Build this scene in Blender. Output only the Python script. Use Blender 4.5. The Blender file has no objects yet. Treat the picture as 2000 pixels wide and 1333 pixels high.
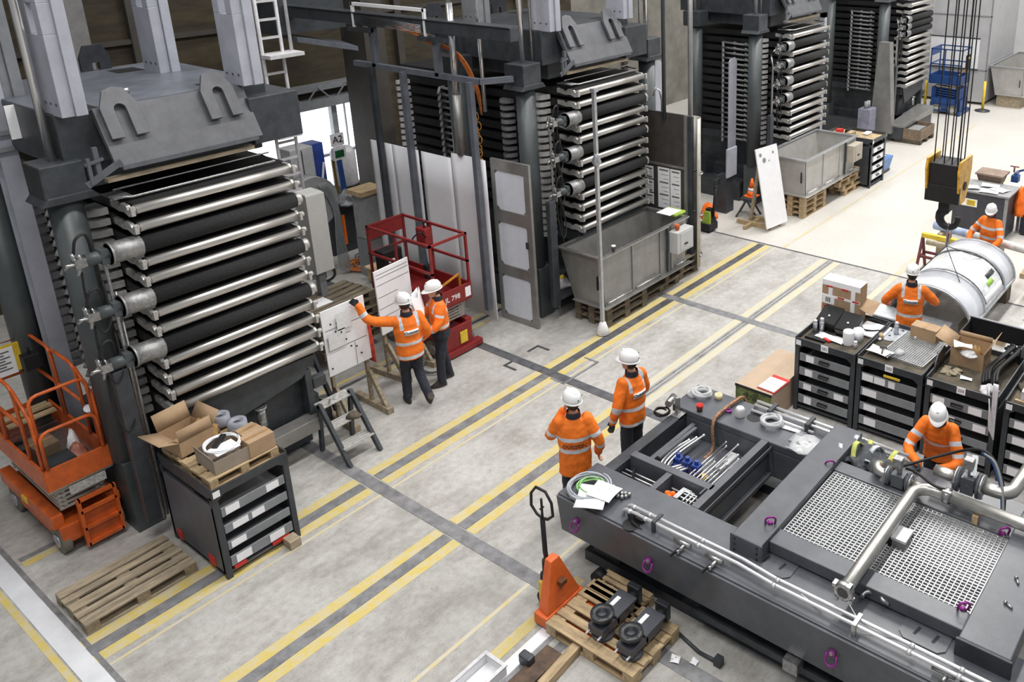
import bpy, bmesh, math, random
from mathutils import Vector as V, Matrix, Euler
rnd = random.Random(7)
PI = math.pi
sc = bpy.context.scene
COL = sc.collection

# ---------------------------------------------------------------- camera
cd = bpy.data.cameras.new('camera'); cam = bpy.data.objects.new('camera', cd); COL.objects.link(cam)
cd.sensor_width = 36.0; cd.lens = 1703.93 / 2000 * 36.0
cd.shift_x = (1000 - 1294.32) / 2000; cd.shift_y = (381.29 - 666.5) / 2000
cd.clip_start = 0.1; cd.clip_end = 200
R_ = Matrix.Rotation(math.radians(-53.3848), 3, 'Z') @ Matrix.Rotation(math.radians(71.3605), 3, 'X') @ Matrix.Rotation(math.radians(-0.7758), 3, 'Z')
cam.matrix_world = Matrix.Translation((0, 0, 7.5)) @ R_.to_4x4()
sc.camera = cam
# ---------------------------------------------------------------- world, lights, exposure
sc.view_settings.view_transform = 'Standard'; sc.view_settings.look = 'None'
sc.view_settings.exposure = 0.1; sc.view_settings.gamma = 1.0; sc.view_settings.use_curve_mapping = False
w = bpy.data.worlds.new('hall_air'); sc.world = w; w.use_nodes = True
w.node_tree.nodes['Background'].inputs[0].default_value = (0.93, 0.96, 1.0, 1)
w.node_tree.nodes['Background'].inputs[1].default_value = 0.27
def area(name, loc, sx, sy, power, col=(1, .98, .95), rot=(0, 0, 0)):
    l = bpy.data.lights.new(name, 'AREA'); l.shape = 'RECTANGLE'; l.size = sx; l.size_y = sy
    l.energy = power; l.color = col
    o = bpy.data.objects.new(name, l); COL.objects.link(o); o.location = loc; o.rotation_euler = rot
    return o
# rows of hall ceiling lamps, high above the aisle and the machines
for i, x in enumerate((1, 9, 17, 25, 33)):
    area('ceiling_lamp', (x, 6.0, 14), 5.0, 1.2, 640 + (110 * i if i > 1 else 0))
    area('ceiling_lamp', (x, -1.0, 13), 5.0, 1.2, 300)
    area('ceiling_lamp', (x + 3, 13.5, 14), 4.0, 1.0, 290)

# ---------------------------------------------------------------- geometry accumulator
OFF = {}
WORK = bpy.data.scenes.new('workbench')      # a spare scene for evaluating modifiers and text, removed at the end
def evaluated(o):
    if o.name not in WORK.collection.objects: WORK.collection.objects.link(o)
    vl = WORK.view_layers[0]; vl.update(); dg = vl.depsgraph
    return bpy.data.meshes.new_from_object(o.evaluated_get(dg))
class G:
    def __init__(s): s.bm = bmesh.new()
    def _f(s, vs, smooth=False):
        try:
            f = s.bm.faces.new(vs); f.smooth = smooth; return f
        except ValueError: return None
    def hexa(s, pts):
        v = [s.bm.verts.new(p) for p in pts]
        for q in ((0, 3, 2, 1), (4, 5, 6, 7), (0, 1, 5, 4), (1, 2, 6, 5), (2, 3, 7, 6), (3, 0, 4, 7)): s._f([v[i] for i in q])
        return s
    def box(s, x0, x1, y0, y1, z0, z1):
        return s.hexa([(x0, y0, z0), (x1, y0, z0), (x1, y1, z0), (x0, y1, z0), (x0, y0, z1), (x1, y0, z1), (x1, y1, z1), (x0, y1, z1)])
    def taper(s, b, z0, t, z1):     # b, t = (x0,x1,y0,y1)
        return s.hexa([(b[0], b[2], z0), (b[1], b[2], z0), (b[1], b[3], z0), (b[0], b[3], z0), (t[0], t[2], z1), (t[1], t[2], z1), (t[1], t[3], z1), (t[0], t[3], z1)])
    def mbox(s, M, x0, x1, y0, y1, z0, z1):
        n = len(s.bm.verts); s.box(x0, x1, y0, y1, z0, z1); s.bm.verts.ensure_lookup_table()
        for v in s.bm.verts[n:]: v.co = M @ v.co
        return s
    def bar(s, p, q, w, h, up=(0, 0, 1)):
        p = V(p); q = V(q); d = (q - p).normalized(); u = V(up)
        if abs(d.dot(u)) > .98: u = V((0, 1, 0)) if abs(d.y) < .9 else V((1, 0, 0))
        a = d.cross(u).normalized(); b = a.cross(d); a *= w / 2; b *= h / 2
        return s.hexa([p - a - b, p + a - b, p + a + b, p - a + b, q - a - b, q + a - b, q + a + b, q - a + b])
    def cyl(s, p, q, r, r2=None, n=16, cap=True):
        r2 = r if r2 is None else r2
        p = V(p); q = V(q); d = (q - p).normalized(); u = V((0, 0, 1)) if abs(d.z) < .9 else V((1, 0, 0))
        a = d.cross(u).normalized(); b = a.cross(d)
        A = []; B = []
        for i in range(n):
            t = 2 * PI * i / n; k = a * math.cos(t) + b * math.sin(t)
            A.append(s.bm.verts.new(p + k * r)); B.append(s.bm.verts.new(q + k * r2))
        for i in range(n): s._f((A[i], A[(i + 1) % n], B[(i + 1) % n], B[i]), True)
        if cap: s._f(A[::-1]); s._f(B)
        return s
    def tube(s, pts, r, n=8, closed=False, cap=True):
        pts = [V(p) for p in pts]; N = len(pts); rings = []; u = None
        for i, p in enumerate(pts):
            if closed: d = (pts[(i + 1) % N] - pts[i - 1]).normalized()
            else: d = (pts[min(i + 1, N - 1)] - pts[max(i - 1, 0)]).normalized()
            if u is None: u = V((0, 0, 1)) if abs(d.z) < .9 else V((1, 0, 0))
            a = d.cross(u)
            if a.length < 1e-4: a = d.cross(V((1, .3, 0)))
            a.normalize(); b = a.cross(d).normalized(); u = b
            k = 1.0
            if 0 < i < N - 1 or closed:
                e = (pts[(i + 1) % N] - p).normalized(); k = min(1.5, 1 / max(.5, abs(e.dot(d))))
            rr = r[i] if isinstance(r, (list, tuple)) else r
            rings.append([s.bm.verts.new(p + (a * math.cos(2 * PI * j / n) + b * math.sin(2 * PI * j / n)) * rr) for j in range(n)])
        for i in range(N if closed else N - 1):
            A = rings[i]; B = rings[(i + 1) % N]
            for j in range(n): s._f((A[j], A[(j + 1) % n], B[(j + 1) % n], B[j]), True)
        if cap and not closed: s._f(rings[0][::-1]); s._f(rings[-1])
        return s
    def prism(s, poly, ax, a, b):
        def P(u, v, w): return {'x': (w, u, v), 'y': (u, w, v), 'z': (u, v, w)}[ax]
        A = [s.bm.verts.new(P(u, v, a)) for u, v in poly]; B = [s.bm.verts.new(P(u, v, b)) for u, v in poly]
        n = len(poly)
        for i in range(n): s._f((A[i], A[(i + 1) % n], B[(i + 1) % n], B[i]))
        s._f(A[::-1]); s._f(B); return s
    def lathe(s, prof, c=(0, 0, 0), n=20, M=None):
        rings = []
        M = M or Matrix.Identity(4)
        for r, z in prof:
            rings.append([s.bm.verts.new(V(c) + M @ V((r * math.cos(2 * PI * j / n), r * math.sin(2 * PI * j / n), z))) for j in range(n)])
        for A, B in zip(rings, rings[1:]):
            for j in range(n): s._f((A[j], A[(j + 1) % n], B[(j + 1) % n], B[j]), True)
        s._f(rings[0][::-1]); s._f(rings[-1]); return s
    def ball(s, c, rx, ry=None, rz=None, n=12, m=8):
        ry = ry or rx; rz = rz or rx
        return s.loft([[(c[0] + rx * math.sin(PI * (i + .02) / (m + .04)) * math.cos(2 * PI * j / n), c[1] + ry * math.sin(PI * (i + .02) / (m + .04)) * math.sin(2 * PI * j / n), c[2] - rz * math.cos(PI * i / m)) for j in range(n)] for i in range(m + 1)])
    def loft(s, rings, cap=True, smooth=True):
        R = [[s.bm.verts.new(p) for p in r] for r in rings]; n = len(R[0])
        for A, B in zip(R, R[1:]):
            for j in range(n): s._f((A[j], A[(j + 1) % n], B[(j + 1) % n], B[j]), smooth)
        if cap: s._f(R[0][::-1]); s._f(R[-1])
        return s
    def sheet(s, rows, th, smooth=True):   # a thin sheet through a grid of points, with thickness th along its normal
        A = [[V(p) for p in r] for r in rows]; m = len(A); n = len(A[0]); nr = []
        for i in range(m):
            q = []
            for j in range(n):
                du = A[min(i + 1, m - 1)][j] - A[max(i - 1, 0)][j]; dv = A[i][min(j + 1, n - 1)] - A[i][max(j - 1, 0)]
                k = du.cross(dv); q.append(k.normalized() if k.length > 1e-9 else V((0, 0, 1)))
            nr.append(q)
        T = [[s.bm.verts.new(A[i][j] + nr[i][j] * th / 2) for j in range(n)] for i in range(m)]
        B = [[s.bm.verts.new(A[i][j] - nr[i][j] * th / 2) for j in range(n)] for i in range(m)]
        for i in range(m - 1):
            for j in range(n - 1):
                s._f((T[i][j], T[i + 1][j], T[i + 1][j + 1], T[i][j + 1]), smooth)
                s._f((B[i][j], B[i][j + 1], B[i + 1][j + 1], B[i + 1][j]), smooth)
        edge = [(i, 0) for i in range(m)] + [(m - 1, j) for j in range(1, n)] + [(i, n - 1) for i in range(m - 2, -1, -1)] + [(0, j) for j in range(n - 2, 0, -1)]
        for (a, b), (c, d) in zip(edge, edge[1:] + edge[:1]): s._f((T[a][b], B[a][b], B[c][d], T[c][d]))
        return s
    def obj(s, name, m, parent=None, bev=0, kind=None, label=None):
        off = OFF.get(parent.name) if parent else None
        if off: bmesh.ops.transform(s.bm, matrix=off, verts=s.bm.verts)
        bmesh.ops.recalc_face_normals(s.bm, faces=s.bm.faces)
        me = bpy.data.meshes.new(name); s.bm.to_mesh(me); s.bm.free()
        for k in (m if isinstance(m, (list, tuple)) else [m]): me.materials.append(k)
        o = bpy.data.objects.new(name, me); COL.objects.link(o)
        if parent:
            o.parent = parent
            if off: OFF[o.name] = off
        if bev:
            b = o.modifiers.new('edge', 'BEVEL'); b.width = bev; b.segments = 2; b.limit_method = 'ANGLE'; b.angle_limit = .7
        if kind: o['kind'] = kind
        if label: o['label'] = label
        return o
def arc(c, r, a0, a1, n, ax='z', w=0):
    out = []
    for i in range(n + 1):
        t = math.radians(a0 + (a1 - a0) * i / n); u, v = r * math.cos(t), r * math.sin(t)
        out.append({'z': (c[0] + u, c[1] + v, c[2]), 'y': (c[0] + u, c[1], c[2] + v), 'x': (c[0], c[1] + u, c[2] + v)}[ax])
    return out
def smooth(pts, k=4):      # Catmull-Rom through the points
    P = [V(p) for p in pts]; P = [P[0] * 2 - P[1]] + P + [P[-1] * 2 - P[-2]]; out = []
    for i in range(1, len(P) - 2):
        a, b, c, d = P[i - 1:i + 3]
        for j in range(k):
            t = j / k
            out.append(.5 * ((2 * b) + (c - a) * t + (2 * a - 5 * b + 4 * c - d) * t * t + (3 * b - a - 3 * c + d) * t ** 3))
    return out + [P[-2]]
def coil(c, r, turns, r_t, rise, n=22, jit=.06, ax='z'):
    out = []
    for i in range(int(turns * n) + 1):
        t = 2 * PI * i / n; k = r * (1 + jit * math.sin(i * .37) + jit * .7 * math.sin(i * .113))
        u, v, h = k * math.cos(t), k * math.sin(t), rise * i / (turns * n) + r_t * (.8 + .8 * math.sin(i * .53) ** 2)
        out.append({'z': (c[0] + u, c[1] + v, c[2] + h), 'y': (c[0] + u, c[1] + h, c[2] + v), 'x': (c[0] + h, c[1] + u, c[2] + v)}[ax])
    return out
def tag(o, label, cat, group=None):
    o['label'] = label; o['category'] = cat
    if group: o['group'] = group
    return o
def thing(name, label, cat, loc=(0, 0, 0), rz=0.0, group=None, world=False):
    o = bpy.data.objects.new(name, None); COL.objects.link(o); o.location = loc; o.rotation_euler = (0, 0, rz); o.empty_display_size = .1
    tag(o, label, cat, group)
    if world: OFF[o.name] = (Matrix.Translation(loc) @ Matrix.Rotation(rz, 4, 'Z')).inverted()
    return o
def dup(root, loc, rz=0.0, label=None, group=None):
    def cp(o, par):
        c = o.copy(); COL.objects.link(c)
        if par: c.parent = par; c.matrix_parent_inverse = o.matrix_parent_inverse
        for ch in list(o.children): cp(ch, c)
        return c
    r = cp(root, None); r.location = loc; r.rotation_euler = (0, 0, rz)
    if label: r['label'] = label
    if group: r['group'] = group
    return r
def text_obj(name, body, size, M, m, parent=None, ext=.002, label=None, bold=0.0):
    c = bpy.data.curves.new(name, 'FONT'); c.body = body; c.size = size; c.align_x = 'CENTER'; c.align_y = 'CENTER'; c.extrude = ext; c.offset = bold
    t = bpy.data.objects.new('text_tmp', c)
    me = evaluated(t); WORK.collection.objects.unlink(t)
    me.name = name; me.materials.clear(); me.materials.append(m); me.transform(M)
    off = OFF.get(parent.name) if parent else None
    if off: me.transform(off)
    o = bpy.data.objects.new(name, me); COL.objects.link(o)
    if parent: o.parent = parent
    if label: o['label'] = label
    return o
def frame(o, xd, yd):      # matrix with origin o, x along xd, y along yd
    x = V(xd).normalized(); z = x.cross(V(yd)).normalized(); y = z.cross(x)
    return Matrix.Translation(V(o)) @ Matrix((x, y, z)).transposed().to_4x4()

# ---------------------------------------------------------------- materials
MATS = {}
def mat(name, col, rough=.5, metal=0.0, var=.25, vs=6.0, bump=0.0, bs=40.0, col2=None, stretch=None, alpha=None, spec=.5, trans=0):
    m = bpy.data.materials.new(name); m.use_nodes = True; nt = m.node_tree; N = nt.nodes; L = nt.links
    b = N['Principled BSDF']; b.inputs['Roughness'].default_value = rough; b.inputs['Metallic'].default_value = metal
    b.inputs['Specular IOR Level'].default_value = spec
    tc = N.new('ShaderNodeTexCoord'); mp = N.new('ShaderNodeMapping'); L.new(tc.outputs['Object'], mp.inputs[0])
    if stretch: mp.inputs['Scale'].default_value = stretch
    if var or col2:
        n = N.new('ShaderNodeTexNoise'); n.inputs['Scale'].default_value = vs; n.inputs['Detail'].default_value = 6; n.inputs['Roughness'].default_value = .65
        L.new(mp.outputs[0], n.inputs[0])
        r = N.new('ShaderNodeValToRGB'); L.new(n.outputs[0], r.inputs[0])
        c1 = tuple(max(0, c * (1 - var)) for c in col); c2 = col2 or tuple(min(1, c * (1 + var)) for c in col)
        r.color_ramp.elements[0].position = .32; r.color_ramp.elements[1].position = .68
        r.color_ramp.elements[0].color = (*c1, 1); r.color_ramp.elements[1].color = (*c2, 1)
        L.new(r.outputs[0], b.inputs['Base Color'])
    else: b.inputs['Base Color'].default_value = (*col, 1)
    if bump:
        n2 = N.new('ShaderNodeTexNoise'); n2.inputs['Scale'].default_value = bs; n2.inputs['Detail'].default_value = 4; L.new(mp.outputs[0], n2.inputs[0])
        bp = N.new('ShaderNodeBump'); bp.inputs['Strength'].default_value = bump; bp.inputs['Distance'].default_value = .02
        L.new(n2.outputs[0], bp.inputs['Height']); L.new(bp.outputs[0], b.inputs['Normal'])
    if alpha is not None: b.inputs['Alpha'].default_value = alpha
    if trans: b.inputs['Transmission Weight'].default_value = trans
    MATS[name] = m; return m
dark = mat('dark_grey_paint', (.040, .045, .052), .42, var=.3, bump=.05, bs=60)
black = mat('black_rubber', (.008, .008, .009), .6, var=.3)
cloth = mat('black_filter_cloth', (.012, .012, .013), .85, var=.5, vs=30, bump=.2, bs=150)
pack = mat('dark_plate_steel', (.022, .023, .025), .5, .3, var=.5, vs=20)
beamp = mat('blue_grey_paint', (.115, .125, .150), .38, var=.22, vs=3, bump=.03)
slopep = mat('slate_grey_paint', (.085, .088, .098), .45, var=.25, vs=4, bump=.05, bs=90)
post_p = mat('pale_primer_steel', (.40, .41, .47), .42, .15, var=.12, vs=3)
greyp = mat('mid_grey_paint', (.22, .23, .245), .45, var=.15, vs=4)
brk = mat('pale_cast_bracket', (.50, .49, .47), .42, .45, var=.3, vs=30)
lugl = mat('pale_grey_lug', (.50, .49, .48), .5, var=.2, vs=12)
alu = mat('ribbed_aluminium', (.55, .54, .52), .45, .4, var=.25, vs=20)
cylp = mat('green_grey_paint', (.066, .076, .080), .42, var=.15, vs=3)
chrome = mat('polished_rod', (.70, .70, .71), .2, .9, var=.05)
roll = mat('brushed_roller_steel', (.66, .635, .60), .36, .85, var=.12, vs=9, stretch=(.15, 4, 4))
steel = mat('machined_steel', (.42, .42, .42), .35, .9, var=.3, vs=25)
castm = mat('cast_aluminium', (.33, .33, .33), .5, .75, var=.3, vs=30, bump=.1, bs=120)
lugm = mat('grey_plastic', (.27, .275, .28), .5, var=.2, vs=12)
lugw = mat('white_plastic', (.62, .61, .63), .45, var=.15, vs=12)
stain = mat('stainless_sheet', (.30, .295, .285), .42, .6, var=.16, vs=3, bump=.02)
galv = mat('galvanised_steel', (.52, .54, .56), .38, .75, var=.15, vs=10)
frp = mat('frame_grey_paint', (.088, .094, .108), .33, var=.2, vs=3, bump=.04, bs=90)
wood = mat('pine_wood', (.42, .31, .18), .7, var=.35, vs=3.5, stretch=(1, 5, 5), bump=.1)
woody = mat('pine_wood_across', (.46, .34, .20), .7, var=.35, vs=3.5, stretch=(5, 1, 5), bump=.1)
woodg = mat('weathered_wood', (.33, .27, .19), .8, var=.4, vs=3, stretch=(1, 6, 6), bump=.15)
woodd = mat('dark_old_wood', (.085, .070, .048), .85, var=.5, vs=4, bump=.15)
woodx = mat('weathered_wood_across', (.25, .20, .135), .8, var=.4, vs=3, stretch=(6, 1, 6), bump=.15)
card = mat('cardboard', (.40, .27, .16), .8, var=.12, vs=5)
cardd = mat('brown_paper', (.38, .23, .09), .8, var=.3, vs=12, bump=.3, bs=20)
white = mat('white_enamel', (.80, .80, .82), .35, var=.04)
paper = mat('white_paper', (.88, .88, .90), .7, var=.04)
sheetw = mat('white_shield_sheet', (.76, .76, .80), .40, var=.06, vs=1.2)
orange = mat('orange_hi_vis_cloth', (.92, .17, .012), .75, var=.10, vs=8)
lifto = mat('orange_lift_paint', (.56, .105, .018), .42, var=.28, vs=5, bump=.05)
jackp = mat('orange_jack_paint', (.70, .13, .025), .4, var=.18, vs=5)
liftr = mat('red_lift_paint', (.22, .016, .016), .45, var=.25, vs=5)
redb = mat('red_plastic', (.55, .03, .02), .5, var=.1)
blue = mat('blue_paint', (.018, .06, .21), .4, var=.2)
bluev = mat('bright_blue_plastic', (.018, .05, .26), .3, var=.15)
bluel = mat('light_blue_plastic', (.12, .25, .55), .4, var=.1)
yellow = mat('yellow_paint', (.75, .52, .04), .45, var=.2)
crany = mat('crane_yellow_paint', (.62, .33, .03), .45, var=.35, vs=8)
magenta = mat('purple_coated_steel', (.25, .02, .22), .35, var=.15)
copper = mat('orange_cable', (.55, .16, .03), .5, var=.3, vs=20)
brass = mat('brass', (.65, .42, .12), .35, .9, var=.2)
plasw = mat('clear_plastic_film', (.75, .76, .78), .2, var=.05, alpha=.45, spec=.8)
skin = mat('skin', (.58, .32, .22), .55, var=.08)
navy = mat('navy_work_cloth', (.018, .021, .032), .8, var=.35, vs=14, bump=.2, bs=25)
hairm = mat('dark_hair', (.035, .022, .015), .7, var=.4, vs=40)
helm = mat('white_helmet_shell', (.86, .86, .86), .25, var=.02)
glovem = mat('dark_glove', (.03, .035, .045), .8, var=.4)
bootm = mat('brown_boot_leather', (.035, .022, .016), .6, var=.4, vs=20)
refl = mat('silver_reflective_tape', (.55, .58, .62), .4, .2, var=.05)
gridm = mat('zinc_grating', (.62, .63, .64), .4, .7, var=.1)

# ---------------------------------------------------------------- hall: floor, markings, walls
def floor_mat():
    m = bpy.data.materials.new('worn_concrete'); m.use_nodes = True; nt = m.node_tree; N = nt.nodes; L = nt.links; b = N['Principled BSDF']
    tc = N.new('ShaderNodeTexCoord')
    def noise(scale, det=8, ro=.6, st=None):
        n = N.new('ShaderNodeTexNoise'); n.inputs['Scale'].default_value = scale; n.inputs['Detail'].default_value = det; n.inputs['Roughness'].default_value = ro
        if st:
            mp = N.new('ShaderNodeMapping'); mp.inputs['Scale'].default_value = st; L.new(tc.outputs['Object'], mp.inputs[0]); L.new(mp.outputs[0], n.inputs[0])
        else: L.new(tc.outputs['Object'], n.inputs[0])
        return n
    def ramp(n, a, b_, c1, c2):
        r = N.new('ShaderNodeValToRGB'); r.color_ramp.elements[0].position = a; r.color_ramp.elements[1].position = b_
        r.color_ramp.elements[0].color = (*c1, 1); r.color_ramp.elements[1].color = (*c2, 1); L.new(n.outputs[0], r.inputs[0]); return r
    def mul(a, b_, f=1.0):
        x = N.new('ShaderNodeMixRGB'); x.blend_type = 'MULTIPLY'; x.inputs[0].default_value = f; L.new(a.outputs[0], x.inputs[1]); L.new(b_.outputs[0], x.inputs[2]); return x
    base = ramp(noise(.5, 6, .6), .3, .7, (.43, .42, .402), (.565, .555, .535))
    fine = ramp(noise(11, 12, .78), .34, .60, (.72, .71, .69), (1, 1, 1))
    spots = ramp(noise(22, 4, .6), .60, .70, (1, 1, 1), (.58, .56, .53))
    scuff = ramp(noise(1.1, 10, .72, (1, 1.8, 1)), .33, .56, (.62, .60, .57), (1, 1, 1))
    # slabs beyond the far joint get a paler, less mottled tone
    c = mul(mul(mul(base, fine), spots, .8), scuff, .9)
    sx = N.new('ShaderNodeSeparateXYZ'); L.new(tc.outputs['Object'], sx.inputs[0])
    gt = N.new('ShaderNodeMath'); gt.operation = 'GREATER_THAN'; gt.inputs[1].default_value = 16.36; L.new(sx.outputs[0], gt.inputs[0])
    mx = N.new('ShaderNodeMixRGB'); L.new(gt.outputs[0], mx.inputs[0]); L.new(c.outputs[0], mx.inputs[1])
    far = mul(ramp(noise(.8, 6), .3, .7, (.55, .528, .485), (.61, .59, .55)), fine, .35); L.new(far.outputs[0], mx.inputs[2])
    L.new(mx.outputs[0], b.inputs['Base Color']); b.inputs['Roughness'].default_value = .55
    bp = N.new('ShaderNodeBump'); bp.inputs['Strength'].default_value = .12; bp.inputs['Distance'].default_value = .01
    L.new(fine.outputs[0], bp.inputs['Height']); L.new(bp.outputs[0], b.inputs['Normal'])
    return m
fg = G(); fg.box(-6, 60, -14, 24, -.2, 0); fg.obj('floor', floor_mat(), kind='structure')
def worn(name, col, under, thr=.5, sc_=7):
    m = bpy.data.materials.new(name); m.use_nodes = True; N = m.node_tree.nodes; L = m.node_tree.links; b = N['Principled BSDF']; b.inputs['Roughness'].default_value = .55
    tc = N.new('ShaderNodeTexCoord'); n = N.new('ShaderNodeTexNoise'); n.inputs['Scale'].default_value = sc_; n.inputs['Detail'].default_value = 10; n.inputs['Roughness'].default_value = .75; L.new(tc.outputs['Object'], n.inputs[0])
    r = N.new('ShaderNodeValToRGB'); r.color_ramp.elements[0].position = thr - .12; r.color_ramp.elements[1].position = thr + .12
    r.color_ramp.elements[0].color = (*col, 1); r.color_ramp.elements[1].color = (*under, 1); L.new(n.outputs[0], r.inputs[0]); L.new(r.outputs[0], b.inputs['Base Color'])
    return m
m_yel = worn('worn_yellow_line', (.60, .47, .13), (.54, .50, .40), .54)
m_yelf = worn('faded_yellow_line', (.56, .50, .28), (.54, .52, .46), .47)
m_thin = worn('thin_yellow_line', (.60, .47, .16), (.54, .52, .46), .47)
m_strip = mat('grey_steel_strip', (.235, .235, .245), .5, .25, var=.35, vs=5, stretch=(1, 1, 1))
m_strip2 = mat('dark_steel_strip', (.115, .115, .125), .5, .2, var=.4, vs=5)
m_rail = mat('bright_rail_plate', (.80, .82, .86), .25, .15, var=.08, vs=3)  # glare on the rail is put into this near-white base colour
m_tape = mat('black_floor_tape', (.05, .05, .055), .7, var=.4)
ntrim = [0]
def strip(x0, x1, y0, y1, m, z=.004):
    ntrim[0] += 1; g = G(); g.box(x0, x1, y0, y1, -.05, z); g.obj('trim_%d' % ntrim[0], m, kind='structure')
XJ = (5.68, 9.24, 12.79, 16.34)
xs = [2.12, 5.57, 5.79, 9.16, 9.32, 12.72, 12.86, 16.27]
for k in range(0, len(xs), 2):
    a, b = xs[k], xs[k + 1]
    far = k >= 4
    for yc, dy in ((9.28, 0), (7.55, 0)):
        f = m_yelf if (yc < 8 and far) else m_yel
        strip(a, b, yc + .085, yc + .235, f, .003); strip(a, b, yc - .235, yc - .085, f, .003)
    strip(a, b, 9.20, 9.36, m_strip2 if k > 2 else m_strip, .005)
    if far: strip(a, b, 7.50, 7.535, m_strip, .005); strip(a, b, 7.57, 7.605, m_strip, .005)
    else: strip(a, b, 7.47, 7.635, m_strip, .005)
for i, xj in enumerate(XJ[:3]):
    strip(xj - .09, xj + .09, 2.2, 19, m_strip if i == 0 else m_strip2 if i == 1 else m_strip, .006)
strip(16.31, 16.36, -2, 19, m_strip2, .006)
strip(2.12, 16.3, 8.905, 8.945, m_thin, .003)              # thin line beside the first track
strip(2.12, 12.6, 6.14, 6.19, m_thin, .003); strip(2.12, 6.0, 5.66, 5.80, m_yel, .003)
strip(12.9, 30, 6.02, 6.16, m_yelf, .003); strip(16.4, 30, 8.75, 8.81, m_thin, .003)
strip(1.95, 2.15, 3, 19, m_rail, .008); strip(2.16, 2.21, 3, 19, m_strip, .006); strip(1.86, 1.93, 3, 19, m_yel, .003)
strip(2.25, 2.9, 11.3, 11.42, m_yel, .003); strip(2.25, 2.9, 11.44, 11.52, m_strip, .004)
strip(7.4, 10.0, 11.55, 11.63, m_yel, .003); strip(6.6, 12, 11.85, 11.93, m_yel, .003); strip(6.6, 12, 11.70, 11.78, m_strip2, .004)
strip(10.0, 12.0, 16.2, 16.3, m_yel, .003)
for x, y, s in ((8.95, 10.06, -1), (9.55, 10.08, 1)):       # taped corner marks
    strip(x, x + .28, y, y + .05, m_tape, .004); strip(x if s < 0 else x + .23, x + .05 if s < 0 else x + .28, y - .25, y, m_tape, .004)
strip(9.1, 9.14, 8.86, 9.15, m_strip, .007); strip(9.95, 9.99, 8.86, 9.15, m_strip, .007); strip(9.1, 9.99, 8.83, 8.87, m_strip, .007)
# rails under the big frame
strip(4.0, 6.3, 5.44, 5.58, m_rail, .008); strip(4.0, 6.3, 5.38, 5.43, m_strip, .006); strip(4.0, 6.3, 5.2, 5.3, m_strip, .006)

brown = mat('dark_board_wall', (.040, .030, .014), .7, var=.5, vs=1.2, stretch=(1, 1, 4))
wallg = mat('grey_wall_panel', (.42, .42, .43), .6, var=.08, vs=2)
wallw = mat('pale_wall_panel', (.62, .62, .64), .55, var=.05, vs=2)
colm = mat('brown_grey_concrete', (.050, .044, .038), .8, var=.2, vs=3, bump=.05)
# back wall with a window opening low down
g = G(); WY = 19.6
g.box(-6, 9.9, WY, WY + .3, 0, 14); g.box(13.5, 21.5, WY, WY + .3, 0, 14); g.box(9.9, 13.5, WY, WY + .3, 2.75, 14); g.box(9.9, 13.5, WY, WY + .3, 0, .55)
g.obj('wall_back', brown, kind='structure')
g = G(); g.box(21.5, 60, WY, WY + .3, 0, 14); g.obj('wall_back_2', mat('grey_beige_concrete', (.20, .19, .165), .8, var=.25, vs=1.5), kind='structure')
day = bpy.data.materials.new('daylight_pane'); day.use_nodes = True; nb = day.node_tree.nodes['Principled BSDF']
nb.inputs['Emission Color'].default_value = (.93, .96, 1, 1); nb.inputs['Emission Strength'].default_value = 2.6; nb.inputs['Base Color'].default_value = (.8, .85, .9, 1)
wn = G(); wn.box(9.9, 13.5, WY + .18, WY + .2, .55, 2.75); wn = wn.obj('window_1', day, kind='structure')
wf = G(); wf.box(12.35, 12.5, WY - .05, WY + .1, .55, 2.75)
for x in (12.75, 13.0, 13.25): wf.box(x, x + .03, WY, WY + .05, .55, 2.75)
wf.box(9.9, 13.5, WY - .04, WY + .1, 1.45, 1.52); wf.obj('window_frame', greyp, wn)
g = G(); g.box(9, 13.9, WY - .35, WY - .02, 2.78, 3.0); g.box(9, 13.9, WY - .28, WY - .02, 3.2, 3.35)
for i in range(12): g.bar((9.1 + i * .4, WY - .3, 2.9 + .4 * (i % 2)), (9.5 + i * .4, WY - .3, 3.3 - .4 * (i % 2)), .03, .03)
g.obj('trim_60', greyp, kind='structure')
g = G(); g.box(-6, 60, WY - .12, WY, 6.1, 6.25); g.box(-6, 60, WY - .12, WY, 4.85, 4.95)
for x in (4, 8, 14.5, 19, 24): g.box(x, x + .2, WY - .15, WY, 0, 14)
g.obj('trim_61', colm, kind='structure')
g = G(); g.box(41.5, 41.8, -14, 20, 0, 14); g.obj('wall_far', wallw, kind='structure')
g = G()
for y in (9.9, 8.6, 6.5): g.box(41.3, 41.5, y, y + .15, 0, 14)
g.box(41.35, 41.5, 4, 9.9, 3.0, 3.1); g.obj('trim_62', greyp, kind='structure')
g = G(); g.box(41.42, 41.5, 8.3, 9.5, 1.5, 2.9); g.obj('window_2', black, kind='structure')
# hall columns beside the second press
def hall_column(x0, x1, y0, y1, h, m, label):
    g = G(); g.box(x0, x1, y0, y1, 0, h); g.box(x0 - .06, x1 + .06, y0 - .06, y1 + .06, 0, .25)
    tag(g.obj('hall_column', m), label, 'column')
hall_column(12.0, 12.55, 17.3, 18.2, 14, colm, 'dark brown grey hall column beside the bright window')
hall_column(5.75, 6.55, 17.6, 18.4, 14, mat('grey_concrete', (.17, .165, .165), .8, var=.15), 'grey hall column standing behind the nearest filter press')

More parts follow.
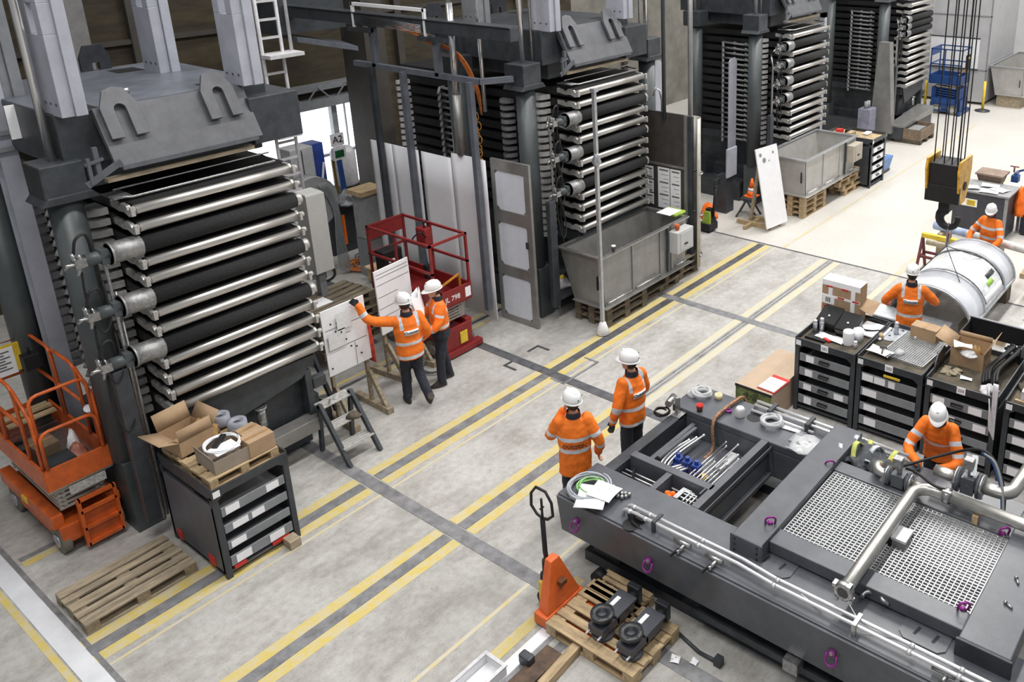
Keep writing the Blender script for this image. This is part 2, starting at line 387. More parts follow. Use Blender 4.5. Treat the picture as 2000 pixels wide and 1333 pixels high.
# ---------------------------------------------------------------- vertical filter presses (local: x along the rollers, -y towards the aisle)
PZ = [4.23 - .2178 * i for i in range(13)]
def hook_poly(w, h, sw):     # inverted U plate with cropped corners, base centre at 0,0
    c = w / 2
    pts = [(-c, 0), (-c, h * .62), (-c * .55, h * .95), (0, h), (c * .55, h * .95), (c, h * .62), (c, 0), (sw / 2, 0), (sw / 2, h * .55)]
    pts += [(sw / 2 * math.cos(t), h * .55 + sw / 2 * math.sin(t)) for t in (.5, 1.05, 1.57, 2.1, 2.65)]
    return pts + [(-sw / 2, h * .55), (-sw / 2, 0)]
def plate_in(M, poly, th, g):
    A = [g.bm.verts.new(M @ V((u, v, 0))) for u, v in poly]; B = [g.bm.verts.new(M @ V((u, v, th))) for u, v in poly]; n = len(poly)
    for i in range(n): g._f((A[i], A[(i + 1) % n], B[(i + 1) % n], B[i]))
    bmesh.ops.triangulate(g.bm, faces=[g._f(A[::-1]), g._f(B)])
def press(x0, motors, label, detail=True, rightcyl=True, covers=(), cyl=-.5, dep=3.05, zcol=9.5, beam_m=None, dz=0.0):
    t = thing('filter_press', label, 'filter press', (x0, 10.5, 0))
    slots = motors
    # base and lower pressure plate
    g = G(); g.box(-.15, 2.1, .45, dep + .25, .12, .62); g.box(.25, 1.8, .25, .5, .05, .40); g.box(-.3, .1, .5, dep + .15, 0, .3); g.box(1.85, 2.3, .5, dep + .15, 0, .3)
    g.obj('base_frame', dark, t, .01)
    g = G(); g.box(.35, 1.82, -.12, .12, .40, .60); g.obj('foot_bar', stain, t, .01)
    g = G(); g.prism([(-.02, 1.58), (1.90, 1.50), (1.66, 1.22), (.22, .98)], 'y', .02, .08); g.box(0, 1.9, .08, dep - .05, 1.3, 1.62); g.box(.15, 1.78, .2, dep - .05, .55, 1.3)
    g.box(1.70, 1.80, .02, .3, .55, 1.3); g.box(1.8, 2.0, 0, .12, .98, 1.14); g.obj('lower_pressure_plate', dark, t, .008)
    g = G(); g.cyl((1.02, .05, .78), (1.02, .05, 1.05), .06); g.cyl((1.02, .05, 1.05), (1.02, .05, 1.08), .09); g.obj('jack_pin', steel, t)
    # plate pack
    for i, zc in enumerate(PZ):
        g = G(); g.box(-.03, 1.99, .16, dep, zc - .075, zc + .055); g.box(-.01, 1.97, .11, dep - .05, zc - .098, zc - .08)
        g.obj('filter_plate', pack, t)
        m = i in slots
        if m:
            g = G(); g.cyl((.0, .0, zc), (1.93, .0, zc), .105, n=20); g.box(.02, 1.9, .0, .16, zc - .08, zc + .08); g.obj('drive_roller', cloth, t)
            g = G(); g.cyl((-.02, .0, zc), (-.36, .0, zc), .125, n=20); g.cyl((-.34, 0, zc), (-.36, 0, zc), .14, n=20); g.cyl((.0, 0, zc), (-.04, 0, zc), .10, n=12); g.box(-.1, .0, .0, .12, zc - .16, zc + .02)
            mo = g.obj('drive_motor', castm, t)
            g = G(); g.cyl((1.94, 0, zc), (2.02, 0, zc), .075, n=12); g.obj('roller_hub', brk, t)
            g = G(); g.cyl((-.36, 0, zc), (-.60, 0, zc), .075, n=12); g.box(-.46, -.38, -.07, .07, zc - .085, zc + .085)
            g.obj('gearbox', cylp, mo)
            g = G(); g.box(-.72, -.60, -.06, .06, zc - .05, zc + .05)
            for a, b in ((.03, .10), (-.03, .13), (.0, -.14)): g.cyl((-.66 + a, 0, zc), (-.70 + a, -.02, zc + b), .022, n=8)
            g.cyl((-.70, -.04, zc), (-.82, -.06, zc + .02), .02, n=8); g.cyl((-.70, .04, zc), (-.80, .06, zc - .06), .02, n=8)
            g.obj('valve_block', steel, mo)
        else:
            g = G(); g.cyl((0, -.02, zc), (1.91, -.02, zc), .058, n=20); g.obj('cloth_roller', roll, t)
            g = G(); g.box(.0, 1.9, .035, .16, zc - .045, zc + .05); g.obj('filter_cloth', cloth, t)
        # end brackets: notched steel arms running back from each roller
        for s, xa, xb in ((0, -.075, -.03), (1, 1.93, 1.965)):
            if m and not s: continue
            g = G()
            g.prism([(-.10, zc - .055), (-.02, zc - .07), (.10, zc - .035), (.22, zc - .05), (.42, zc - .02), (.42, zc + .055), (.30, zc + .05), (.26, zc + .02), (.20, zc + .02), (.16, zc + .06), (.02, zc + .055), (-.02, zc + .015), (-.05, zc + .02), (-.07, zc + .055), (-.10, zc + .045)], 'x', xa, xb)
            if s: g.cyl((1.965, -.02, zc), (2.02, -.02, zc), .035, n=10)
            else:
                g.cyl((-.03, -.02, zc), (.0, -.02, zc), .045, n=10); g.cyl((-.08, .24, zc - .01), (-.075, .24, zc - .01), .03, n=8)
            g.obj('roller_bracket', brk, t)
    # stacked lugs at the front left and the back left of the pack
    for i in range(21):
        zc = 4.10 - .1345 * i
        g = G(); g.prism([(.95 + .15 * math.cos(a), 0) if 0 else (-.10 - .20 * math.sin(a), .80 + .17 * math.cos(a)) for a in [PI * k / 10 for k in range(11)]] + [(-.04, .63), (-.04, .97)], 'z', zc - .045, zc + .035)
        g.cyl((-.22, .80, zc + .03), (-.22, .80, zc + .06), .03, n=8); g.obj('plate_lug', lugl, t)
    if detail:
        for i in range(20):
            zc = 3.95 - .1345 * i
            g = G(); yo = dep - 3.05; g.box(-.16, -.04, 2.75 + yo, 2.95 + yo, zc - .04, zc + .04); g.prism([(a_, b_ + yo) for a_, b_ in ((-.16, 2.78), (-.26, 2.74), (-.26, 2.80), (-.2, 2.84), (-.26, 2.90), (-.26, 2.95), (-.16, 2.92))], 'z', zc - .05, zc + .03); g.obj('plate_clip', lugw, t)
            g = G(); yo = (dep - 3.05) * .85; g.tube([(-.02, 1.95 + yo, zc), (-.18, 1.93 + yo, zc), (-.26, 1.86 + yo, zc - .04), (-.30, 1.84 + yo, zc - .10)], .032, 8); g.cyl((-.14, 1.9 + yo, zc), (-.14, 1.12 + yo, zc - .02), .028, n=8); g.cyl((-.14, 1.55 + yo, zc), (-.14, 1.62 + yo, zc), .042, n=8); g.cyl((-.14, 1.2 + yo, zc), (-.14, 1.27 + yo, zc), .040, n=8); g.obj('feed_nozzle', lugm, t)
    if dep > 4:
        for i in range(20):
            zc = 3.9 - .1345 * i; g = G(); g.prism([(-.06 - .16 * math.sin(a), 1.75 + .15 * math.cos(a)) for a in [PI * k / 8 for k in range(9)]] + [(-.03, 1.60), (-.03, 1.90)], 'z', zc - .04, zc + .03); g.obj('plate_lug', lugm, t)
    # upper pressure plate with sloping face, lifting eyes, trays
    bm_ = beam_m or beamp
    g = G(); g.box(-.45, 2.0, .38, 3.1, 4.75, 5.36); g.box(-.2, 1.9, .5, 3.0, 4.45, 4.75); g.box(1.62, 2.3, .15, .9, 4.6, 5.2); ub = g.obj('upper_beam', dark, t, .012)
    g = G(); g.box(-.44, 1.99, .385, 3.09, 5.355, 5.372); g.obj('top_plate', bm_, t)
    g = G(); g.prism([(.0, 4.74), (.33, 5.37), (.40, 5.37), (.40, 5.30), (.06, 4.74)], 'x', -.08, 1.66); g.prism([(-.01, 4.70), (.08, 4.70), (.08, 4.76), (.0, 4.76)], 'x', -.02, 1.60); g.obj('sloping_cover', slopep, t, .006)
    g = G()
    for x_, y_, a_, b_ in ((-.30, .39, .30, .32), (1.10, 2.45, .34, .36), (1.28, .42, .30, .36)):
        g = G(); g.box(x_, x_ + a_, y_, y_ + b_, 5.36, 5.375); g.obj('beam_opening', black, t)
    g = G(); g.cyl((.55, .95, 5.36), (.55, .95, 5.44), .035); g.obj('grease_fitting', steel, t)
    sl = frame((0, 0, 0), (1, 0, 0), (0, .33, .63))
    for hx in (.17, 1.30):
        g = G(); plate_in(Matrix.Translation((hx, .12, 5.03)) @ sl, hook_poly(.40, .60, .13), .05, g); g.obj('lifting_eye', slopep, t)
    for hx in (1.05, -.6):
        g = G(); g.prism([(hx + .38 * u, 5.36 + v) for u, v in ((-.5, 0), (-.5, .2), (-.3, .36), (.3, .36), (.5, .2), (.5, 0), (.12, 0), (.12, .12), (-.12, .12), (-.12, 0))], 'y', 2.98, 3.04); g.obj('rear_lifting_eye', dark, t)
    g = G(); g.box(-.18, 1.55, .05, .15, 4.58, 4.625); g.obj('timber_packer', woodg, t)
    g = G(); g.bar((-.42, -.02, 4.62), (-.02, .02, 4.80), .03, .07); g.bar((-.36, -.02, 4.62), (-.36, -.02, 4.92), .035, .035); g.bar((-.26, .02, 4.70), (-.26, .02, 5.02), .05, .05); g.bar((-.40, -.02, 4.85), (-.2, .0, 4.88), .03, .03); g.obj('support_arm', frp, t)
    g = G(); g.tube([(-.2, .05, 4.42), (-.02, -.07, 4.40), (1.72, -.07, 4.40), (1.72, .3, 4.43)], .014, 6); g.box(-.2, .0, -.05, .3, 4.40, 4.41); g.tube([(-.1, .2, 4.45), (1.8, .2, 4.45)], .012, 6); g.obj('drip_tray_frame', steel, t)
    # columns above, chrome rods, cylinders
    for cx, cy, w_, d_, m in ((-.44, .16, .13, .44, post_p), (1.60, .16, .13, .44, post_p), (1.42, 1.95, .14, .46, post_p), (-.44, 1.95, .14, .46, greyp)):
        g = G(); g.box(cx, cx + w_, cy, cy + d_, 5.36, 6.25); g.box(cx, cx + w_, cy, cy + d_ * .32, 6.25, 6.58); g.box(cx, cx + w_, cy + d_ * .68, cy + d_, 6.25, 6.58); g.box(cx, cx + w_, cy, cy + d_, 6.58, zcol)
        g.box(cx + w_, cx + w_ + .12, cy - .03, cy + .0, 5.36, zcol)
        co = g.obj('tie_column', m, t, .006)
        g = G()
        for q in range(3): g.cyl((cx - .006, cy + .08 + q * .14, 5.5), (cx + .01, cy + .08 + q * .14, 5.5), .016, n=6)
        g.obj('bolt_head', dark, co)
    for s in ([-1, 1] if rightcyl else [-1]):
        x = cyl if s < 0 else 2.74; ya = .5
        g = G(); g.cyl((x, ya, 1.0), (x, ya, 4.42), .175, n=24); g.box(x - .13, x + .2, ya - .2, ya + .2, .0, 1.0); cy_ = g.obj('hydraulic_cylinder', cylp, t)
        g = G(); g.box(x - .24, x + .2, ya - .22, ya + .24, 4.47, 4.85); g.prism([(x - .3, 4.40), (x + .3, 4.40), (x + .22, 4.50), (x - .22, 4.50)], 'y', ya - .24, ya + .26); g.obj('cylinder_cap', dark, cy_, .015)
        g = G(); g.cyl((x - .02, ya, 4.85), (x - .02, ya, zcol), .048, n=14); g.obj('piston_rod', chrome, cy_)
        g = G(); g.tube([(x - .22 * s, ya, 4.5), (x - .22 * s, ya, zcol)], .02, 8); g.obj('guide_rod', steel, cy_)
        g = G(); g.box(x - .15, x + .1, ya + .3, ya + 2.6, .0, .5); g.box(x - .12, x + .05, ya - .55, ya - .45, .3, 2.4); g.obj('side_frame', dark, t, .01)
        g = G(); g.tube([(x + .1 * -s, ya - .45, .2), (x + .1 * -s, ya - .45, 3.6), (x + .1 * -s, ya - .40, 3.8), (x + .18 * -s, ya - .35, 3.86), (x + .25 * -s, ya - .35, 3.7)], .022, 8); g.tube([(x - .16 * s, ya - .40, .2), (x - .16 * s, ya - .40, 3.3)], .016, 8); g.obj('oil_pipe', steel, t)
    if detail:
        for q, zc in enumerate([PZ[k] for k in slots][:3]):
            g = G(); g.tube(smooth([(-.70, -.02, zc + .12), (-.66, -.04, zc + .28), (-.55, -.02, zc + .30), (-.50, .05, zc + .05), (-.48, .1, zc - .6), (-.42, .1, max(.5, zc - 1.2))]), .017, 8); g.obj('oil_hose', black, t)
            g = G(); g.tube(smooth([(-.66, 0, zc - .12), (-.68, -.02, zc - .45), (-.62, -.06, zc - .85), (-.50, -.04, zc - .75), (-.46, .05, zc - .3)]), .013, 6); g.obj('oil_hose', black, t)
    g = G(); g.cyl((-.68, 2.45, .9), (-.68, 2.45, 4.42), .175, n=24); g.box(-.88, -.48, 2.25, 2.65, 0, .9); rc = g.obj('rear_cylinder', cylp, t)
    g = G(); g.box(-.9, -.46, 2.2, 2.7, 4.42, 4.8); g.obj('cylinder_cap', dark, rc, .015)
    g = G(); g.cyl((-.7, 2.45, 4.8), (-.7, 2.45, zcol), .045, n=12); g.obj('piston_rod', chrome, rc)
    for dx, dy, z0, z1 in covers:
        g = G(); g.prism([(dx - .17, z0), (dx + .17, z0), (dx + .17, z1 - .06), (dx + .10, z1), (dx - .10, z1), (dx - .17, z1 - .06)], 'y', dy, dy + .03); g.obj('cylinder_guard', post_p, t)
    return t
press(3.97, (2, 5, 8), 'nearest and largest filter press, silver roller stack behind the orange scissor lift', rightcyl=False)
press(11.57, (2, 5, 8), 'second filter press, with white curtain sheets on its left side and a tub before it', beam_m=dark, cyl=-.8, dep=5.0)
press(19.65, (1, 3, 5, 7), 'third filter press from the left, tall pale cylinder guards on its left side', rightcyl=False, beam_m=dark, cyl=-.92, covers=((-1.3, .9, 1.15, 3.78), (-4.98, .5, 2.9, 4.3)))
press(27.55, (2, 3, 4), 'farthest filter press, in front of the pale grey enclosure', rightcyl=False, beam_m=dark, cyl=-.8)

# ---------------------------------------------------------------- pallets
def pallet(x, y, z, rz, m, mx, label, group=None, cat='pallet'):     # corner at x,y; long side along local x (1.2), short along y (0.8)
    t = thing('wooden_pallet', label, cat, (x, y, z), rz, group)
    for y0, w_ in ((0, .14), (.175, .10), (.33, .14), (.525, .10), (.66, .14)):
        g = G(); j = rnd.uniform(-.006, .006); g.box(j, 1.2 + j, y0, y0 + w_, .122, .144); g.obj('top_board', m, t, .003)
    for x0 in (0, .53, 1.06):
        g = G(); g.box(x0, x0 + .14, 0, .8, .100, .122); g.obj('cross_board', mx, t)
        for y0 in (0, .33, .66):
            g = G(); g.box(x0, x0 + .14, y0, y0 + .14, .022, .100); g.obj('block', mx, t)
    for y0 in (0, .33, .66):
        g = G(); g.box(0, 1.2, y0, y0 + .14, 0, .022); g.obj('bottom_board', m, t)
    return t
woodm = mat('grey_brown_pallet_wood', (.17, .14, .10), .85, var=.4, vs=4, stretch=(1, 6, 6))
woodmx = mat('grey_brown_pallet_end', (.13, .105, .075), .85, var=.4, vs=4)
pallet(2.24, 9.53, 0, 0, woodg, woodx, 'grey empty pallet lying on the floor left of the drawer cabinet')
def restack(src, spots):
    for x, y, z, lab in spots: dup(src, (x, y, z), src.rotation_euler.z, lab, 'pallets under the stainless tubs')
p = pallet(11.03, 9.5, 0, 0, woodm, woodmx, 'bottom pallet of the left stack under the nearer tub', 'pallets under the stainless tubs')
restack(p, [(11.05, 9.52, .144, 'middle pallet of the left stack under the nearer tub'), (11.03, 9.5, .288, 'top pallet of the left stack under the nearer tub'),
            (12.28, 9.62, 0, 'single low pallet between the two stacks under the nearer tub'),
            (13.03, 9.64, .144, 'middle pallet of the right stack under the nearer tub'), (13.0, 9.62, .288, 'top pallet of the right stack under the nearer tub')])
dup(p, (13.02, 9.66, 0), 0, 'bottom pallet of the right stack under the nearer tub', 'pallets under the stainless tubs')
p = pallet(18.32, 9.28, 0, 0, wood, woody, 'bottom pallet of the left stack under the farther tub', 'pallets under the stainless tubs')
restack(p, [(18.33, 9.29, .144, 'second pallet up in the left stack under the farther tub'), (18.32, 9.28, .288, 'third pallet up in the left stack under the farther tub'), (18.31, 9.28, .432, 'topmost pallet of the left stack under the farther tub'),
            (20.2, 9.25, .288, 'lower pallet of the right stack under the farther tub'), (20.3, 9.25, .432, 'upper pallet of the right stack under the farther tub')])
dup(p, (20.5, 9.2, 0), 0, 'floor pallet of the right stack under the farther tub', 'pallets under the stainless tubs')
dup(p, (20.4, 9.22, .144), 0, 'second pallet up in the right stack under the farther tub', 'pallets under the stainless tubs')

# ---------------------------------------------------------------- stainless tubs
def tub(x0, x1, y0, y1, z0, z1, m, label, boxm):
    t = thing('stainless_tub', label, 'tub', (x0, y0, z0), world=True)
    g = G(); w_ = .015; yb = y1 - .25; xb0, xb1 = x0 + .06, x1 - .05
    g.hexa([(xb0, y0, z0), (xb1, y0, z0), (xb1, y0 + w_, z0), (xb0, y0 + w_, z0), (x0, y0, z1), (x1, y0, z1), (x1, y0 + w_, z1), (x0, y0 + w_, z1)])
    g.hexa([(xb0, yb, z0), (xb1, yb, z0), (xb1, yb + w_, z0), (xb0, yb + w_, z0), (x0, y1, z1), (x1, y1, z1), (x1, y1 + w_, z1), (x0, y1 + w_, z1)])
    g.hexa([(xb0, y0, z0), (xb0 + w_, y0, z0), (xb0 + w_, yb, z0), (xb0, yb, z0), (x0, y0, z1), (x0 + w_, y0, z1), (x0 + w_, y1, z1), (x0, y1, z1)])
    g.hexa([(xb1, y0, z0), (xb1 + w_, y0, z0), (xb1 + w_, yb, z0), (xb1, yb, z0), (x1, y0, z1), (x1 + w_, y0, z1), (x1 + w_, y1, z1), (x1, y1, z1)])
    g.box(xb0, xb1, y0, yb, z0, z0 + .02); g.obj('tub_wall', m, t)
    g = G()
    for a, b, c, d in ((x0 - .06, x1 + .06, y0 - .05, y0 + .03), (x0 - .06, x1 + .06, y1 - .02, y1 + .06), (x0 - .06, x0 + .03, y0 + .03, y1 - .02), (x1 - .03, x1 + .06, y0 + .03, y1 - .02)): g.box(a, b, c, d, z1, z1 + .03)
    g.obj('rim', steel if m is stain else galv, t)
    g = G(); g.box(x0 - .02, x1 + .1, y0 - .10, y0, z0 - .0, z0 + .02); g.box(x0 - .02, xb0, y0, yb, z0, z0 + .02); g.obj('base_flange', m, t)
    L_ = x1 - x0
    for f in (.33, .66, .80):
        g = G(); g.hexa([(x0 + L_ * f, y0 - .02, z0 + .02), (x0 + L_ * f + .05, y0 - .02, z0 + .02), (x0 + L_ * f + .05, y0, z0 + .02), (x0 + L_ * f, y0, z0 + .02), (x0 + L_ * f, y0 - .02, z1), (x0 + L_ * f + .05, y0 - .02, z1), (x0 + L_ * f + .05, y0, z1), (x0 + L_ * f, y0, z1)]); g.obj('stiffener', m, t)
    for a, b in ((.05, .30), (.37, .64), (.86, .97)):
        g = G(); g.cyl((x0 + L_ * a, y0 - .06, z0 + .10), (x0 + L_ * b, y0 - .06, z0 + .10), .014, n=8); g.cyl((x0 + L_ * a, y0 - .06, z0 + .10), (x0 + L_ * a, y0, z0 + .06), .012, n=6); g.cyl((x0 + L_ * b, y0 - .06, z0 + .10), (x0 + L_ * b, y0, z0 + .06), .012, n=6); g.obj('handrail', chrome, t)
    g = G(); g.box(x0 - .012, x0 + .05, y0 + .10, y0 + .12, z0 + .35, z0 + .62); g.obj('level_slot', black, t)
    bx = x1 - .62
    g = G(); g.box(bx, bx + .55, y0 - .24, y0 - .02, z1 - .55, z1 - .10); e = g.obj('control_box', boxm, t, .012)
    g = G(); g.box(bx + .10, bx + .50, y0 - .25, y0 - .24, z1 - .5, z1 - .14); g.obj('box_door', boxm, e)
    g = G()
    for q in (.24, .30): g.cyl((bx + q, y0 - .25, z1 - .38), (bx + q, y0 - .27, z1 - .38), .02, n=8)
    g.obj('lock_knob', black, e)
    g = G(); g.box(bx - .06, bx - .02, y0 - .05, y0, z0 + .05, z1); g.obj('cable_channel', dark, t)
    return t
tub(10.93, 13.58, 9.52, 10.5, .436, 1.42, stain, 'grey stainless tub on pallets in front of the second filter press', mat('light_grey_box', (.5, .5, .5), .4, var=.05))
tub(18.25, 21.1, 9.25, 10.4, .58, 1.5, mat('light_stainless', (.46, .45, .43), .45, .45, var=.12, vs=3), 'pale stainless tub on light pallets in front of the third filter press', mat('beige_box', (.40, .36, .30), .45, var=.1))
def cup(x, y, z, label):
    t = thing('paper_cup', label, 'cup', (x, y, z))
    g = G(); g.lathe([(.028, 0), (.040, .10)], n=14); g.obj('cup_body', mat('dark_cup_paper', (.05, .035, .03), .6), t)
    g = G(); g.lathe([(.043, .10), (.043, .115), (.036, .12)], n=14); g.obj('lid', white, t)
cup(11.30, 9.53, 1.45, 'small dark paper cup with white lid on the tub rim')
t = thing('paper_tray', 'green tray with white papers on the tub corner', 'tray', (13.55, 9.85, 1.45))
g = G(); g.box(-.16, .20, -.22, .2, 0, .06); g.obj('green_tray', mat('lime_plastic', (.32, .48, .05), .5), t, .02)
g = G(); g.box(-.28, .12, -.16, .18, .062, .070); g.obj('sheet', paper, t)
g = G(); g.cyl((13.12, 9.4, 1.32), (13.12, 9.4, 1.37), .04); g.cyl((13.12, 9.4, 1.37), (13.12, 9.4, 1.44), .052); tag(g.obj('beacon_lamp', mat('amber_lens', (.5, .1, .02), .3)), 'orange beacon lamp standing on the tub control box', 'lamp')
t = thing('standing_pole', 'tall thin galvanised pole with cup foot in front of the nearer tub', 'pole', (10.82, 9.44, 0))
g = G(); g.box(-.03, .03, -.03, .03, .22, 4.55); g.obj('pole_tube', galv, t)
g = G(); g.lathe([(.10, .0), (.13, .03), (.06, .24), (.03, .26)], n=12); g.obj('cup_foot', white, t)
g = G(); g.lathe([(.03, 3.2), (.09, 3.28), (.04, 3.42), (.03, 3.44)], n=12); g.obj('collar', galv, t)
g = G(); g.box(-.05, .06, -.05, .05, 4.5, 4.56); g.obj('pole_cap', galv, t)
# drip plate and bag left of the tub
g = G(); g.box(10.80, 12.2, 10.45, 11.25, .40, .43); tag(g.obj('drip_plate', dark), 'dark steel plate jutting out left of the nearer tub', 'plate')
t = thing('plastic_bag', 'white and blue plastic bag on the dark plate beside the tub', 'bag', (11.3, 10.85, .43))
def blob(g, c, r, h, seed, n=14, m=7, k=.25):
    R = random.Random(seed); ph = [R.uniform(0, 6) for _ in range(6)]
    g.loft([[(c[0] + r * (1 - (i / m) ** 2.2 * .85) * (1 + k * math.sin(3 * a + ph[0] + i) * .5 + k * math.sin(5 * a + ph[1] + 2 * i) * .5) * math.cos(a), c[1] + r * (1 - (i / m) ** 2.2 * .85) * (1 + k * math.sin(2 * a + ph[2] + i) + k * math.sin(7 * a + ph[3]) * .4) * math.sin(a), c[2] + h * i / m * (1 + .15 * math.sin(4 * a + ph[4]))) for a in [2 * PI * j / n for j in range(n)]] for i in range(m + 1)])
    return g
blob(G(), (0, 0, 0), .20, .16, 3).obj('bag_body', paper, t); blob(G(), (.12, -.1, .0), .12, .12, 5).obj('blue_wrap', bluev, t); blob(G(), (.02, .02, .13), .07, .08, 8).obj('yellow_top', yellow, t)

# ---------------------------------------------------------------- curtain sheets, gantry and doors round the second press
def curtain(x, y0, y1, z0, z1, bow, label):
    g = G(); n = 8
    g.sheet([[(x + bow * math.sin(PI * j / n) , y0 + (y1 - y0) * j / n, z0 + (z1 - z0) * i / 4) for j in range(n + 1)] for i in range(5)], .012)
    o = tag(g.obj('shield_curtain', sheetw), label, 'shield sheet', 'white curtain sheets of the second press'); return o
for a, b, lab in ((14.62, 13.95, 'leftmost white curtain sheet, farthest back beside the hall column'), (13.93, 13.16, 'second white curtain sheet from the left, behind the red lift'),
                  (13.08, 12.24, 'third white curtain sheet from the left, above the red lift platform'), (12.22, 11.32, 'rightmost white curtain sheet, next to the door with three windows')):
    curtain(10.0, b, a, .10 if a < 13 else .4, 3.2 if a < 12.3 else 3.1, .0 if a > 12.3 else .03, lab)
t = thing('steel_gantry', 'dark grey steel gantry with railings over the left side of the second press', 'gantry', (10, 13, 0), world=True)
g = G(); g.box(9.93, 10.13, 10.4, 17.2, 5.36, 5.58); g.box(9.9, 10.16, 10.4, 17.2, 5.58, 5.60); g.obj('top_beam', dark, t, .008)
g = G(); g.box(9.95, 10.05, 11.3, 14.8, 4.56, 4.66); g.bar((10.0, 11.3, 4.61), (10.5, 11.0, 4.61), .1, .1); g.obj('lower_rail', beamp, t)
for y in (14.15, 12.35):
    g = G(); g.box(9.95, 10.07, y - .05, y + .05, 4.6, 5.36); g.obj('hanger', beamp, t)
for y in (14.18, 13.25, 11.45):
    g = G(); g.box(9.86, 9.96, y - .05, y + .05, .3, 4.6); g.obj('upright', beamp if y < 14 else dark, t)
for yy in (14.6, 12.53):
    g = G(); g.box(9.92, 9.97, yy - .025, yy + .025, 5.3, 5.78); g.obj('rail_post', white, t)
g = G(); g.box(9.92, 9.97, 12.5, 14.62, 5.72, 5.78); g.obj('top_rail', white, t)
g = G()
for q in range(6): g.cyl((9.90, 14.3, 5.40 + q * .03), (9.9, 12.6, 5.36 + q * .025), .006, n=5)
g.obj('wire_rail', steel, t)
g = G(); g.box(9.88, 9.99, 14.1, 14.75, 5.24, 5.32); g.box(9.88, 9.99, 12.0, 12.7, 5.22, 5.30); g.obj('rail_bracket', dark, t)
t = thing('cable_loom', 'orange and yellow cable loom hanging down beside a steel pipe in the gantry', 'cable bundle', (10.3, 11.9, 3), world=True)
g = G()
for q in range(7): g.tube(smooth([(9.95, 14.0 - q * .12, 5.42 + q * .01), (9.94, 13.2 - q * .08, 5.36 + .015 * q), (9.96, 12.7, 5.28 - .01 * q), (10.2, 12.0 + .02 * q, 5.0), (10.35, 11.75 + .015 * q, 4.4), (10.36, 11.72, 3.9)]), .014, 5)
g.obj('cable_run', copper, t)
g = G()
for q in range(16): g.tube(coil((10.3, 11.80 + .05 * math.sin(q * 2.3), 3.88 - q * .085), .075, 1.15, .0, -.04, n=12, ax='x'), .010, 5, cap=False)
g.obj('cable_loops', mat('amber_cable', (.55, .24, .03), .5, var=.4, vs=9), t)
t = thing('riser_pipe', 'polished steel riser pipe beside the orange cable loom', 'pipe', (10.0, 11.95, 3), world=True)
g = G(); g.cyl((10.05, 11.98, 3.2), (10.05, 11.98, 4.3), .085); g.obj('grey_sleeve', stain, t)
g = G(); g.cyl((10.05, 11.98, 4.3), (10.05, 11.98, 5.9), .06); g.cyl((10.3, 11.55, 4.0), (10.3, 11.55, 7.5), .035); g.obj('pipe', chrome, t)
def paned_door(M, w_, h, rows, label):
    t = thing('paned_door', label, 'door', M, -PI / 2 + .03)
    g = G(); f = .13
    zs = [0] + rows + [h]
    g.box(0, .09, -.03, .03, 0, h); g.box(w_ - .13, w_, -.03, .03, 0, h)
    for z0, z1 in zip([0] + [r[1] for r in rows], [r[0] for r in rows] + [h]): g.box(.09, w_ - .13, -.03, .03, z0, z1)
    g.obj('door_frame', stain, t, .004)
    for z0, z1 in rows:
        g = G(); n = 8; c = .07
        poly = [(.09 + c, z0), (w_ - .13 - c, z0), (w_ - .13, z0 + c), (w_ - .13, z1 - c), (w_ - .13 - c, z1), (.09 + c, z1), (.09, z1 - c), (.09, z0 + c)]
        g.prism(poly, 'y', -.012, .012); g.obj('pane', mat('milky_pane', (.66, .69, .76), .3, var=.05), t)
        g = G()
        for u, v in ((.09, z0), (w_ - .13 - c, z0), (.09, z1 - c), (w_ - .13 - c, z1 - c)): g.box(u, u + c, .013, .02, v, v + c)
    g = G(); g.box(w_ - .16, w_ - .10, -.05, -.03, h * .5, h * .5 + .12); g.obj('latch', dark, t)
    return t
paned_door((10.27, 11.47, .0), .93, 3.17, [(.12, .93), (1.14, 1.98), (2.22, 2.96)], 'open steel door with three milky panes beside the white curtain sheets')
t = thing('service_door', 'dark open door with printed sheets, right of the second press', 'door', (14.0, 10.85, 1.2), world=True)
g = G(); g.box(13.98, 14.02, 9.80, 10.90, 1.15, 3.42); g.obj('door_leaf', mat('dark_brown_panel', (.055, .048, .044), .5, var=.25), t)
g = G(); g.box(13.96, 14.04, 9.76, 9.82, 1.15, 3.42); g.box(13.96, 14.04, 9.82, 10.9, 2.28, 2.33); g.obj('door_edge', stain, t)
for i, (ya, yb, za, zb) in enumerate(((10.84, 10.62, 1.95, 2.22), (10.84, 10.62, 1.65, 1.92), (10.84, 10.62, 1.38, 1.62), (10.50, 10.20, 1.35, 2.24), (10.18, 9.92, 1.35, 2.24))):
    g = G(); g.box(13.972, 13.979, yb, ya, za, zb); s_ = g.obj('instruction_sheet', paper, t)
    g = G()
    for q in range(4 if i < 3 else 9):
        zz = zb - .05 - q * (.06 if i < 3 else .09); g.box(13.969, 13.972, yb + .03, ya - .04 - .05 * (q % 3), zz - .02, zz - (.012 if q % 3 else -.01))
    g.obj('printed_lines', mat('print_ink', (.12, .12, .13), .8), s_)
t = thing('curved_jamb', 'tall rounded steel jamb at the right end of the second press', 'jamb', (14.1, 9.7, 0), world=True)
g = G(); g.sheet([[(14.12 + .20 * math.sin(a), 9.62 + .12 - .17 * math.cos(a), z_) for a in [PI * k / 8 - .25 for k in range(9)]] for z_ in (.12, 1.6, 3.35)], .015); g.obj('jamb_sheet', mat('zinc_sheet', (.50, .48, .44), .42, .5, var=.15), t)
g = G(); g.box(14.0, 14.08, 9.66, 9.78, .1, 3.4); g.obj('jamb_post', dark, t)
g = G()
for zz in (.4, 1.3, 2.2): g.tube(arc((14.12, 9.70, zz), .19, -100, 60, 8), .016, 6)
g.obj('jamb_hoop', steel, t)
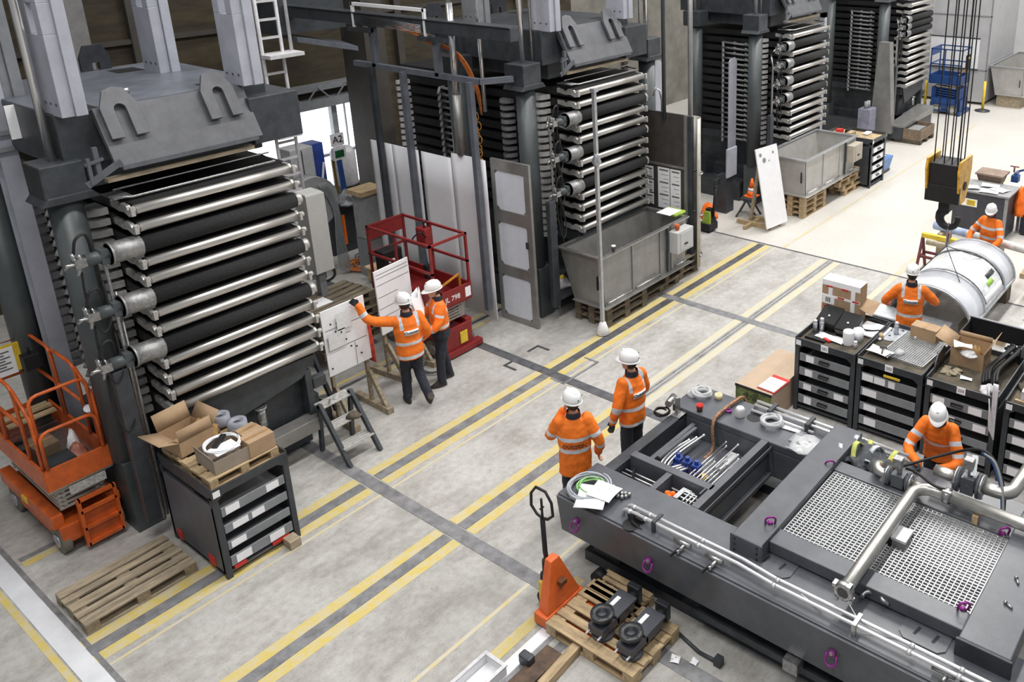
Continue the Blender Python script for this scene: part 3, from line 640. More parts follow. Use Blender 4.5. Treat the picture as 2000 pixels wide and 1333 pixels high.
g = G(); g.cyl((14.28, 9.88, .0), (14.28, 9.88, 8.5), .05, n=10); tag(g.obj('drain_pipe', stain), 'tall thin grey pipe rising behind the rounded steel jamb', 'pipe')
g = G(); g.cyl((13.95, 10.3, 3.3), (13.95, 10.3, 8.5), .04, n=10); tag(g.obj('conduit_pipe', dark), 'dark thin pipe rising behind the service door', 'pipe')

# ---------------------------------------------------------------- scissor lifts
def scissor_lift(name, loc, W, L, zd, zr, pm, label, gate, extra):
    t = thing(name, label, 'scissor lift', loc)
    g = G(); g.box(.02, W - .02, .05, L - .1, .18, .42); g.box(-.03, .10, .1, L - .15, .40, .58); g.box(W - .10, W + .03, .1, L - .15, .40, .52); g.obj('chassis', pm, t, .012)
    for x, s in ((.0, -1), (W, 1)):
        for y in (.22, L - .35):
            g = G(); g.cyl((x - .05 * s - .04, y, .18), (x - .05 * s + .06, y, .18), .18, n=22); wh = g.obj('wheel', mat('wheel_rubber', (.17, .155, .13), .7) if 'wheel_rubber' not in MATS else MATS['wheel_rubber'], t, .01)
            g = G(); xx = x - .05 * s + (.065 if s > 0 else -.045); g.cyl((xx - .01, y, .18), (xx + .01, y, .18), .09, n=14); g.obj('wheel_hub', galv, wh)
    # folded scissor arms
    g = G(); n = 6; za, zb = .60, zd - .04
    for x in (.12, W - .17):
        for k in range(n):
            z0, z1 = za + (zb - za) * k / n, za + (zb - za) * (k + 1) / n - .015
            g.bar((x, .15, z0 + .02), (x, L - .25, z1), .04, .035); g.bar((x + .05, .15, z1), (x + .05, L - .25, z0 + .02), .04, .035)
    for k in range(n + 1):
        z0 = za + (zb - za) * k / n
        for y in (.17, L - .3): g.cyl((.10, y, z0), (W - .08, y, z0), .022, n=8)
    g.obj('scissor_arms', mat('scissor_arm_paint', (.45, .43, .38), .45, var=.2) if 'scissor_arm_paint' not in MATS else MATS['scissor_arm_paint'], t)
    g = G(); g.box(0, W, 0, L, zd - .05, zd); g.obj('platform', pm if gate == 'bar' else steel, t)
    h = .26
    g = G(); g.box(-.01, .02, 0, L, zd - .02, zd + h); g.box(W - .02, W + .01, 0, L, zd - .02, zd + h); g.box(0, W, -.01, .02, zd - .02, zd + h); g.box(0, W, L - .02, L + .01, zd - .02, zd + h); g.obj('toe_board', pm, t)
    r = .021
    if gate == 'arch':
        for x in (.02, W - .02):
            g = G()
            for ya, yb in ((.42, L * .62), (L * .60, L - .03)):
                c = .14; zt = zr + .03
                g.tube([(x, ya, zd + h)] + [(x, ya + c - c * math.cos(a), zt - c + c * math.sin(a)) for a in (0, .5, 1.05, PI / 2)] + [(x, yb - c + c * math.sin(a), zt - c + c * math.cos(a)) for a in (0, .5, 1.05, PI / 2)] + [(x, yb, zd + h)], r, 8)
            g.tube([(x, .42, zd + .72), (x, L - .03, zd + .72)], r, 8); g.tube([(x, .05, zd + h), (x, .05, zd + .95), (x, .42, zr)], r, 8); g.obj('side_rail', pm, t)
        for zt, y in ((zr, .06), (zd + .74, .0)):
            c = .10; g = G(); g.tube([(.05, y, zd + h)] + [(.05 + c - c * math.cos(a), y, zt - c + c * math.sin(a)) for a in (0, .5, 1.05, PI / 2)] + [(W - .05 - c + c * math.sin(a), y, zt - c + c * math.cos(a)) for a in (0, .5, 1.05, PI / 2)] + [(W - .05, y, zd + h)], r, 8); g.obj('gate_arch', pm, t)
        g = G(); g.tube([(.02, L - .03, zd + h), (.02, L - .03, zr), (W - .02, L - .03, zr), (W - .02, L - .03, zd + h)], r, 8); g.tube([(.02, L - .03, zd + .72), (W - .02, L - .03, zd + .72)], r, 8); g.obj('end_rail', pm, t)
        # access ladder
        g = G(); x0, x1 = .24, W - .06
        for x in (x0, x1): g.box(x - .02, x + .02, -.06, -.01, .08, .74)
        for z in (.10, .32, .56, .72): g.box(x0, x1, -.06, -.01, z - .02, z + .02)
        g.box(x0, x1, -.01, .0, .12, .5); g.obj('access_ladder', pm, t)
    else:
        s_ = .024
        g = G()
        for x in (.02, W - .02):
            for z in (zr, zd + .66): g.bar((x, .0, z), (x, L, z), .04, .04)
            for y in (.02, L * .55, L - .02): g.bar((x, y, zd + h), (x, y, zr), .04, .04)
        for z in (zr,): g.bar((.0, .02, z), (W, .02, z), .04, .04); g.bar((0, L - .02, z), (W, L - .02, z), .04, .04)
        g.bar((0, L - .02, zd + .66), (W, L - .02, zd + .66), .04, .04); g.obj('guard_rail', pm, t)
        g = G(); g.box(.02, W - .02, L - .03, L - .01, zr - .26, zr - .02); g.obj('end_plate', pm, t)
        g = G(); g.bar((W - .16, .10, zd), (W - .16, .10, zd + .42), .03, .03); g.bar((.15, .12, zd + .30), (W - .16, .10, zd + .44), .03, .03); g.obj('gate_bar', yellow if 0 else mat('ochre_strap', (.45, .2, .02), .5), t)
        for x in (.02, W - .02):
            g = G(); g.box(x - .03, x + .03, .3, .9, .1, .16); g.obj('pothole_guard', pm, t)
        g = G(); g.box(-.06, W + .08, -.10, .05, .03, .14); g.box(.1, W - .1, -.04, 0, .14, .55); g.obj('bumper', pm, t, .01)
    extra(t, W, L, zd, zr)
    return t
def o_extra(t, W, L, zd, zr):
    g = G(); g.box(.12, W - .14, L - .08, L - .06, zr - .42, zr - .03); a = g.obj('notice_board', yellow, t)
    g = G(); g.box(.20, W - .22, L - .087, L - .081, zr - .44, zr - .06); nb_ = g.obj('notice_sheet', paper, a)
    g = G()
    for q in range(7): g.box(.24, W - .27 - .06 * (q % 2), L - .092, L - .088, zr - .12 - q * .04, zr - .105 - q * .04)
    g.obj('notice_lines', mat('print_ink', (.12, .12, .13), .8) if 'print_ink' not in MATS else MATS['print_ink'], nb_)
    g = G(); g.box(W - .24, W - .06, L - .5, L - .34, zr - .30, zr - .10); g.cyl((W - .15, L - .42, zr - .1), (W - .15, L - .42, zr), .02, n=8); g.obj('control_box', black, t, .01)
    g = G(); g.box(.2, W - .1, .02 - .035, -.012, zd - .17, zd - .05); g.obj('name_plate', mat('scraped_sticker', (.42, .42, .40), .6, var=.4, vs=30), t)
    g = G(); g.box(-.045, -.03, .85, 1.0, .46, .54); g.obj('yellow_sticker', yellow, t)
    g = G(); g.box(.10, .42, .12, .5, zd, zd + .16); g.obj('battery_tray', dark, t)
def r_extra(t, W, L, zd, zr):
    g = G(); g.box(W - .22, W - .05, .85, 1.1, zr - .36, zr - .06); c = g.obj('control_box', liftr, t, .01)
    g = G(); g.cyl((W - .14, .95, zr - .06), (W - .14, .95, zr + .03), .015, n=8); g.ball((W - .14, .95, zr + .05), .03); g.tube(smooth([(W - .2, .85, zr - .2), (W - .35, .8, zr - .05), (W - .42, .95, zr - .2), (W - .2, 1.0, zr - .33)]), .012, 6); g.obj('joystick', black, c)
    g = G(); g.box(.05, .45, L - .35, L - .1, zd + .28, zd + .72); d = g.obj('document_box', black, t, .02)
    g = G(); g.box(.15, .3, L - .36, L - .35, zd + .5, zd + .56); g.obj('sticker', paper, d)
    text_obj('fleet_number', 'JL 798', .13, frame((W * .40 + .05, -.013, zd + .10), (1, 0, 0), (0, 0, 1)), paper, t, .002, bold=.0)
    g = G(); g.box(W - .15, W - .03, -.016, -.012, zd + .02, zd + .2); g.obj('white_sticker', paper, t)
    g = G(); g.box(.42, .58, -.055, -.045, .2, .42); g.obj('yellow_sticker', yellow, t)
    g = G(); g.tube(smooth([(W - .3, .75, zd + .55), (W - .25, .7, zd + .2), (W - .4, .72, zd + .05), (W - .45, .6, zd + .3)]), .012, 6); g.box(W - .36, W - .26, .7, .8, zd + .25, zd + .5); g.obj('hung_harness', black, t)
scissor_lift('scissor_lift', (2.6, 11.0, 0), .70, 1.92, 1.0, 2.2, lifto, 'orange scissor lift at the left edge, boxes on its platform', 'arch', o_extra)
scissor_lift('scissor_lift', (8.41, 11.05, 0), .80, 1.72, .98, 2.14, liftr, 'dark red scissor lift in front of the white curtain sheets', 'bar', r_extra)
# things lying on the orange lift
def carton_closed(name, loc, sx, sy, sz, rz, m, label, cat='cardboard box', tape=True):
    t = thing(name, label, cat, loc, rz)
    g = G(); g.box(0, sx, 0, sy, 0, sz); g.obj('box_body', m, t, .004)
    if tape:
        g = G(); g.box(-.001, sx + .001, sy / 2 - .025, sy / 2 + .025, sz - .03, sz + .0015); g.obj('tape', mat('parcel_tape', (.36, .22, .11), .3) if 'parcel_tape' not in MATS else MATS['parcel_tape'], t)
    return t
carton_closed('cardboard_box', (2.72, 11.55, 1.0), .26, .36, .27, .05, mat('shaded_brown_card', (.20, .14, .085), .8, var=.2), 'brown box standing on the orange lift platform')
g = G(); blob(g, (3.10, 11.45, 1.0), .12, .2, 12); tag(g.obj('dust_bag', mat('reddish_plastic_bag', (.42, .16, .11), .5, var=.3)), 'crumpled reddish bag beside the box on the orange lift', 'bag')
g = G(); blob(g, (3.13, 11.62, 1.0), .08, .30, 4); tag(g.obj('white_rag', paper), 'white rag lying behind the reddish bag on the orange lift', 'rag')
g = G(); g.tube(coil((2.76, 12.2, 1.01), .14, 3, .012, .05), .012, 6); tag(g.obj('cable_coil', black), 'black cable coil on the orange lift platform', 'cable')
for k in range(3):
    g = G(); g.box(2.64 + k * .03, 3.24, 12.60 - k * .13, 12.70 - k * .13, 1.27 + .03 * (k % 2), 1.295 + .03 * (k % 2)); tag(g.obj('timber_board', wood), ('farthest', 'middle', 'nearest')[k] + ' of three pale boards lying across the orange lift', 'board', 'boards across the orange lift')
g = G(); g.cyl((3.25, 11.2, 1.72), (4.0, 12.5, .55), .05, n=10); g.bar((3.6, 11.8, 1.1), (4.05, 12.6, .42), .14, .03); tag(g.obj('steel_chute', galv), 'bright steel chute leaning between the orange lift and the press', 'chute')

# ---------------------------------------------------------------- drawer cabinets (local: front faces -y)
def drawer_cabinet(loc, rz, W, D, H, zt, label, fronts, handles, tags, fm, number=None, group=None, topm=None):
    t = thing('drawer_cabinet', label, 'drawer cabinet', loc, rz, group)
    g = G(); g.box(0, .03, 0, D, .06, H); g.box(W - .03, W, 0, D, .06, H); g.box(0, W, D - .03, D, .06, H); g.box(0, W, 0, D, .06, .09)
    g.box(.03, W - .03, .5, D, .09, H); g.obj('body', fm, t, .006)
    g = G()
    for x in (0, W - .07): g.box(x, x + .07, -.02, .05, 0, H + .14); g.box(x, x + .07, D - .05, D + .02, 0, H + .14)
    g.prism([(0, zt), (W, zt), (W, zt - .16), (W - .07, zt - .16), (W - .14, zt - .11), (.14, zt - .11), (.07, zt - .16), (0, zt - .16)], 'y', -.025, -.005)
    g.box(0, .02, -.02, D, zt - .14, zt + .02); g.box(W - .02, W, -.02, D, zt - .14, zt + .02); g.box(0, W, D - .02, D, zt - .14, zt + .02); g.obj('frame', dark, t, .005)
    g = G(); g.box(.02, W - .02, .0, D - .02, zt - .10, zt - .06); g.obj('top_shelf', topm or woodd, t)
    nz = len(fronts)
    for i, (z0, z1) in enumerate(fronts):
        g = G(); g.box(.08, W - .08, -.012, .01, z0, z1); g.box(.08, W - .08, .01, .5, z0, z0 + .015); d = g.obj('drawer', greyp if fm is not dark else MATS['mid_grey_paint'], t, .004)
        for a, b in tags[i]:
            g = G(); g.box(.08 + (W - .16) * a, .08 + (W - .16) * b, -.016, -.013, z0 + .012, z1 - .012); g.obj('drawer_label', paper, d)
        if handles and handles[i]:
            g = G(); xc = .08 + (W - .16) * handles[i]; zc = (z0 + z1) / 2; g.tube([(xc - .075, -.012, zc + .02), (xc - .075, -.05, zc), (xc + .075, -.05, zc), (xc + .075, -.012, zc + .02)], .012, 6); g.box(xc - .08, xc + .08, -.03, -.012, zc + .015, zc + .03); g.obj('handle', black, d)
    g = G(); g.box(.02, .10, -.03, -.026, zt - .11, zt - .03); g.obj('corner_label', paper, t)
    if number:
        g = G(); g.box(W * .44, W * .56, -.035, -.028, zt - .10, zt + .0); p = g.obj('number_plate', paper, t)
        text_obj('number', number, .055, frame((W * .5, -.036, zt - .05), (1, 0, 0), (0, 0, 1)), black, p, .001)
    return t
F4 = [(.14, .27), (.37, .48), (.60, .71), (.83, .95)]
L4 = [[(.0 + .08, .32), (.62, .86)], [(.05, .28)], [(.12, .36), (.42, .62)], [(.06, .27), (.70, .90)]]
m_cab = mat('cabinet_side_grey', (.10, .10, .115), .45, var=.15, vs=3, bump=.05)
cabl = drawer_cabinet((3.57, 9.1, 0), 0, .94, 1.24, 1.0, 1.24, 'dark grey drawer cabinet left of the aisle, open cartons on its top', F4, None, L4, m_cab, topm=wood)
g = G()
for x0, x1, y in ((.1, .25, -.022), (.58, .8, -.022)): g.box(x0, x1, y, y + .02, .09, .13)
g.box(-.012, -.0, .22, .36, .08, .2); g.box(-.012, 0, 1.0, 1.12, .08, .2); g.obj('red_mark', redb, cabl)
g = G(); g.box(4.28, 4.42, 8.92, 9.08, 0, .12); tag(g.obj('timber_block', woodg), 'small timber block on the floor under the left cabinet front', 'block')
pallet(3.62, 9.16, 1.18, 0, wood, woody, 'light pallet lying on top of the left drawer cabinet', cat='pallet').scale = (.70, 1.42, .9)
# cartons on the left cabinet (top of pallet at z = 1.31)
def open_carton(loc, sx, sy, sz, rz, m, label, flaps):
    t = thing('open_carton', label, 'carton', loc, rz); q = .006
    g = G(); g.box(0, sx, 0, q, 0, sz); g.box(0, sx, sy - q, sy, 0, sz); g.box(0, q, q, sy - q, 0, sz); g.box(sx - q, sx, q, sy - q, 0, sz); g.box(q, sx - q, q, sy - q, 0, q); g.obj('carton_body', m, t)
    for side, ang, ln in flaps:
        a = math.radians(ang); dx, dz = math.cos(a) * ln, math.sin(a) * ln; g = G()
        if side == '-x': g.sheet([[(0, 0, sz), (0, sy, sz)], [(-dx, 0, sz + dz), (-dx, sy, sz + dz)]], q)
        if side == '+x': g.sheet([[(sx, 0, sz), (sx, sy, sz)], [(sx + dx, 0, sz + dz), (sx + dx, sy, sz + dz)]], q)
        if side == '-y': g.sheet([[(0, 0, sz), (sx, 0, sz)], [(0, -dx, sz + dz), (sx, -dx, sz + dz)]], q)
        if side == '+y': g.sheet([[(0, sy, sz), (sx, sy, sz)], [(0, sy + dx, sz + dz), (sx, sy + dx, sz + dz)]], q)
        g.obj('flap', m, t)
    return t
ZT = 1.315
open_carton((3.66, 9.86, ZT), .42, .44, .20, .1, card, 'open brown carton with raised flaps at the back left of the left cabinet', [('-x', 20, .24), ('+y', 70, .22), ('+x', 55, .2), ('-y', 100, .15)])
open_carton((3.72, 9.20, ZT), .48, .46, .17, -.02, mat('grey_brown_card', (.30, .25, .20), .8, var=.1), 'low carton holding a white tube coil, near corner of the left cabinet', [('-x', 80, .05)])
t = thing('tube_coil', 'white plastic tube coil in the low carton on the left cabinet', 'tube coil', (3.96, 9.46, ZT + .06))
g = G(); g.tube(coil((0, 0, .10), .19, 4, .012, .035, jit=.04), .011, 6); g.obj('tube', white, t)
g = G(); g.box(-.16, .12, -.2, .02, .12, .128); g.obj('sheet', paper, t); g = G(); g.bar((-.1, -.02, .14), (.09, .12, .16), .06, .03); g.obj('black_clip', black, t)
carton_closed('cardboard_box', (4.13, 9.18, ZT), .32, .22, .20, 0, card, 'small closed brown carton at the right of the left cabinet')
carton_closed('cardboard_box', (4.19, 9.46, ZT), .28, .20, .15, .1, card, 'low closed carton behind the tube coil on the left cabinet')
g = G(); blob(g, (4.05, 10.12, ZT), .17, .22, 21, k=.35); tag(g.obj('paper_wad', cardd), 'crumpled brown packing paper on the left cabinet', 'paper')
for x, y, lab in ((4.36, 9.88, 'nearer grey tape roll on the left cabinet'), (4.30, 10.18, 'farther grey tape roll, partly behind the other on the left cabinet')):
    t = thing('tape_roll', lab, 'tape roll', (x, y, ZT), 0, 'tape rolls on the left cabinet')
    g = G(); g.lathe([(.05, 0), (.115, 0), (.12, .03), (.115, .14), (.06, .145), (.05, .09)], n=24); g.obj('band', mat('grey_tape', (.27, .28, .33), .5) if 'grey_tape' not in MATS else MATS['grey_tape'], t)
    g = G(); g.lathe([(.045, .0), (.052, .0), (.052, .11), (.045, .11)], n=20); g.obj('core', dark, t)

# ---------------------------------------------------------------- planning boards, steps
def planning_board(loc, rz, w_, z0, z1, tilt, label, rows):
    t = thing('planning_board', label, 'board', loc, rz)
    M = Matrix.Rotation(tilt, 4, 'X')
    g = G(); g.mbox(M, 0, w_, -.012, .012, z0, z1); g.obj('board_panel', paper, t, .003)
    g = G(); k = 0
    for zz, xa, xb in rows: g.mbox(M, xa * w_, xb * w_, -.0145, -.0125, zz, zz + .008)
    g.obj('ruled_lines', mat('print_ink', (.12, .12, .13), .8) if 'print_ink' not in MATS else MATS['print_ink'], t)
    for x, c in ((.07, -.10), (w_ - .07, -.10)):
        g = G(); g.bar((x, .045, 0.04), (x, .045 - math.sin(tilt) * z1 * .9, z1 * .95), .05, .055); g.bar((x, -.42, .05), (x, .45, .05), .10, .10); g.bar((x, -.33, .06), (x, .02, .62), .05, .08); g.obj('timber_stand', woodg, t)
    return t
b1 = planning_board((6.24, 10.86, 0), 0, .74, .82, 1.88, -.02, 'white planning board with notes and magnets on a timber stand, beside the stairs', [(1.55, .05, .95), (1.40, .05, .6), (1.22, .05, .95), (1.62, .3, .6)])
g = G()
for i in range(9): g.cyl((.05 + .6 * ((i * .37) % 1), -.022, .95 + .85 * ((i * .61) % 1)), (.05 + .6 * ((i * .37) % 1), -.012, .95 + .85 * ((i * .61) % 1)), .014, n=8)
g.obj('magnet', black, b1)
g = G(); g.box(.22, .46, -.016, -.0135, 1.50, 1.78); g.box(.05, .34, -.016, -.0135, 1.24, 1.52); g.obj('pinned_sheet', mat('thin_grey_paper', (.74, .74, .74), .7, var=.1, vs=30), b1)
g = G(); g.box(.47, .476, -.0145, -.0125, .84, 1.22); g.obj('column_line', black, b1)
planning_board((7.55, 11.35, 0), .12, .74, .80, 1.92, -.03, 'second white planning board with ruled lines, standing before the red lift', [(1.84, .03, .97), (1.78, .03, .97), (1.66, .03, .97), (1.45, .03, .6), (1.25, .03, .6), (1.1, .03, .6)])
g = G(); g.sheet([[(7.0, 10.80, .75), (7.0, 10.95, .75)], [(6.99, 10.80, 1.1), (6.99, 10.96, 1.1)], [(6.985, 10.82, 1.4), (6.985, 10.90, 1.4)]], .02); tag(g.obj('safety_vest', mat('red_blue_cloth', (.62, .06, .03), .7, var=.5)), 'folded red orange vest hanging at the right edge of the planning board', 'vest')
t = thing('step_stairs', 'black step stairs with three metal treads beside the planning board', 'stairs', (5.72, 9.78, 0))
for x in (0, .50):
    g = G(); g.bar((x, .0, 0), (x, .58, .80), .05, .08); g.bar((x, .58, .80), (x, .68, 0), .05, .06); g.obj('stringer', dark, t)
for z, y in ((.25, .10), (.5, .32), (.76, .52)):
    g = G()
    for k in range(4): g.box(0, .5, y + k * .052, y + k * .052 + .045, z - .02, z)
    g.obj('tread', alu, t)
g = G(); blob(g, (6.08, 10.12, .5), .09, .10, 31); tag(g.obj('tool_pouch', woodd), 'dirty tool pouch on the middle tread of the stairs', 'pouch')
for k, (dx, dy) in enumerate(((.12, .60), (.24, .66), (.34, .63))):
    g = G(); g.bar((5.72 + dx, 9.70 + dy, .775), (5.80 + dx, 9.80 + dy, .775), .03, .02); tag(g.obj('spanner', chrome), ('leftmost', 'middle', 'rightmost')[k] + ' of three tools on the top tread of the stairs', 'tool', 'tools on the stairs')
t = thing('step_stairs', 'second step stairs half hidden behind the planning board and the press', 'stairs', (5.95, 11.05, 0))
for x in (0, .45):
    g = G(); g.bar((x, .0, 0), (x, .75, 1.35), .05, .08); g.obj('stringer', dark, t)
for z, y in ((.3, .12), (.6, .30), (.9, .47), (1.2, .64)):
    g = G()
    for k in range(4): g.box(0, .45, y + k * .05, y + k * .05 + .042, z - .02, z)
    g.obj('tread', alu, t)
# stack of old pallets behind the board
p = pallet(7.05, 12.35, .95, .1, woodm, woodmx, 'topmost pallet of the dark stack behind the planning board', 'dark pallets behind the planning board')
for k in range(6): dup(p, (7.05 + .02 * (k % 2), 12.35, .805 - .1445 * k - .0), .1 - .02 * (k % 2), ('second', 'third', 'fourth', 'fifth', 'sixth', 'lowest')[k] + ' pallet from the top in the dark stack behind the planning board') if k < 5 else None
g = G(); g.box(7.2, 7.5, 12.6, 12.9, 1.097, 1.103); tag(g.obj('paper_sheet', paper), 'white paper lying on the dark pallet stack', 'paper')
g = G(); g.tube(coil((8.22, 11.0, .0), .22, 2.4, .02, .05), .016, 6); tag(g.obj('grey_hose', greyp), 'coiled grey hose on the floor between the two men at the board', 'hose')

# ---------------------------------------------------------------- big grey machine frame in the foreground (world coordinates)
inkm = MATS.get('print_ink') or mat('print_ink', (.12, .12, .13), .8)
brightp = mat('bright_tube_steel', (.74, .74, .76), .3, .55, var=.05)
fr = thing('press_base_frame', 'large dark grey steel machine frame with gratings in the right foreground', 'machine frame', (7.5, 2.5, 0), world=True)
g = G()
g.hexa([(6.10, -1.0, .42), (6.78, -1.0, .42), (6.78, 6.09, .46), (6.10, 6.09, .46), (6.04, -1.0, .98), (6.78, -1.0, .98), (6.78, 6.09, .98), (6.04, 6.09, .98)])
g.box(6.07, 6.78, -1, 6.09, .98, 1.0); g.obj('front_beam', frp, fr, .015)
g = G(); g.box(8.36, 9.0, 3.9, 6.10, .90, 1.0); g.box(8.36, 8.46, 3.9, 6.05, .5, .9); g.box(8.9, 9.0, 3.9, 6.05, .5, .9); g.box(8.32, 9.05, -1, 3.9, .55, .96); g.obj('rear_beam', frp, fr, .015)
g = G(); g.box(6.78, 8.36, 5.86, 5.98, .55, .95); g.box(6.78, 8.36, 5.98, 6.03, .90, .93); g.obj('end_channel', dark, fr)
g = G(); g.box(7.13, 7.24, 4.66, 5.86, .6, 1.0); g.obj('cross_bar', frp, fr, .008)
g = G(); g.box(6.78, 7.13, 5.21, 5.29, .6, .99); g.obj('bay_divider', frp, fr, .005)
g = G(); g.box(6.78, 8.36, 4.60, 4.70, .5, 1.0); g.box(6.78, 8.36, 4.54, 4.60, .5, .56); g.box(6.78, 8.36, 4.54, 4.555, .9, .96); g.obj('long_channel', frp, fr, .006)
g = G(); g.box(7.0, 7.12, 4.72, 4.74, 1, 1.004); g.box(6.78, 8.4, 4.70, 5.86, .58, .62); g.obj('bay_floor', frp, fr)
g = G(); g.box(7.3, 8.36, 5.50, 5.86, .54, .60); g.bar((7.35, 5.70, .82), (8.3, 5.70, .82), .06, .12); g.bar((7.4, 5.62, .90), (8.2, 5.60, .90), .05, .03); g.obj('hinged_flap', frp, fr)
g = G(); g.box(6.45, 8.95, 3.60, 3.95, 1.0, 1.20); g.box(6.44, 6.46, 3.58, 3.97, .98, 1.21); g.box(7.0, 8.36, 3.62, 3.9, .5, 1.0); g.obj('cross_frame', frp, fr, .012)
g = G()
for y in (3.64, 3.91):
    for z in (1.03, 1.10, 1.17): g.cyl((6.445, y, z), (6.43, y, z), .011, n=6)
g.obj('bolt_row', black, fr)
g = G(); g.box(6.62, 6.86, 1.58, 3.60, 1.02, 1.16); g.obj('near_rail', frp, fr, .012)
g = G(); g.box(8.14, 8.34, 1.58, 3.60, .98, 1.14); g.obj('far_rail', frp, fr, .012)
g = G(); g.box(6.50, 9.4, 1.12, 1.58, .98, 1.19); g.obj('right_cross_beam', frp, fr, .012)
g = G(); g.prism([(1.10, 1.19), (1.60, 1.19), (1.60, .90), (1.15, .90), (1.10, .95)], 'x', 6.47, 6.50); g.obj('end_plate', dark, fr, .01)
# gratings with an opening under the pipe
g = G(); X0, X1, Y0, Y1 = 6.87, 8.13, 1.60, 3.58
def gr(y0, y1):
    n = int((y1 - y0) / .050)
    for i in range(n + 1):
        y = y0 + (y1 - y0) * i / n
        if 2.42 < y < 2.66: g.box(X0, 7.34, y - .004, y + .004, 1.09, 1.12); g.box(7.62, X1, y - .004, y + .004, 1.09, 1.12)
        else: g.box(X0, X1, y - .004, y + .004, 1.09, 1.12)
gr(Y0, 2.60); gr(2.62, Y1)
for i in range(30):
    x = X0 + (X1 - X0) * i / 29
    if 7.34 < x < 7.62: g.box(x - .005, x + .005, Y0, 2.42, 1.10, 1.12); g.box(x - .005, x + .005, 2.66, Y1, 1.10, 1.12)
    else: g.box(x - .005, x + .005, Y0, Y1, 1.10, 1.12)
g.obj('grating', gridm, fr)
for x0, x1, y0, y1, z, m in ((7.1, 7.95, 2.75, 3.25, .84, greyp), (6.9, 8.3, 1.7, 2.2, .62, galv), (6.95, 8.25, 3.3, 3.5, .70, galv), (7.5, 8.1, 1.62, 2.4, .95, lugw)):
    g = G(); g.box(x0, x1, y0, y1, z - .03, z); g.obj('under_tray', m, fr)
for x in (6.5, 8.7):
    for y in (5.6, 3.6, 1.4):
        g = G(); g.box(x - .18, x + .18, y - .2, y + .2, .12, .46); g.obj('support_block', dark, fr)
g = G(); g.box(6.28, 6.5, -1, 5.9, .0, .14); g.box(6.15, 6.25, -1, 4.2, .2, .28); g.box(8.6, 8.8, -1, 5.9, 0, .14); g.obj('skid_rail', dark, fr)
for y in (3.0, 1.9):
    g = G(); g.box(6.02, 6.16, y - .08, y + .08, .28, .42); g.obj('clamp_bracket', steel, fr)
for y0, y1 in ((3.72, 3.25), (2.1, 1.66)):
    g = G(); g.prism([(6.44, y0), (6.66, y0), (6.66, y1), (6.44, y1 + .0), (6.38, y1 + .06), (6.38, y0 - .06)], 'z', 1.0, 1.012); pl = g.obj('slotted_plate', frp, fr)
    g = G()
    for q in (.3, .7): yy = y0 + (y1 - y0) * q; g.bar((6.47, yy, 1.0125), (6.58, yy - .02, 1.0125), .03, .003)
    g.obj('slot', black, pl)
for x, y, z in ((6.13, 5.05, 1.0), (6.15, 1.32, 1.0)):
    g = G(); g.lathe([(.10, .0), (.10, .003)], (x, y, z), n=20); g.obj('round_opening', black, fr)
# twin pipes along the front beam
for dx, lab in ((0, 'nearer'), (.085, 'farther')):
    g = G(); r = .019
    pts = [(6.21 + dx, 5.22, .98), (6.21 + dx, 5.22, 1.07), (6.21 + dx, 5.17, 1.10), (6.21 + dx, 3.72, 1.10), (6.17 + dx, 3.30, 1.10), (6.16 + dx, 1.0, 1.10), (6.16 + dx, -.9, 1.10)]
    g.tube(pts, r, 10)
    for y in (5.12, 4.9, 4.2, 3.28, 1.9, 1.45): g.cyl((6.20 + dx - (.04 if y < 3.5 else 0), y - .02, 1.10), (6.20 + dx - (.04 if y < 3.5 else 0), y + .02, 1.10), .027, n=10)
    g.obj('hydraulic_pipe', brightp, fr, label=lab + ' of the twin bright pipes on the front beam')
for y in (4.78, 2.42, .6):
    g = G(); x = 6.25 if y > 4 else 6.2; g.box(x - .08, x + .09, y - .02, y + .02, 1.12, 1.14); g.box(x - .08, x - .05, y - .02, y + .02, 1.0, 1.12); g.obj('pipe_clamp', dark if y > 4 else steel, fr)
for y in (4.35, 3.95, 1.55, 1.3):
    g = G(); g.cyl((6.17, y, 1.05), (6.08, y + .02, 1.03), .022, n=10); g.cyl((6.17, y - .07, 1.06), (6.17, y + .14, 1.06), .024, n=10); g.cyl((6.08, y + .02, 1.03), (6.05, y + .03, 1.02), .03, n=8); g.obj('valve_fitting', steel, fr)
    g = G(); g.bar((6.08, y + .02, 1.05), (5.99, y + .07, 1.0), .018, .03); g.obj('valve_lever', black, fr)
g = G(); g.cyl((6.24, 5.12, .85), (6.24, 5.12, 1.06), .05, n=10); g.box(6.2, 6.3, 4.95, 5.05, .95, 1.05); g.tube(smooth([(6.27, 5.1, 1.0), (6.15, 5.05, 1.03), (6.14, 4.9, .99)]), .012, 6); g.obj('hose_boot', black, fr)
def shackle(M, m=magenta):
    g = G(); a = [M @ V((.055 * math.cos(t), .0, .055 * math.sin(t) + .06)) for t in [PI * (.0 + k / 8) for k in range(9)]]
    g.tube([M @ V((.05, 0, 0))] + a + [M @ V((-.05, 0, 0))], .012, 8); g.cyl(M @ V((0, -.02, -.01)), M @ V((0, .02, -.01)), .035, n=12); s_ = g.obj('lifting_eye', m, fr)
    g = G(); g.cyl(M @ V((0, -.035, -.01)), M @ V((0, .035, -.01)), .018, n=8); g.obj('eye_bolt', steel, s_)
for p in ((8.15, 3.66, 1.14), (6.82, 3.70, 1.2), (8.16, 1.66, 1.14), (6.87, 1.66, 1.16)): shackle(Matrix.Translation(p) @ Matrix.Rotation(-.9, 4, 'Z') @ Matrix.Rotation(.3, 4, 'X'))
for p in ((6.045, 5.80, .74), (6.045, 4.75, .72), (6.045, 2.58, .76)): shackle(Matrix.Translation(p) @ Matrix.Rotation(PI / 2, 4, 'Z') @ Matrix.Rotation(-2.7, 4, 'X'))
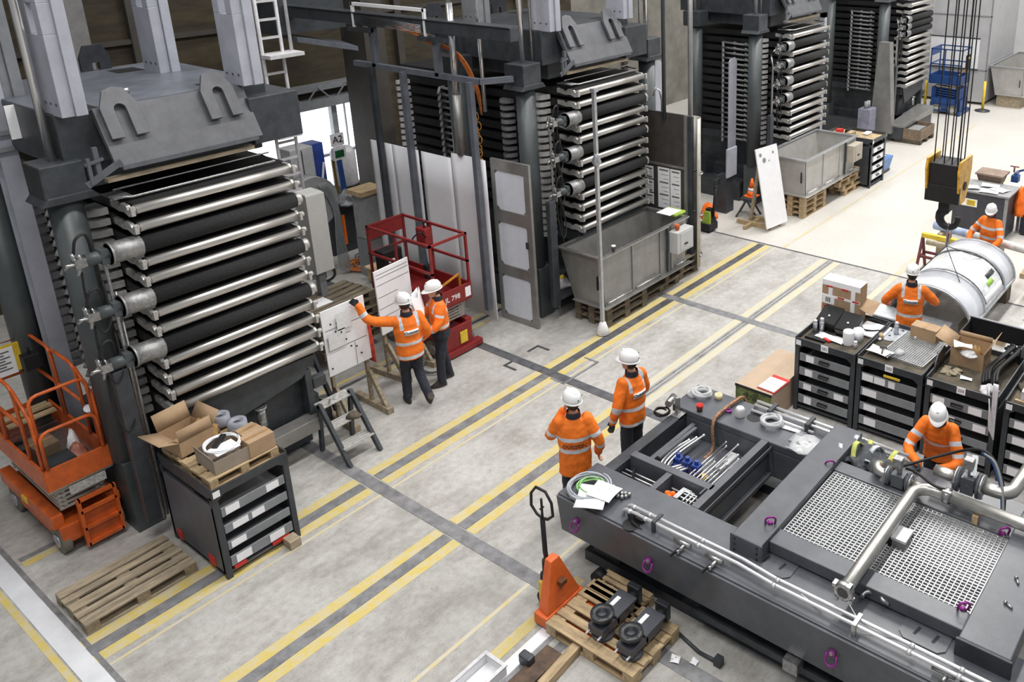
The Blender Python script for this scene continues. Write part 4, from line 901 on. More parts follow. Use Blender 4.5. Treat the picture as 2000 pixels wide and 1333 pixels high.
# pipework inside the left bay
for i in range(11):
    y = 4.80 + .036 * i; z = .72 + .03 * (i % 3)
    xe = 8.25 - .11 * ((i * 2) % 5); z += .08; g = G(); g.cyl((7.28, y, z), (xe, y, z), .010, n=8); g.ball((xe, y, z), .017, n=8, m=5); g.obj('steel_tube', brightp if i % 2 else chrome, fr)
for i in range(3):
    g = G(); y = 5.50 + .05 * i; g.tube(smooth([(7.55, y - .22, .80), (7.36 + .02 * i, y - .14, .82), (7.40, y - .02, .84), (7.7, y, .86), (8.15 - .1 * i, y - .06, .88)]), .014, 6); g.ball((8.15 - .1 * i, y - .06, .88), .02, n=8, m=5); g.obj('bent_tube', brightp, fr)
for i, x in enumerate((6.86, 6.93, 7.0)):
    g = G(); g.tube([(x + .03, 4.74, .88), (x + .03, 5.04 + .05 * i, .88), (x + .08, 5.18, .84)], .010, 6); g.obj('steel_tube', brightp, fr); g = G(); g.tube([(x + .02, 5.31, .86), (x + .02, 5.84, .86)], .010, 6); g.obj('steel_tube', brightp if i else copper, fr)
g = G()
for q in range(3): g.tube([(6.9, 4.80 + .05 * q, .90), (7.05 + .02 * q, 4.80 + .05 * q, .90), (7.05 + .02 * q, 4.98 + .02 * q, .90), (6.88, 4.98 + .02 * q, .90)], .011, 6)
g.obj('tube_loops', brightp, fr)
for i in range(3):
    x, y = 7.60, 5.18 + .14 * i; g = G(); g.box(x - .05, x + .05, y - .05, y + .05, .68, .86); g.cyl((x - .09, y, .76), (x + .09, y, .76), .042, n=10); g.cyl((x, y, .86), (x, y, .92), .03, n=10); g.box(x - .06, x + .06, y - .03, y + .03, .84, .87); g.obj('blue_valve', bluev, fr, .006, label='one of three bright blue valves in the open bay')
g = G(); g.box(7.5, 7.72, 5.08, 5.55, .60, .68); g.obj('valve_manifold', brass, fr)
for p in ((6.90, 5.12, .90), (6.86, 5.07, .90), (6.93, 5.06, .90)):
    g = G(); g.ball(p, .035); g.obj('orange_cap', orange, fr)
g = G(); g.box(7.9, 8.3, 5.0, 5.12, .56, .68); g.box(8.0, 8.25, 4.86, 4.95, .56, .66); g.obj('terminal_block', lugw, fr)
g = G(); g.box(6.86, 7.05, 5.42, 5.62, .6, .82); g.bar((6.82, 5.62, .7), (7.0, 5.68, .95), .03, .05); g.obj('pump_block', black, fr)
g = G()
for q in range(9):
    o = .012 * (q % 3); h = .012 * (q // 3)
    g.tube(smooth([(9.0, 5.30 - o, .80 + h), (9.02, 5.38 - o, 1.02 + h), (8.75, 5.42 - o, 1.03 + h), (8.40, 5.42 - o, 1.03 + h), (8.27, 5.40 - o, .92 + h), (8.22, 5.36 - o, .65 + h), (8.0, 5.40 - o, .58 + h), (7.75, 5.52 - o, .58 + h)]), .010, 5)
g.obj('cable_bundle', mat('mixed_cables', (.20, .17, .15), .5, var=.7, vs=25, col2=(.55, .26, .12)), fr)
# pipes along the far beam
for x, z in ((8.90, 1.07), (8.97, 1.09), (8.82, 1.03)):
    g = G(); g.tube([(x, 5.15, .9), (x, 5.12, z), (x, 3.0 if x > 8.85 else 4.2, z)], .02, 8); g.obj('hydraulic_pipe', brightp, fr)
for y in (4.85, 4.3): g = G(); g.box(8.80, 9.02, y - .025, y + .025, 1.0, 1.13); g.obj('pipe_clamp', dark, fr)
g = G(); g.lathe([(.1, 0), (.1, .003)], (8.72, 5.02, 1.0), n=18); g.obj('round_opening', black, fr)
g = G(); g.bar((8.28, 5.95, .95), (8.28, 5.95, 1.2), .05, .05); g.box(8.18, 8.36, 5.86, 6.0, .93, .96); g.cyl((8.2, 6.05, 1.1), (8.4, 6.1, 1.1), .05, n=10); g.obj('end_clamp', steel, fr)
g = G(); g.tube(coil((8.15, 6.12, .95), .10, 2, .01, .05), .012, 6); g.obj('hose_loop', black, fr)

# ---------------------------------------------------------------- things lying on the frame
t = thing('cable_coil', 'grey and green cable coil on the front left corner of the machine frame', 'cable coil', (6.30, 5.80, 1.0))
g = G(); g.tube(coil((0, 0, .012), .24, 8, .014, .06, jit=.05), .013, 6); g.obj('grey_cable', mat('grey_cable_jacket', (.36, .38, .42), .45, var=.1), t)
g = G(); g.tube(coil((.02, -.01, .02), .15, 5, .012, .05, jit=.08), .010, 6); g.obj('green_cable', mat('green_cable_jacket', (.22, .45, .16), .45, var=.3), t)
def sheet_of_paper(name, x, y, z, sx, sy, rz, label, m=paper, cat='paper', curl=.01):
    g = G(); M = Matrix.Translation((x, y, z)) @ Matrix.Rotation(rz, 4, 'Z')
    g.sheet([[M @ V((sx * (i / 4 - .5), sy * (j / 4 - .5), curl * math.sin(i * 1.1 + j * .7) + curl)) for j in range(5)] for i in range(5)], .003)
    return tag(g.obj(name, m), label, cat)
sheet_of_paper('paper_sheet', 6.16, 5.64, 1.075, .42, .34, .5, 'large white drawing lying over the cable coil on the frame corner')
sheet_of_paper('paper_sheet', 6.30, 5.58, 1.09, .30, .32, .15, 'smaller white sheet lying on the drawing at the frame corner')
g = G()
for q in range(14): g.ball((6.45 + .05 * math.sin(q * 2.1), 5.62 - .02 * q, 1.02 + .015 * (q % 2)), .028, n=8, m=5)
tag(g.obj('fitting_string', steel), 'string of small steel fittings lying beside the white drawing', 'fittings')
t = thing('plastic_bundle', 'clear plastic bag bundle on the far left corner plate of the frame', 'plastic bag', (8.76, 5.88, 1.0))
g = G(); g.tube(coil((0, 0, .02), .11, 5, .012, .06, jit=.15), .018, 6); g.obj('wrapped_coil', plasw, t); g = G(); blob(g, (-.02, .12, 0), .1, .07, 9); g.obj('loose_film', plasw, t)
t = thing('tape_roll', 'cream tape roll on the far plate beside the plastic bag', 'tape roll', (8.84, 5.66, 1.0))
g = G(); g.lathe([(.035, 0), (.055, 0), (.055, .07), (.035, .07), (.035, .0)], n=18); g.obj('band', mat('cream_tape', (.66, .60, .36), .5), t)
t = thing('paper_cup', 'red and black paper cup on the far plate of the frame', 'cup', (8.44, 5.70, 1.0))
g = G(); g.lathe([(.036, 0), (.045, .06)], n=14); g.obj('cup_body', mat('dark_red_cup', (.06, .02, .015), .5), t); g = G(); g.lathe([(.046, .06), (.05, .10), (.042, .10), (.04, .07)], n=14); g.obj('cup_rim', redb, t)
t = thing('ribbed_stopper', 'white ribbed plastic cap standing on the far plate of the frame', 'cap', (8.64, 5.19, 1.0))
g = G(); g.lathe([(.055, 0), (.06, .01), (.06, .12), (.045, .14)], n=20); g.obj('cap_shell', lugw, t)
g = G()
for q in range(12): a = q * PI / 6; g.bar((.06 * math.cos(a), .06 * math.sin(a), .015), (.06 * math.cos(a), .06 * math.sin(a), .115), .008, .008)
g.obj('ribs', white, t)
g = G(); g.tube(arc((8.64, 5.37, 1.03), .04, 0, 330, 12), .013, 6); g.cyl((8.64, 5.33, 1.015), (8.64, 5.41, 1.015), .013, n=8); tag(g.obj('loose_shackle', magenta), 'purple shackle lying loose on the far plate beside the cable bundle', 'shackle')
t = thing('plastic_ring', 'ring of clear wrapped film on the far plate of the frame', 'plastic ring', (8.70, 4.74, 1.0))
g = G(); g.tube(coil((0, 0, .02), .12, 4, .014, .06, jit=.12), .022, 6); g.obj('wrapped_film', plasw, t)
g = G(); g.sheet([[(8.50 + .10 * i - .15 + .02 * math.sin(j), 4.08 + .09 * j - .18, 1.02 + .03 * math.sin(i * 2.1 + j * 1.7)) for j in range(6)] for i in range(5)], .006); tag(g.obj('plastic_sheet', plasw), 'crumpled clear plastic sheet at the corner of the cross frame', 'plastic sheet')
sheet_of_paper('label_card', 8.78, 4.50, 1.008, .14, .28, .1, 'pale label cards on the far plate beside the twin pipes', lugw, 'card', .004)
g = G(); g.box(8.52, 8.82, 4.28, 4.40, 1.0, 1.012); tag(g.obj('grey_plate', greyp), 'small grey plate lying on the far plate of the frame', 'plate')
t = thing('folded_jacket', 'crumpled grey jacket with reflective stripes on the rear beam of the frame', 'jacket', (8.66, 3.42, .96))
R = random.Random(5)
g = G(); g.sheet([[(-.22 + .044 * i + .02 * math.sin(j * 1.3), -.36 + .045 * j, .10 + .075 * math.sin(i * .95 + j * .5) * math.cos(j * .8 + i * .3) + .08 * math.exp(-((i - 5) ** 2 + (j - 8) ** 2) / 22) + R.uniform(0, .02)) for j in range(17)] for i in range(11)], .05); g.obj('jacket_cloth', mat('grey_jacket_cloth', (.07, .075, .085), .85, var=.5, vs=14), t)
for k in range(4):
    g = G(); j0 = -.30 + .17 * k; g.sheet([[(-.20 + .044 * i, j0 + .03 * d + .05 * math.sin(i * .6), .175 + .075 * math.sin(i * .95 + (j0 + .36) / .045 * .5) * .9 + .08 * math.exp(-((i - 5) ** 2 + ((j0 + .36) / .045 - 8) ** 2) / 22)) for d in range(3)] for i in range(10)], .01); g.obj('stripe', refl if k % 2 else mat('lime_stripe', (.55, .60, .15), .5), t)
# big stainless pipework across the gratings
fm_ = mat('brushed_stainless', (.55, .54, .51), .36, .85, var=.12, vs=6)
t = thing('elbow_pipe', 'large stainless elbow pipe lying across the gratings of the frame', 'pipe', (7.2, 2.6, 1.1), world=True)
e = arc((8.02, 2.42, 1.30), .2, 90, 0, 8)
g = G(); g.tube([(6.38, 2.62, 1.27)] + e + [(8.22, 2.30, 1.30)], .066, 18); g.obj('bent_pipe', fm_, t)
g = G(); g.tube([(8.22, 2.28, 1.30), (8.22, .2, 1.30)], .068, 18); g.obj('straight_pipe', fm_, t)
g = G(); M = Matrix.Translation((6.32, 2.62, 1.265)) @ Matrix.Rotation(-PI / 2, 4, 'Y')
g.lathe([(.062, -.04), (.10, -.03), (.105, .01), (.085, .03), (.055, .03), (.055, -.02)], (0, 0, 0), 20, M)
for q in range(4): a = q * PI / 2 + .6; g.box(6.28, 6.35, 2.62 + .105 * math.cos(a) - .018, 2.62 + .105 * math.cos(a) + .018, 1.265 + .105 * math.sin(a) - .018, 1.265 + .105 * math.sin(a) + .018)
g.obj('end_flange', steel, t)
g = G(); M = Matrix.Translation((6.30, 2.62, 1.265)) @ Matrix.Rotation(-PI / 2, 4, 'Y'); g.lathe([(.052, .0), (.052, .006)], (0, 0, 0), 18, M); g.obj('pipe_mouth', mat('dark_pipe_bore', (.06, .055, .05), .6), t)
for y in (2.29,):
    g = G(); M = Matrix.Translation((8.22, y, 1.30)) @ Matrix.Rotation(PI / 2, 4, 'X'); g.lathe([(.066, -.035), (.088, -.03), (.088, .03), (.066, .035)], (0, 0, 0), 20, M)
    for q in range(3): a = q * 2.1; g.box(8.22 + .085 * math.cos(a) - .015, 8.22 + .085 * math.cos(a) + .015, y - .045, y + .045, 1.30 + .085 * math.sin(a) - .015, 1.30 + .085 * math.sin(a) + .015)
    g.obj('pipe_coupling', steel, t)
g = G(); g.box(8.14, 8.22, 1.93, 1.99, 1.12, 1.235); g.obj('timber_prop', wood, t)
g = G(); g.tube(smooth(arc((6.55, 2.42, 1.10), .10, 100, -60, 6) + [(6.62, 2.28, 1.07)]), .022, 8); tag(g.obj('pipe_clamp_half', steel), 'open half pipe clamp lying beside the stainless pipe mouth', 'clamp')
g = G(); g.tube(smooth([(6.29, 2.56, 1.2), (6.25, 2.40, 1.08), (6.3, 2.2, 1.02), (6.34, 2.05, 1.01)]), .005, 5); tag(g.obj('white_wire', paper), 'thin white wire hanging from the stainless pipe mouth', 'wire')
g = G(); g.tube([(6.30, 3.05, 1.01), (6.22, 2.78, 1.02)], .005, 5); tag(g.obj('cable_tie', paper), 'white cable tie lying on the front beam left of the pipe mouth', 'cable tie')
t = thing('junction_box', 'small grey box standing in the grating opening', 'box', (7.48, 2.50, .95)); g = G(); g.box(-.10, .10, -.07, .07, .0, .22); g.obj('box_body', lugm, t, .01)
g = G(); g.box(-.11, .11, -.08, .08, .22, .25); g.obj('box_lid', lugw, t)
def pipe_valve(p, label, R1, elb):
    t = thing('pipe_valve', label, 'valve', p, world=True); x, y, z = p
    M = Matrix.Translation(p) @ Matrix.Rotation(PI / 2, 4, 'X')
    g = G(); g.lathe([(R1 * .7, -.13), (R1 * 1.45, -.125), (R1 * 1.45, -.10), (R1 * .9, -.09), (R1 * 1.05, 0), (R1 * .9, .09), (R1 * 1.45, .10), (R1 * 1.45, .125), (R1 * .7, .13)], (0, 0, 0), 22, M); g.box(x - R1, x + R1, y - .07, y + .07, z - R1, z + R1); g.obj('valve_body', frp, t)
    for dy in (-.14, .14):
        g = G(); M2 = Matrix.Translation((x, y + dy, z)) @ Matrix.Rotation(PI / 2, 4, 'X'); g.lathe([(R1 * .9, -.015), (R1 * 1.4, -.012), (R1 * 1.4, .012), (R1 * .9, .015)], (0, 0, 0), 20, M2)
        for q in range(6): a = q * PI / 3; g.cyl((x + R1 * 1.2 * math.cos(a), y + dy - .03, z + R1 * 1.2 * math.sin(a)), (x + R1 * 1.2 * math.cos(a), y + dy + .03, z + R1 * 1.2 * math.sin(a)), .012, n=6)
        g.obj('flange', steel, t)
    g = G(); g.cyl((x, y, z + R1), (x, y, z + R1 + .10), .03, n=10); g.box(x - .05, x + .05, y - .03, y + .08, z + R1 + .08, z + R1 + .20); g.obj('actuator', castm, t, .01)
    g = G(); g.tube(elb, R1 * .72, 16); g.obj('pipe_elbow', fm_, t)
    return t
v1 = pipe_valve((8.28, 2.86, 1.24), 'smaller dark pipe valve with short elbow, left of the bent worker', .075, [(8.28, 2.98, 1.24), (8.28, 3.06, 1.24)] + arc((8.38, 3.06, 1.24), .10, 180, 90, 5) + [(8.45, 3.16, 1.18)])
g = G(); g.tube([(8.28, 2.73, 1.24), (8.27, 2.62, 1.24), (8.20, 2.54, 1.26)], .05, 14); g.obj('stub_pipe', fm_, v1)
v2 = pipe_valve((8.55, 2.16, 1.33), 'larger dark pipe valve right of the bent worker, with an S bend', .10, [(8.55, 2.02, 1.33), (8.56, 1.90, 1.33)] + arc((8.72, 1.88, 1.33), .16, 180, 270, 5) + [(8.85, 1.70, 1.36)] + [(9.05, 1.66, 1.45), (9.18, 1.60, 1.62), (9.22, 1.5, 1.8)])
g = G(); g.tube([(8.55, 2.30, 1.33), (8.55, 2.55, 1.33)], .068, 16); g.obj('stub_pipe', fm_, v2)
g = G(); g.bar((8.52, 2.12, 1.45), (8.66, 2.16, 1.62), .06, .035); g.obj('silver_handle', galv, v2)
for k, (pts, m, lab) in enumerate((([(8.45, 2.95, 1.25), (8.8, 2.5, 1.42), (8.75, 2.15, 1.65), (8.70, 1.95, 1.6), (8.60, 1.80, 1.35), (8.5, 1.75, 1.1)], black, 'black hose arching behind the larger pipe valve'),
                                   ([(8.75, 2.12, 1.62), (8.7, 1.98, 1.58), (8.58, 1.84, 1.40), (8.45, 1.76, 1.15), (8.35, 1.75, 1.0)], blue, 'blue hose hanging down right of the larger pipe valve'),
                                   ([(8.72, 2.08, 1.64), (8.68, 1.95, 1.60), (8.56, 1.82, 1.42), (8.42, 1.74, 1.15), (8.3, 1.72, 1.0)], greyp, 'grey hose running along the blue hose by the valve'),
                                   ([(8.32, 2.80, 1.38), (8.22, 2.65, 1.45), (8.18, 2.45, 1.40), (8.20, 2.32, 1.38)], black, 'thin dark hose from the smaller valve to the pipe coupling'))):
    g = G(); g.tube(smooth(pts), .016, 8); tag(g.obj('air_hose', m), lab, 'hose')
g = G(); g.lathe([(.02, 0), (.045, .01), (.045, .05), (.02, .06)], (8.42, 2.98, 1.33), 12); g.box(8.36, 8.40, 2.90, 2.98, 1.3, 1.36); tag(g.obj('yellow_tag', yellow), 'small yellow part beside the smaller pipe valve', 'part')
for x, y, lab in ((7.45, 1.32, 'upper of two loose bolts on the right cross beam'), (7.10, 1.28, 'lower of two loose bolts on the right cross beam')):
    t = thing('loose_bolt', lab, 'bolt', (x, y, 1.19), .5 if y > 1.3 else 1.1); g = G(); g.cyl((0, 0, .012), (.07, 0, .012), .012, n=8); g.obj('shank', steel, t); g = G(); g.cyl((.07, 0, .016), (.09, 0, .016), .02, n=6); g.obj('bolt_head', steel, t)
# ---------------------------------------------------------------- floor things in front of the frame
pv = pallet(5.18, 5.50, 0, -PI / 2, wood, woody, 'light pallet carrying two black flanged valves in the foreground')
def slab_valve(x, y, label):
    t = thing('gate_valve', label, 'valve', (x, y, .146))
    c1_ = mat('black_valve_paint', (.022, .024, .028), .35, var=.2) if 'black_valve_paint' not in MATS else MATS['black_valve_paint']
    c2_ = mat('blue_grey_valve_paint', (.06, .065, .08), .4, var=.2) if 'blue_grey_valve_paint' not in MATS else MATS['blue_grey_valve_paint']
    g = G(); g.lathe([(.12, 0), (.125, .005), (.125, .03), (.075, .04), (.07, .2), (.075, .245)], n=26); g.box(-.12, .16, -.1, .1, .07, .17); g.obj('valve_body', c2_, t, .008)
    g = G(); g.lathe([(.052, .05), (.052, .285), (.125, .285), (.128, .28), (.128, .25), (.07, .24), (.052, .2), (.052, .05)], n=28); fl = g.obj('top_flange', c1_, t)
    g = G()
    for q in range(6): a = q * PI / 3 + .3; g.cyl((.10 * math.cos(a), .10 * math.sin(a), .28), (.10 * math.cos(a), .10 * math.sin(a), .288), .011, n=8)
    g.obj('bolt_hole', black, fl)
    g = G(); g.lathe([(.0515, .06), (.0515, .07)], n=20); g.obj('bore_bottom', black, t)
    g = G(); g.box(.10, .44, -.12, .12, .17, .20); g.box(.12, .42, -.10, .10, .05, .17); a_ = g.obj('actuator_cover', c2_, t, .006)
    g = G(); g.box(.20, .34, .02, .07, .20, .202); g.obj('type_plate', paper, a_)
    g = G(); g.cyl((.40, -.02, .12), (.52, -.02, .12), .06, n=14); g.box(.50, .57, -.09, .07, .04, .24); g.obj('motor', c1_, t, .006)
    g = G()
    for y_ in (-.08, .08): g.cyl((-.12, y_, .10), (-.18, y_, .10), .012, n=6)
    g.obj('stud', lugw, t)
slab_valve(5.43, 4.90, 'farther black flanged valve on the pallet, next to the orange jack')
slab_valve(5.41, 4.50, 'nearer black flanged valve on the pallet, next to the free pallet end')
t = thing('pallet_jack', 'orange hand pallet jack with upright black handle in the foreground', 'pallet jack', (5.5, 5.66, 0))
g = G(); g.hexa([(-.30, -.16, .02), (.30, -.16, .02), (.30, .04, .02), (-.30, .04, .02), (-.30, -.16, .16), (.30, -.16, .16), (.30, .04, .16), (-.30, .04, .16)])
g.hexa([(-.27, -.14, .16), (.27, -.14, .16), (.24, .02, .16), (-.24, .02, .16), (-.07, -.04, .70), (.07, -.04, .70), (.06, .06, .70), (-.06, .06, .70)]); g.obj('jack_body', jackp, t, .015)
g = G(); g.box(-.05, .04, -.145 - .02, -.10, .42, .47); g.bar((-.04, -.13, .38), (.05, -.10, .46), .02, .03); g.obj('badge', mat('brown_badge', (.12, .04, .015), .5), t)
for s in (-1, 1):
    g = G(); g.box(s * .165 + .01, s * .165 + .15, -1.25, -.14, .03, .085); g.obj('fork', jackp, t, .01)
g = G(); g.cyl((-.06, .12, .10), (.06, .12, .10), .10, n=20); g.obj('steering_wheel', black, t)
g = G(); g.cyl((0, .09, .18), (0, .09, .62), .055, n=14); g.cyl((-.02, .09, .2), (-.02, .09, .45), .07, n=14); g.obj('pump', black, t)
g = G(); g.box(-.14, -.10, .03, .10, .15, .42); g.obj('yellow_label', yellow, t)
g = G(); g.tube([(0, .09, .62), (-.02, .085, .75), (-.03, .08, 1.20)], .028, 10); g.obj('handle_shaft', black, t)
g = G(); M = Matrix.Translation((-.03, .08, 1.20)); lp = [(0, .0), (-.08, .02), (-.16, .10), (-.15, .26), (-.07, .37), (.07, .37), (.15, .26), (.16, .10), (.08, .02)]
g.tube([(-.03, .08 + u, 1.20 + v) for u, v in lp], .016, 8, closed=True); g.tube([(-.03, .08, 1.2), (-.03, .08, 1.45)], .014, 6); g.bar((-.03, .05, 1.36), (-.03, .11, 1.30), .012, .02); g.obj('handle_loop', black, t)
g = G(); g.hexa([(4.62, 4.98, .0), (4.62, 5.08, .0), (5.26, 5.12, .0), (5.26, 5.02, .0), (4.62, 4.98, .10), (4.62, 5.08, .10), (5.26, 5.12, .10), (5.26, 5.02, .10)]); tag(g.obj('timber_beam', wood), 'pale square timber beam at the bottom edge before the pallet', 'beam')
g = G(); g.box(4.40, 5.05, 5.14, 5.36, .008, .04); tag(g.obj('rusty_plate', mat('brown_rusty_plate', (.10, .062, .04), .7, var=.5, vs=8)), 'dark rusty steel plate lying on the rail at the bottom edge', 'plate')
g = G(); g.box(4.72, 4.82, 5.30, 5.46, .008, .13); tag(g.obj('rail_clamp', dark, bev=.02), 'dark rounded clamp standing on the rail at the bottom edge', 'clamp')
t = thing('white_crate', 'corner of a white plastic crate at the bottom edge', 'crate', (4.05, 5.45, 0)); g = G()
g.box(0, .5, 0, .02, .0, .12); g.box(0, .5, .28, .30, 0, .12); g.box(0, .02, .02, .28, 0, .12); g.box(.48, .5, .02, .28, 0, .12); g.box(.02, .48, .02, .28, 0, .02); g.obj('crate_shell', white, t); g = G(); g.box(-.01, .51, -.01, .03, .12, .135); g.box(-.01, .51, .27, .31, .12, .135); g.box(-.01, .03, .03, .27, .12, .135); g.box(.47, .51, .03, .27, .12, .135); g.obj('crate_rim', lugw, t)
sheet_of_paper('paper_scrap', 5.71, 4.16, .003, .11, .10, .4, 'larger white paper scrap on the floor right of the valve pallet'); sheet_of_paper('paper_scrap', 5.80, 3.98, .003, .09, .08, .1, 'smaller white paper scrap on the floor, farther from the pallet')
g = G(); g.tube([(6.02, 4.42, .02), (5.92, 4.0, .02)], .02, 8); g.box(5.88, 5.96, 3.72, 3.80, .0, .10); g.tube([(5.92, 4.0, .02), (5.92, 3.76, .03)], .02, 8); tag(g.obj('strut_bar', dark), 'dark bar with bright end block lying under the frame edge', 'bar')
g = G(); blob(g, (6.05, 5.28, 0), .12, .10, 41); tag(g.obj('plastic_scrap', plasw), 'crumpled clear plastic on the floor behind the valve pallet', 'plastic')
pallet(5.75, 5.46, 0, -PI / 2, wood, woody, 'second pallet partly under the machine frame behind the valve pallet').scale = (.55, .55, 1)
g = G(); g.cyl((6.02, 5.50, .09), (6.14, 5.50, .09), .09, n=20); tag(g.obj('roller_wheel', black), 'black roller wheel on the floor under the frame corner', 'wheel')
g = G(); g.sheet([[(6.9 + .3 * i, 4.0 + .12 * j, .05 + .10 * abs(math.sin(i * 1.3 + j * .8))) for j in range(5)] for i in range(6)], .01); tag(g.obj('packing_paper', mat('grey_brown_paper', (.15, .12, .09), .8, var=.5, vs=5)), 'crumpled brown packing paper on the floor seen through the frame gap', 'paper')

# ---------------------------------------------------------------- right hand drawer cabinets and what lies on them
FR = [(.15, .29), (.39, .51), (.63, .76), (.87, 1.0)]
cabs = []
for i, (y, lab, hd, tg, num) in enumerate((
    (5.44, 'first drawer cabinet behind the frame, black organiser boxes and paper roll on top', [.5, .5, .5, .5], [[(.12, .27)], [(.10, .26), (.72, .90)], [(.12, .27)], [(.13, .29)]], '231'),
    (4.44, 'second drawer cabinet behind the frame, steel grating and hammer on top', None, [[(.10, .32)], [(.08, .31)], [(.04, .30)], [(.02, .22), (.24, .44), (.50, .62)]], '232'),
    (3.42, 'third drawer cabinet behind the frame, open carton and black cables on top', [.5, .5, .45, .45], [[(.7, .9)], [(.1, .3)], [(.02, .44), (.74, .95)], [(.04, .24), (.64, .86)]], '233'),
    (2.36, 'fourth drawer cabinet, cut off by the right edge of the photo', None, [[(.06, .28)], [(.08, .3)], [(.08, .3)], [(.08, .32)]], None))):
    cabs.append(drawer_cabinet((10.65, y, 0), -PI / 2, .98, 1.25, 1.05, 1.24, lab, FR, hd, tg, dark, num))
g = G()
for j, (a, b, z0, z1, m) in enumerate(((.5, .68, .63, .75, 0), (.68, .9, .63, .75, 1))):
    g.box(.08, .12, .05, .08, .1, .12)
g.obj('drawer_content', brass, cabs[0])
g = G(); g.bar((.42, -.03, 1.06), (.66, -.03, 1.06), .02, .03); tag(g.obj('yellow_marker', yellow), 'bright yellow strip stuck under the second cabinet number plate', 'strip').matrix_world = cabs[1].matrix_world if 0 else Matrix.Translation((10.65, 4.44, 0)) @ Matrix.Rotation(-PI / 2, 4, 'Z')
ZC = 1.18
def can(x, y, label, h=.20, r=.033, m=None, z=ZC):
    t = thing('spray_can', label, 'can', (x, y, z)); g = G(); g.lathe([(r, 0), (r, h * .72), (r * .8, h * .78)], n=16); g.obj('can_body', m or mat('silver_can', (.55, .57, .62), .35, .5), t)
    g = G(); g.lathe([(r * .82, h * .78), (r * .80, h * .97), (r * .6, h)], n=14); g.obj('can_cap', lugw, t); return t
can(11.06, 5.33, 'left of two spray cans on the first cabinet', .20, .036); can(11.10, 5.24, 'right of two spray cans on the first cabinet', .24, .038, MATS['silver_can'])
def organiser(y, label, x=11.28):
    t = thing('organiser_box', label, 'organiser', (x, y, ZC), 0)
    g = G(); g.hexa([(-.12, -.14, 0), (.2, -.14, 0), (.2, .16, 0), (-.12, .16, 0), (-.16, -.16, .16), (.22, -.16, .30), (.22, .18, .30), (-.16, .18, .16)]); g.obj('box_shell', mat('glossy_black_plastic', (.01, .01, .011), .25) if 'glossy_black_plastic' not in MATS else MATS['glossy_black_plastic'], t, .03)
    g = G(); g.ball((-.02, .0, .225), .018); g.obj('knob', paper, t); return t
organiser(5.20, 'left glossy black organiser box on the first cabinet'); organiser(4.86, 'right glossy black organiser box on the first cabinet', 11.22)
t = thing('paper_roll', 'big white paper roll standing on the first cabinet with paper unrolled', 'paper roll', (10.98, 4.74, ZC))
g = G(); g.lathe([(.028, .0), (.082, .0), (.085, .02), (.085, .20), (.08, .22), (.028, .22), (.028, .1)], n=22); g.obj('roll', paper, t)
g = G(); g.sheet([[(.08 - .06 * i, .06 + .075 * j, .012 + .02 * abs(math.sin(i + j * .9))) for j in range(7)] for i in range(4)], .004); g.obj('loose_end', paper, t)
t = thing('paper_roll', 'second white paper roll behind the first on the first cabinet', 'paper roll', (11.15, 4.66, ZC)); g = G(); g.lathe([(.028, .0), (.075, 0), (.078, .2), (.028, .2), (.028, .1)], n=20); g.obj('roll', paper, t)
t = thing('plastic_bottle', 'small white bottle beside the paper roll at the cabinet edge', 'bottle', (10.92, 4.60, ZC)); g = G(); g.lathe([(.03, 0), (.03, .08), (.024, .09)], n=14); g.obj('bottle_body', lugw, t); g = G(); g.lathe([(.025, .09), (.025, .115)], n=14); g.obj('cap', white, t)
g = G(); g.box(10.78, 11.10, 5.04, 5.36, ZC, ZC + .02); g.box(10.78, 10.80, 5.04, 5.36, ZC + .02, ZC + .04); tag(g.obj('tool_tray', black), 'flat dark tool tray at the front of the first cabinet', 'tray')
g = G(); g.bar((10.86, 4.98, ZC + .02), (10.90, 5.10, ZC + .02), .05, .03); tag(g.obj('orange_knife', redb), 'small orange red knife beside the unrolled paper', 'knife')
t = thing('square_lid', 'white square lid with a black cable loop lying on it between two cabinets', 'lid', (11.55, 4.58, ZC + .01)); g = G(); g.box(-.22, .24, -.20, .22, 0, .03); g.obj('lid_plate', paper, t, .01)
g = G(); g.tube([V((11.62 + .19 * math.cos(q * .33), 4.62 + .20 * math.sin(q * .33), ZC + .055 + .04 * abs(math.sin(q * .35)))) for q in range(32)], .008, 6); tag(g.obj('cable_loop', black), 'thin black cable loop on the white lid', 'cable')
# Cartons standing behind the cabinets
t = carton_closed('parcel_box', (11.60, 4.86, ZC), .26, .64, .65, .0, card, 'tall brown parcel with printed letters and white tape on the first cabinet', tape=False)
g = G()
for z0, z1 in ((.56, .65), (.365, .405)): g.box(-.004, -.001, .0, .64, z0, z1)
g.box(-.001, .26, .0, .64, .65, .653)
for y0 in (.08, .46): g.box(-.005, -.001, y0, y0 + .07, .20 if y0 < .2 else .405, .56)
g.obj('white_tape', paper, t)
g = G()
for y0, z0 in ((.46, .535), (.2, .535), (.26, .375), (.01, .375), (.49, .19)): g = G(); g.box(-.007, -.004, y0, y0 + .11, z0, z0 + .028); g.obj('red_band', redb, t)
g = G(); g.box(-.009, -.005, .42, .63, .25, .39); lb = g.obj('address_label', paper, t)
g = G()
for q in range(3): g.box(-.011, -.009, .55 - .03 * q, .57 - .03 * q, .28, .36)
g.obj('label_print', inkm, lb)
text_obj('printed_word', 'BECKHOFF', .085, frame((-.004, .32, .125), (0, -1, 0), (0, 0, 1)), black, t, .001, bold=.002)
g = G(); g.sheet([[(0.0, .0, .30), (.26, .0, .38)], [(.02, -.20, .22), (.3, -.22, .34)]], .006, False); g.obj('flap', card, t)
carton_closed('cardboard_box', (11.66, 3.66, ZC), .22, .40, .23, -.04, card, 'small brown box at the back of the second cabinet, in front of a worker')
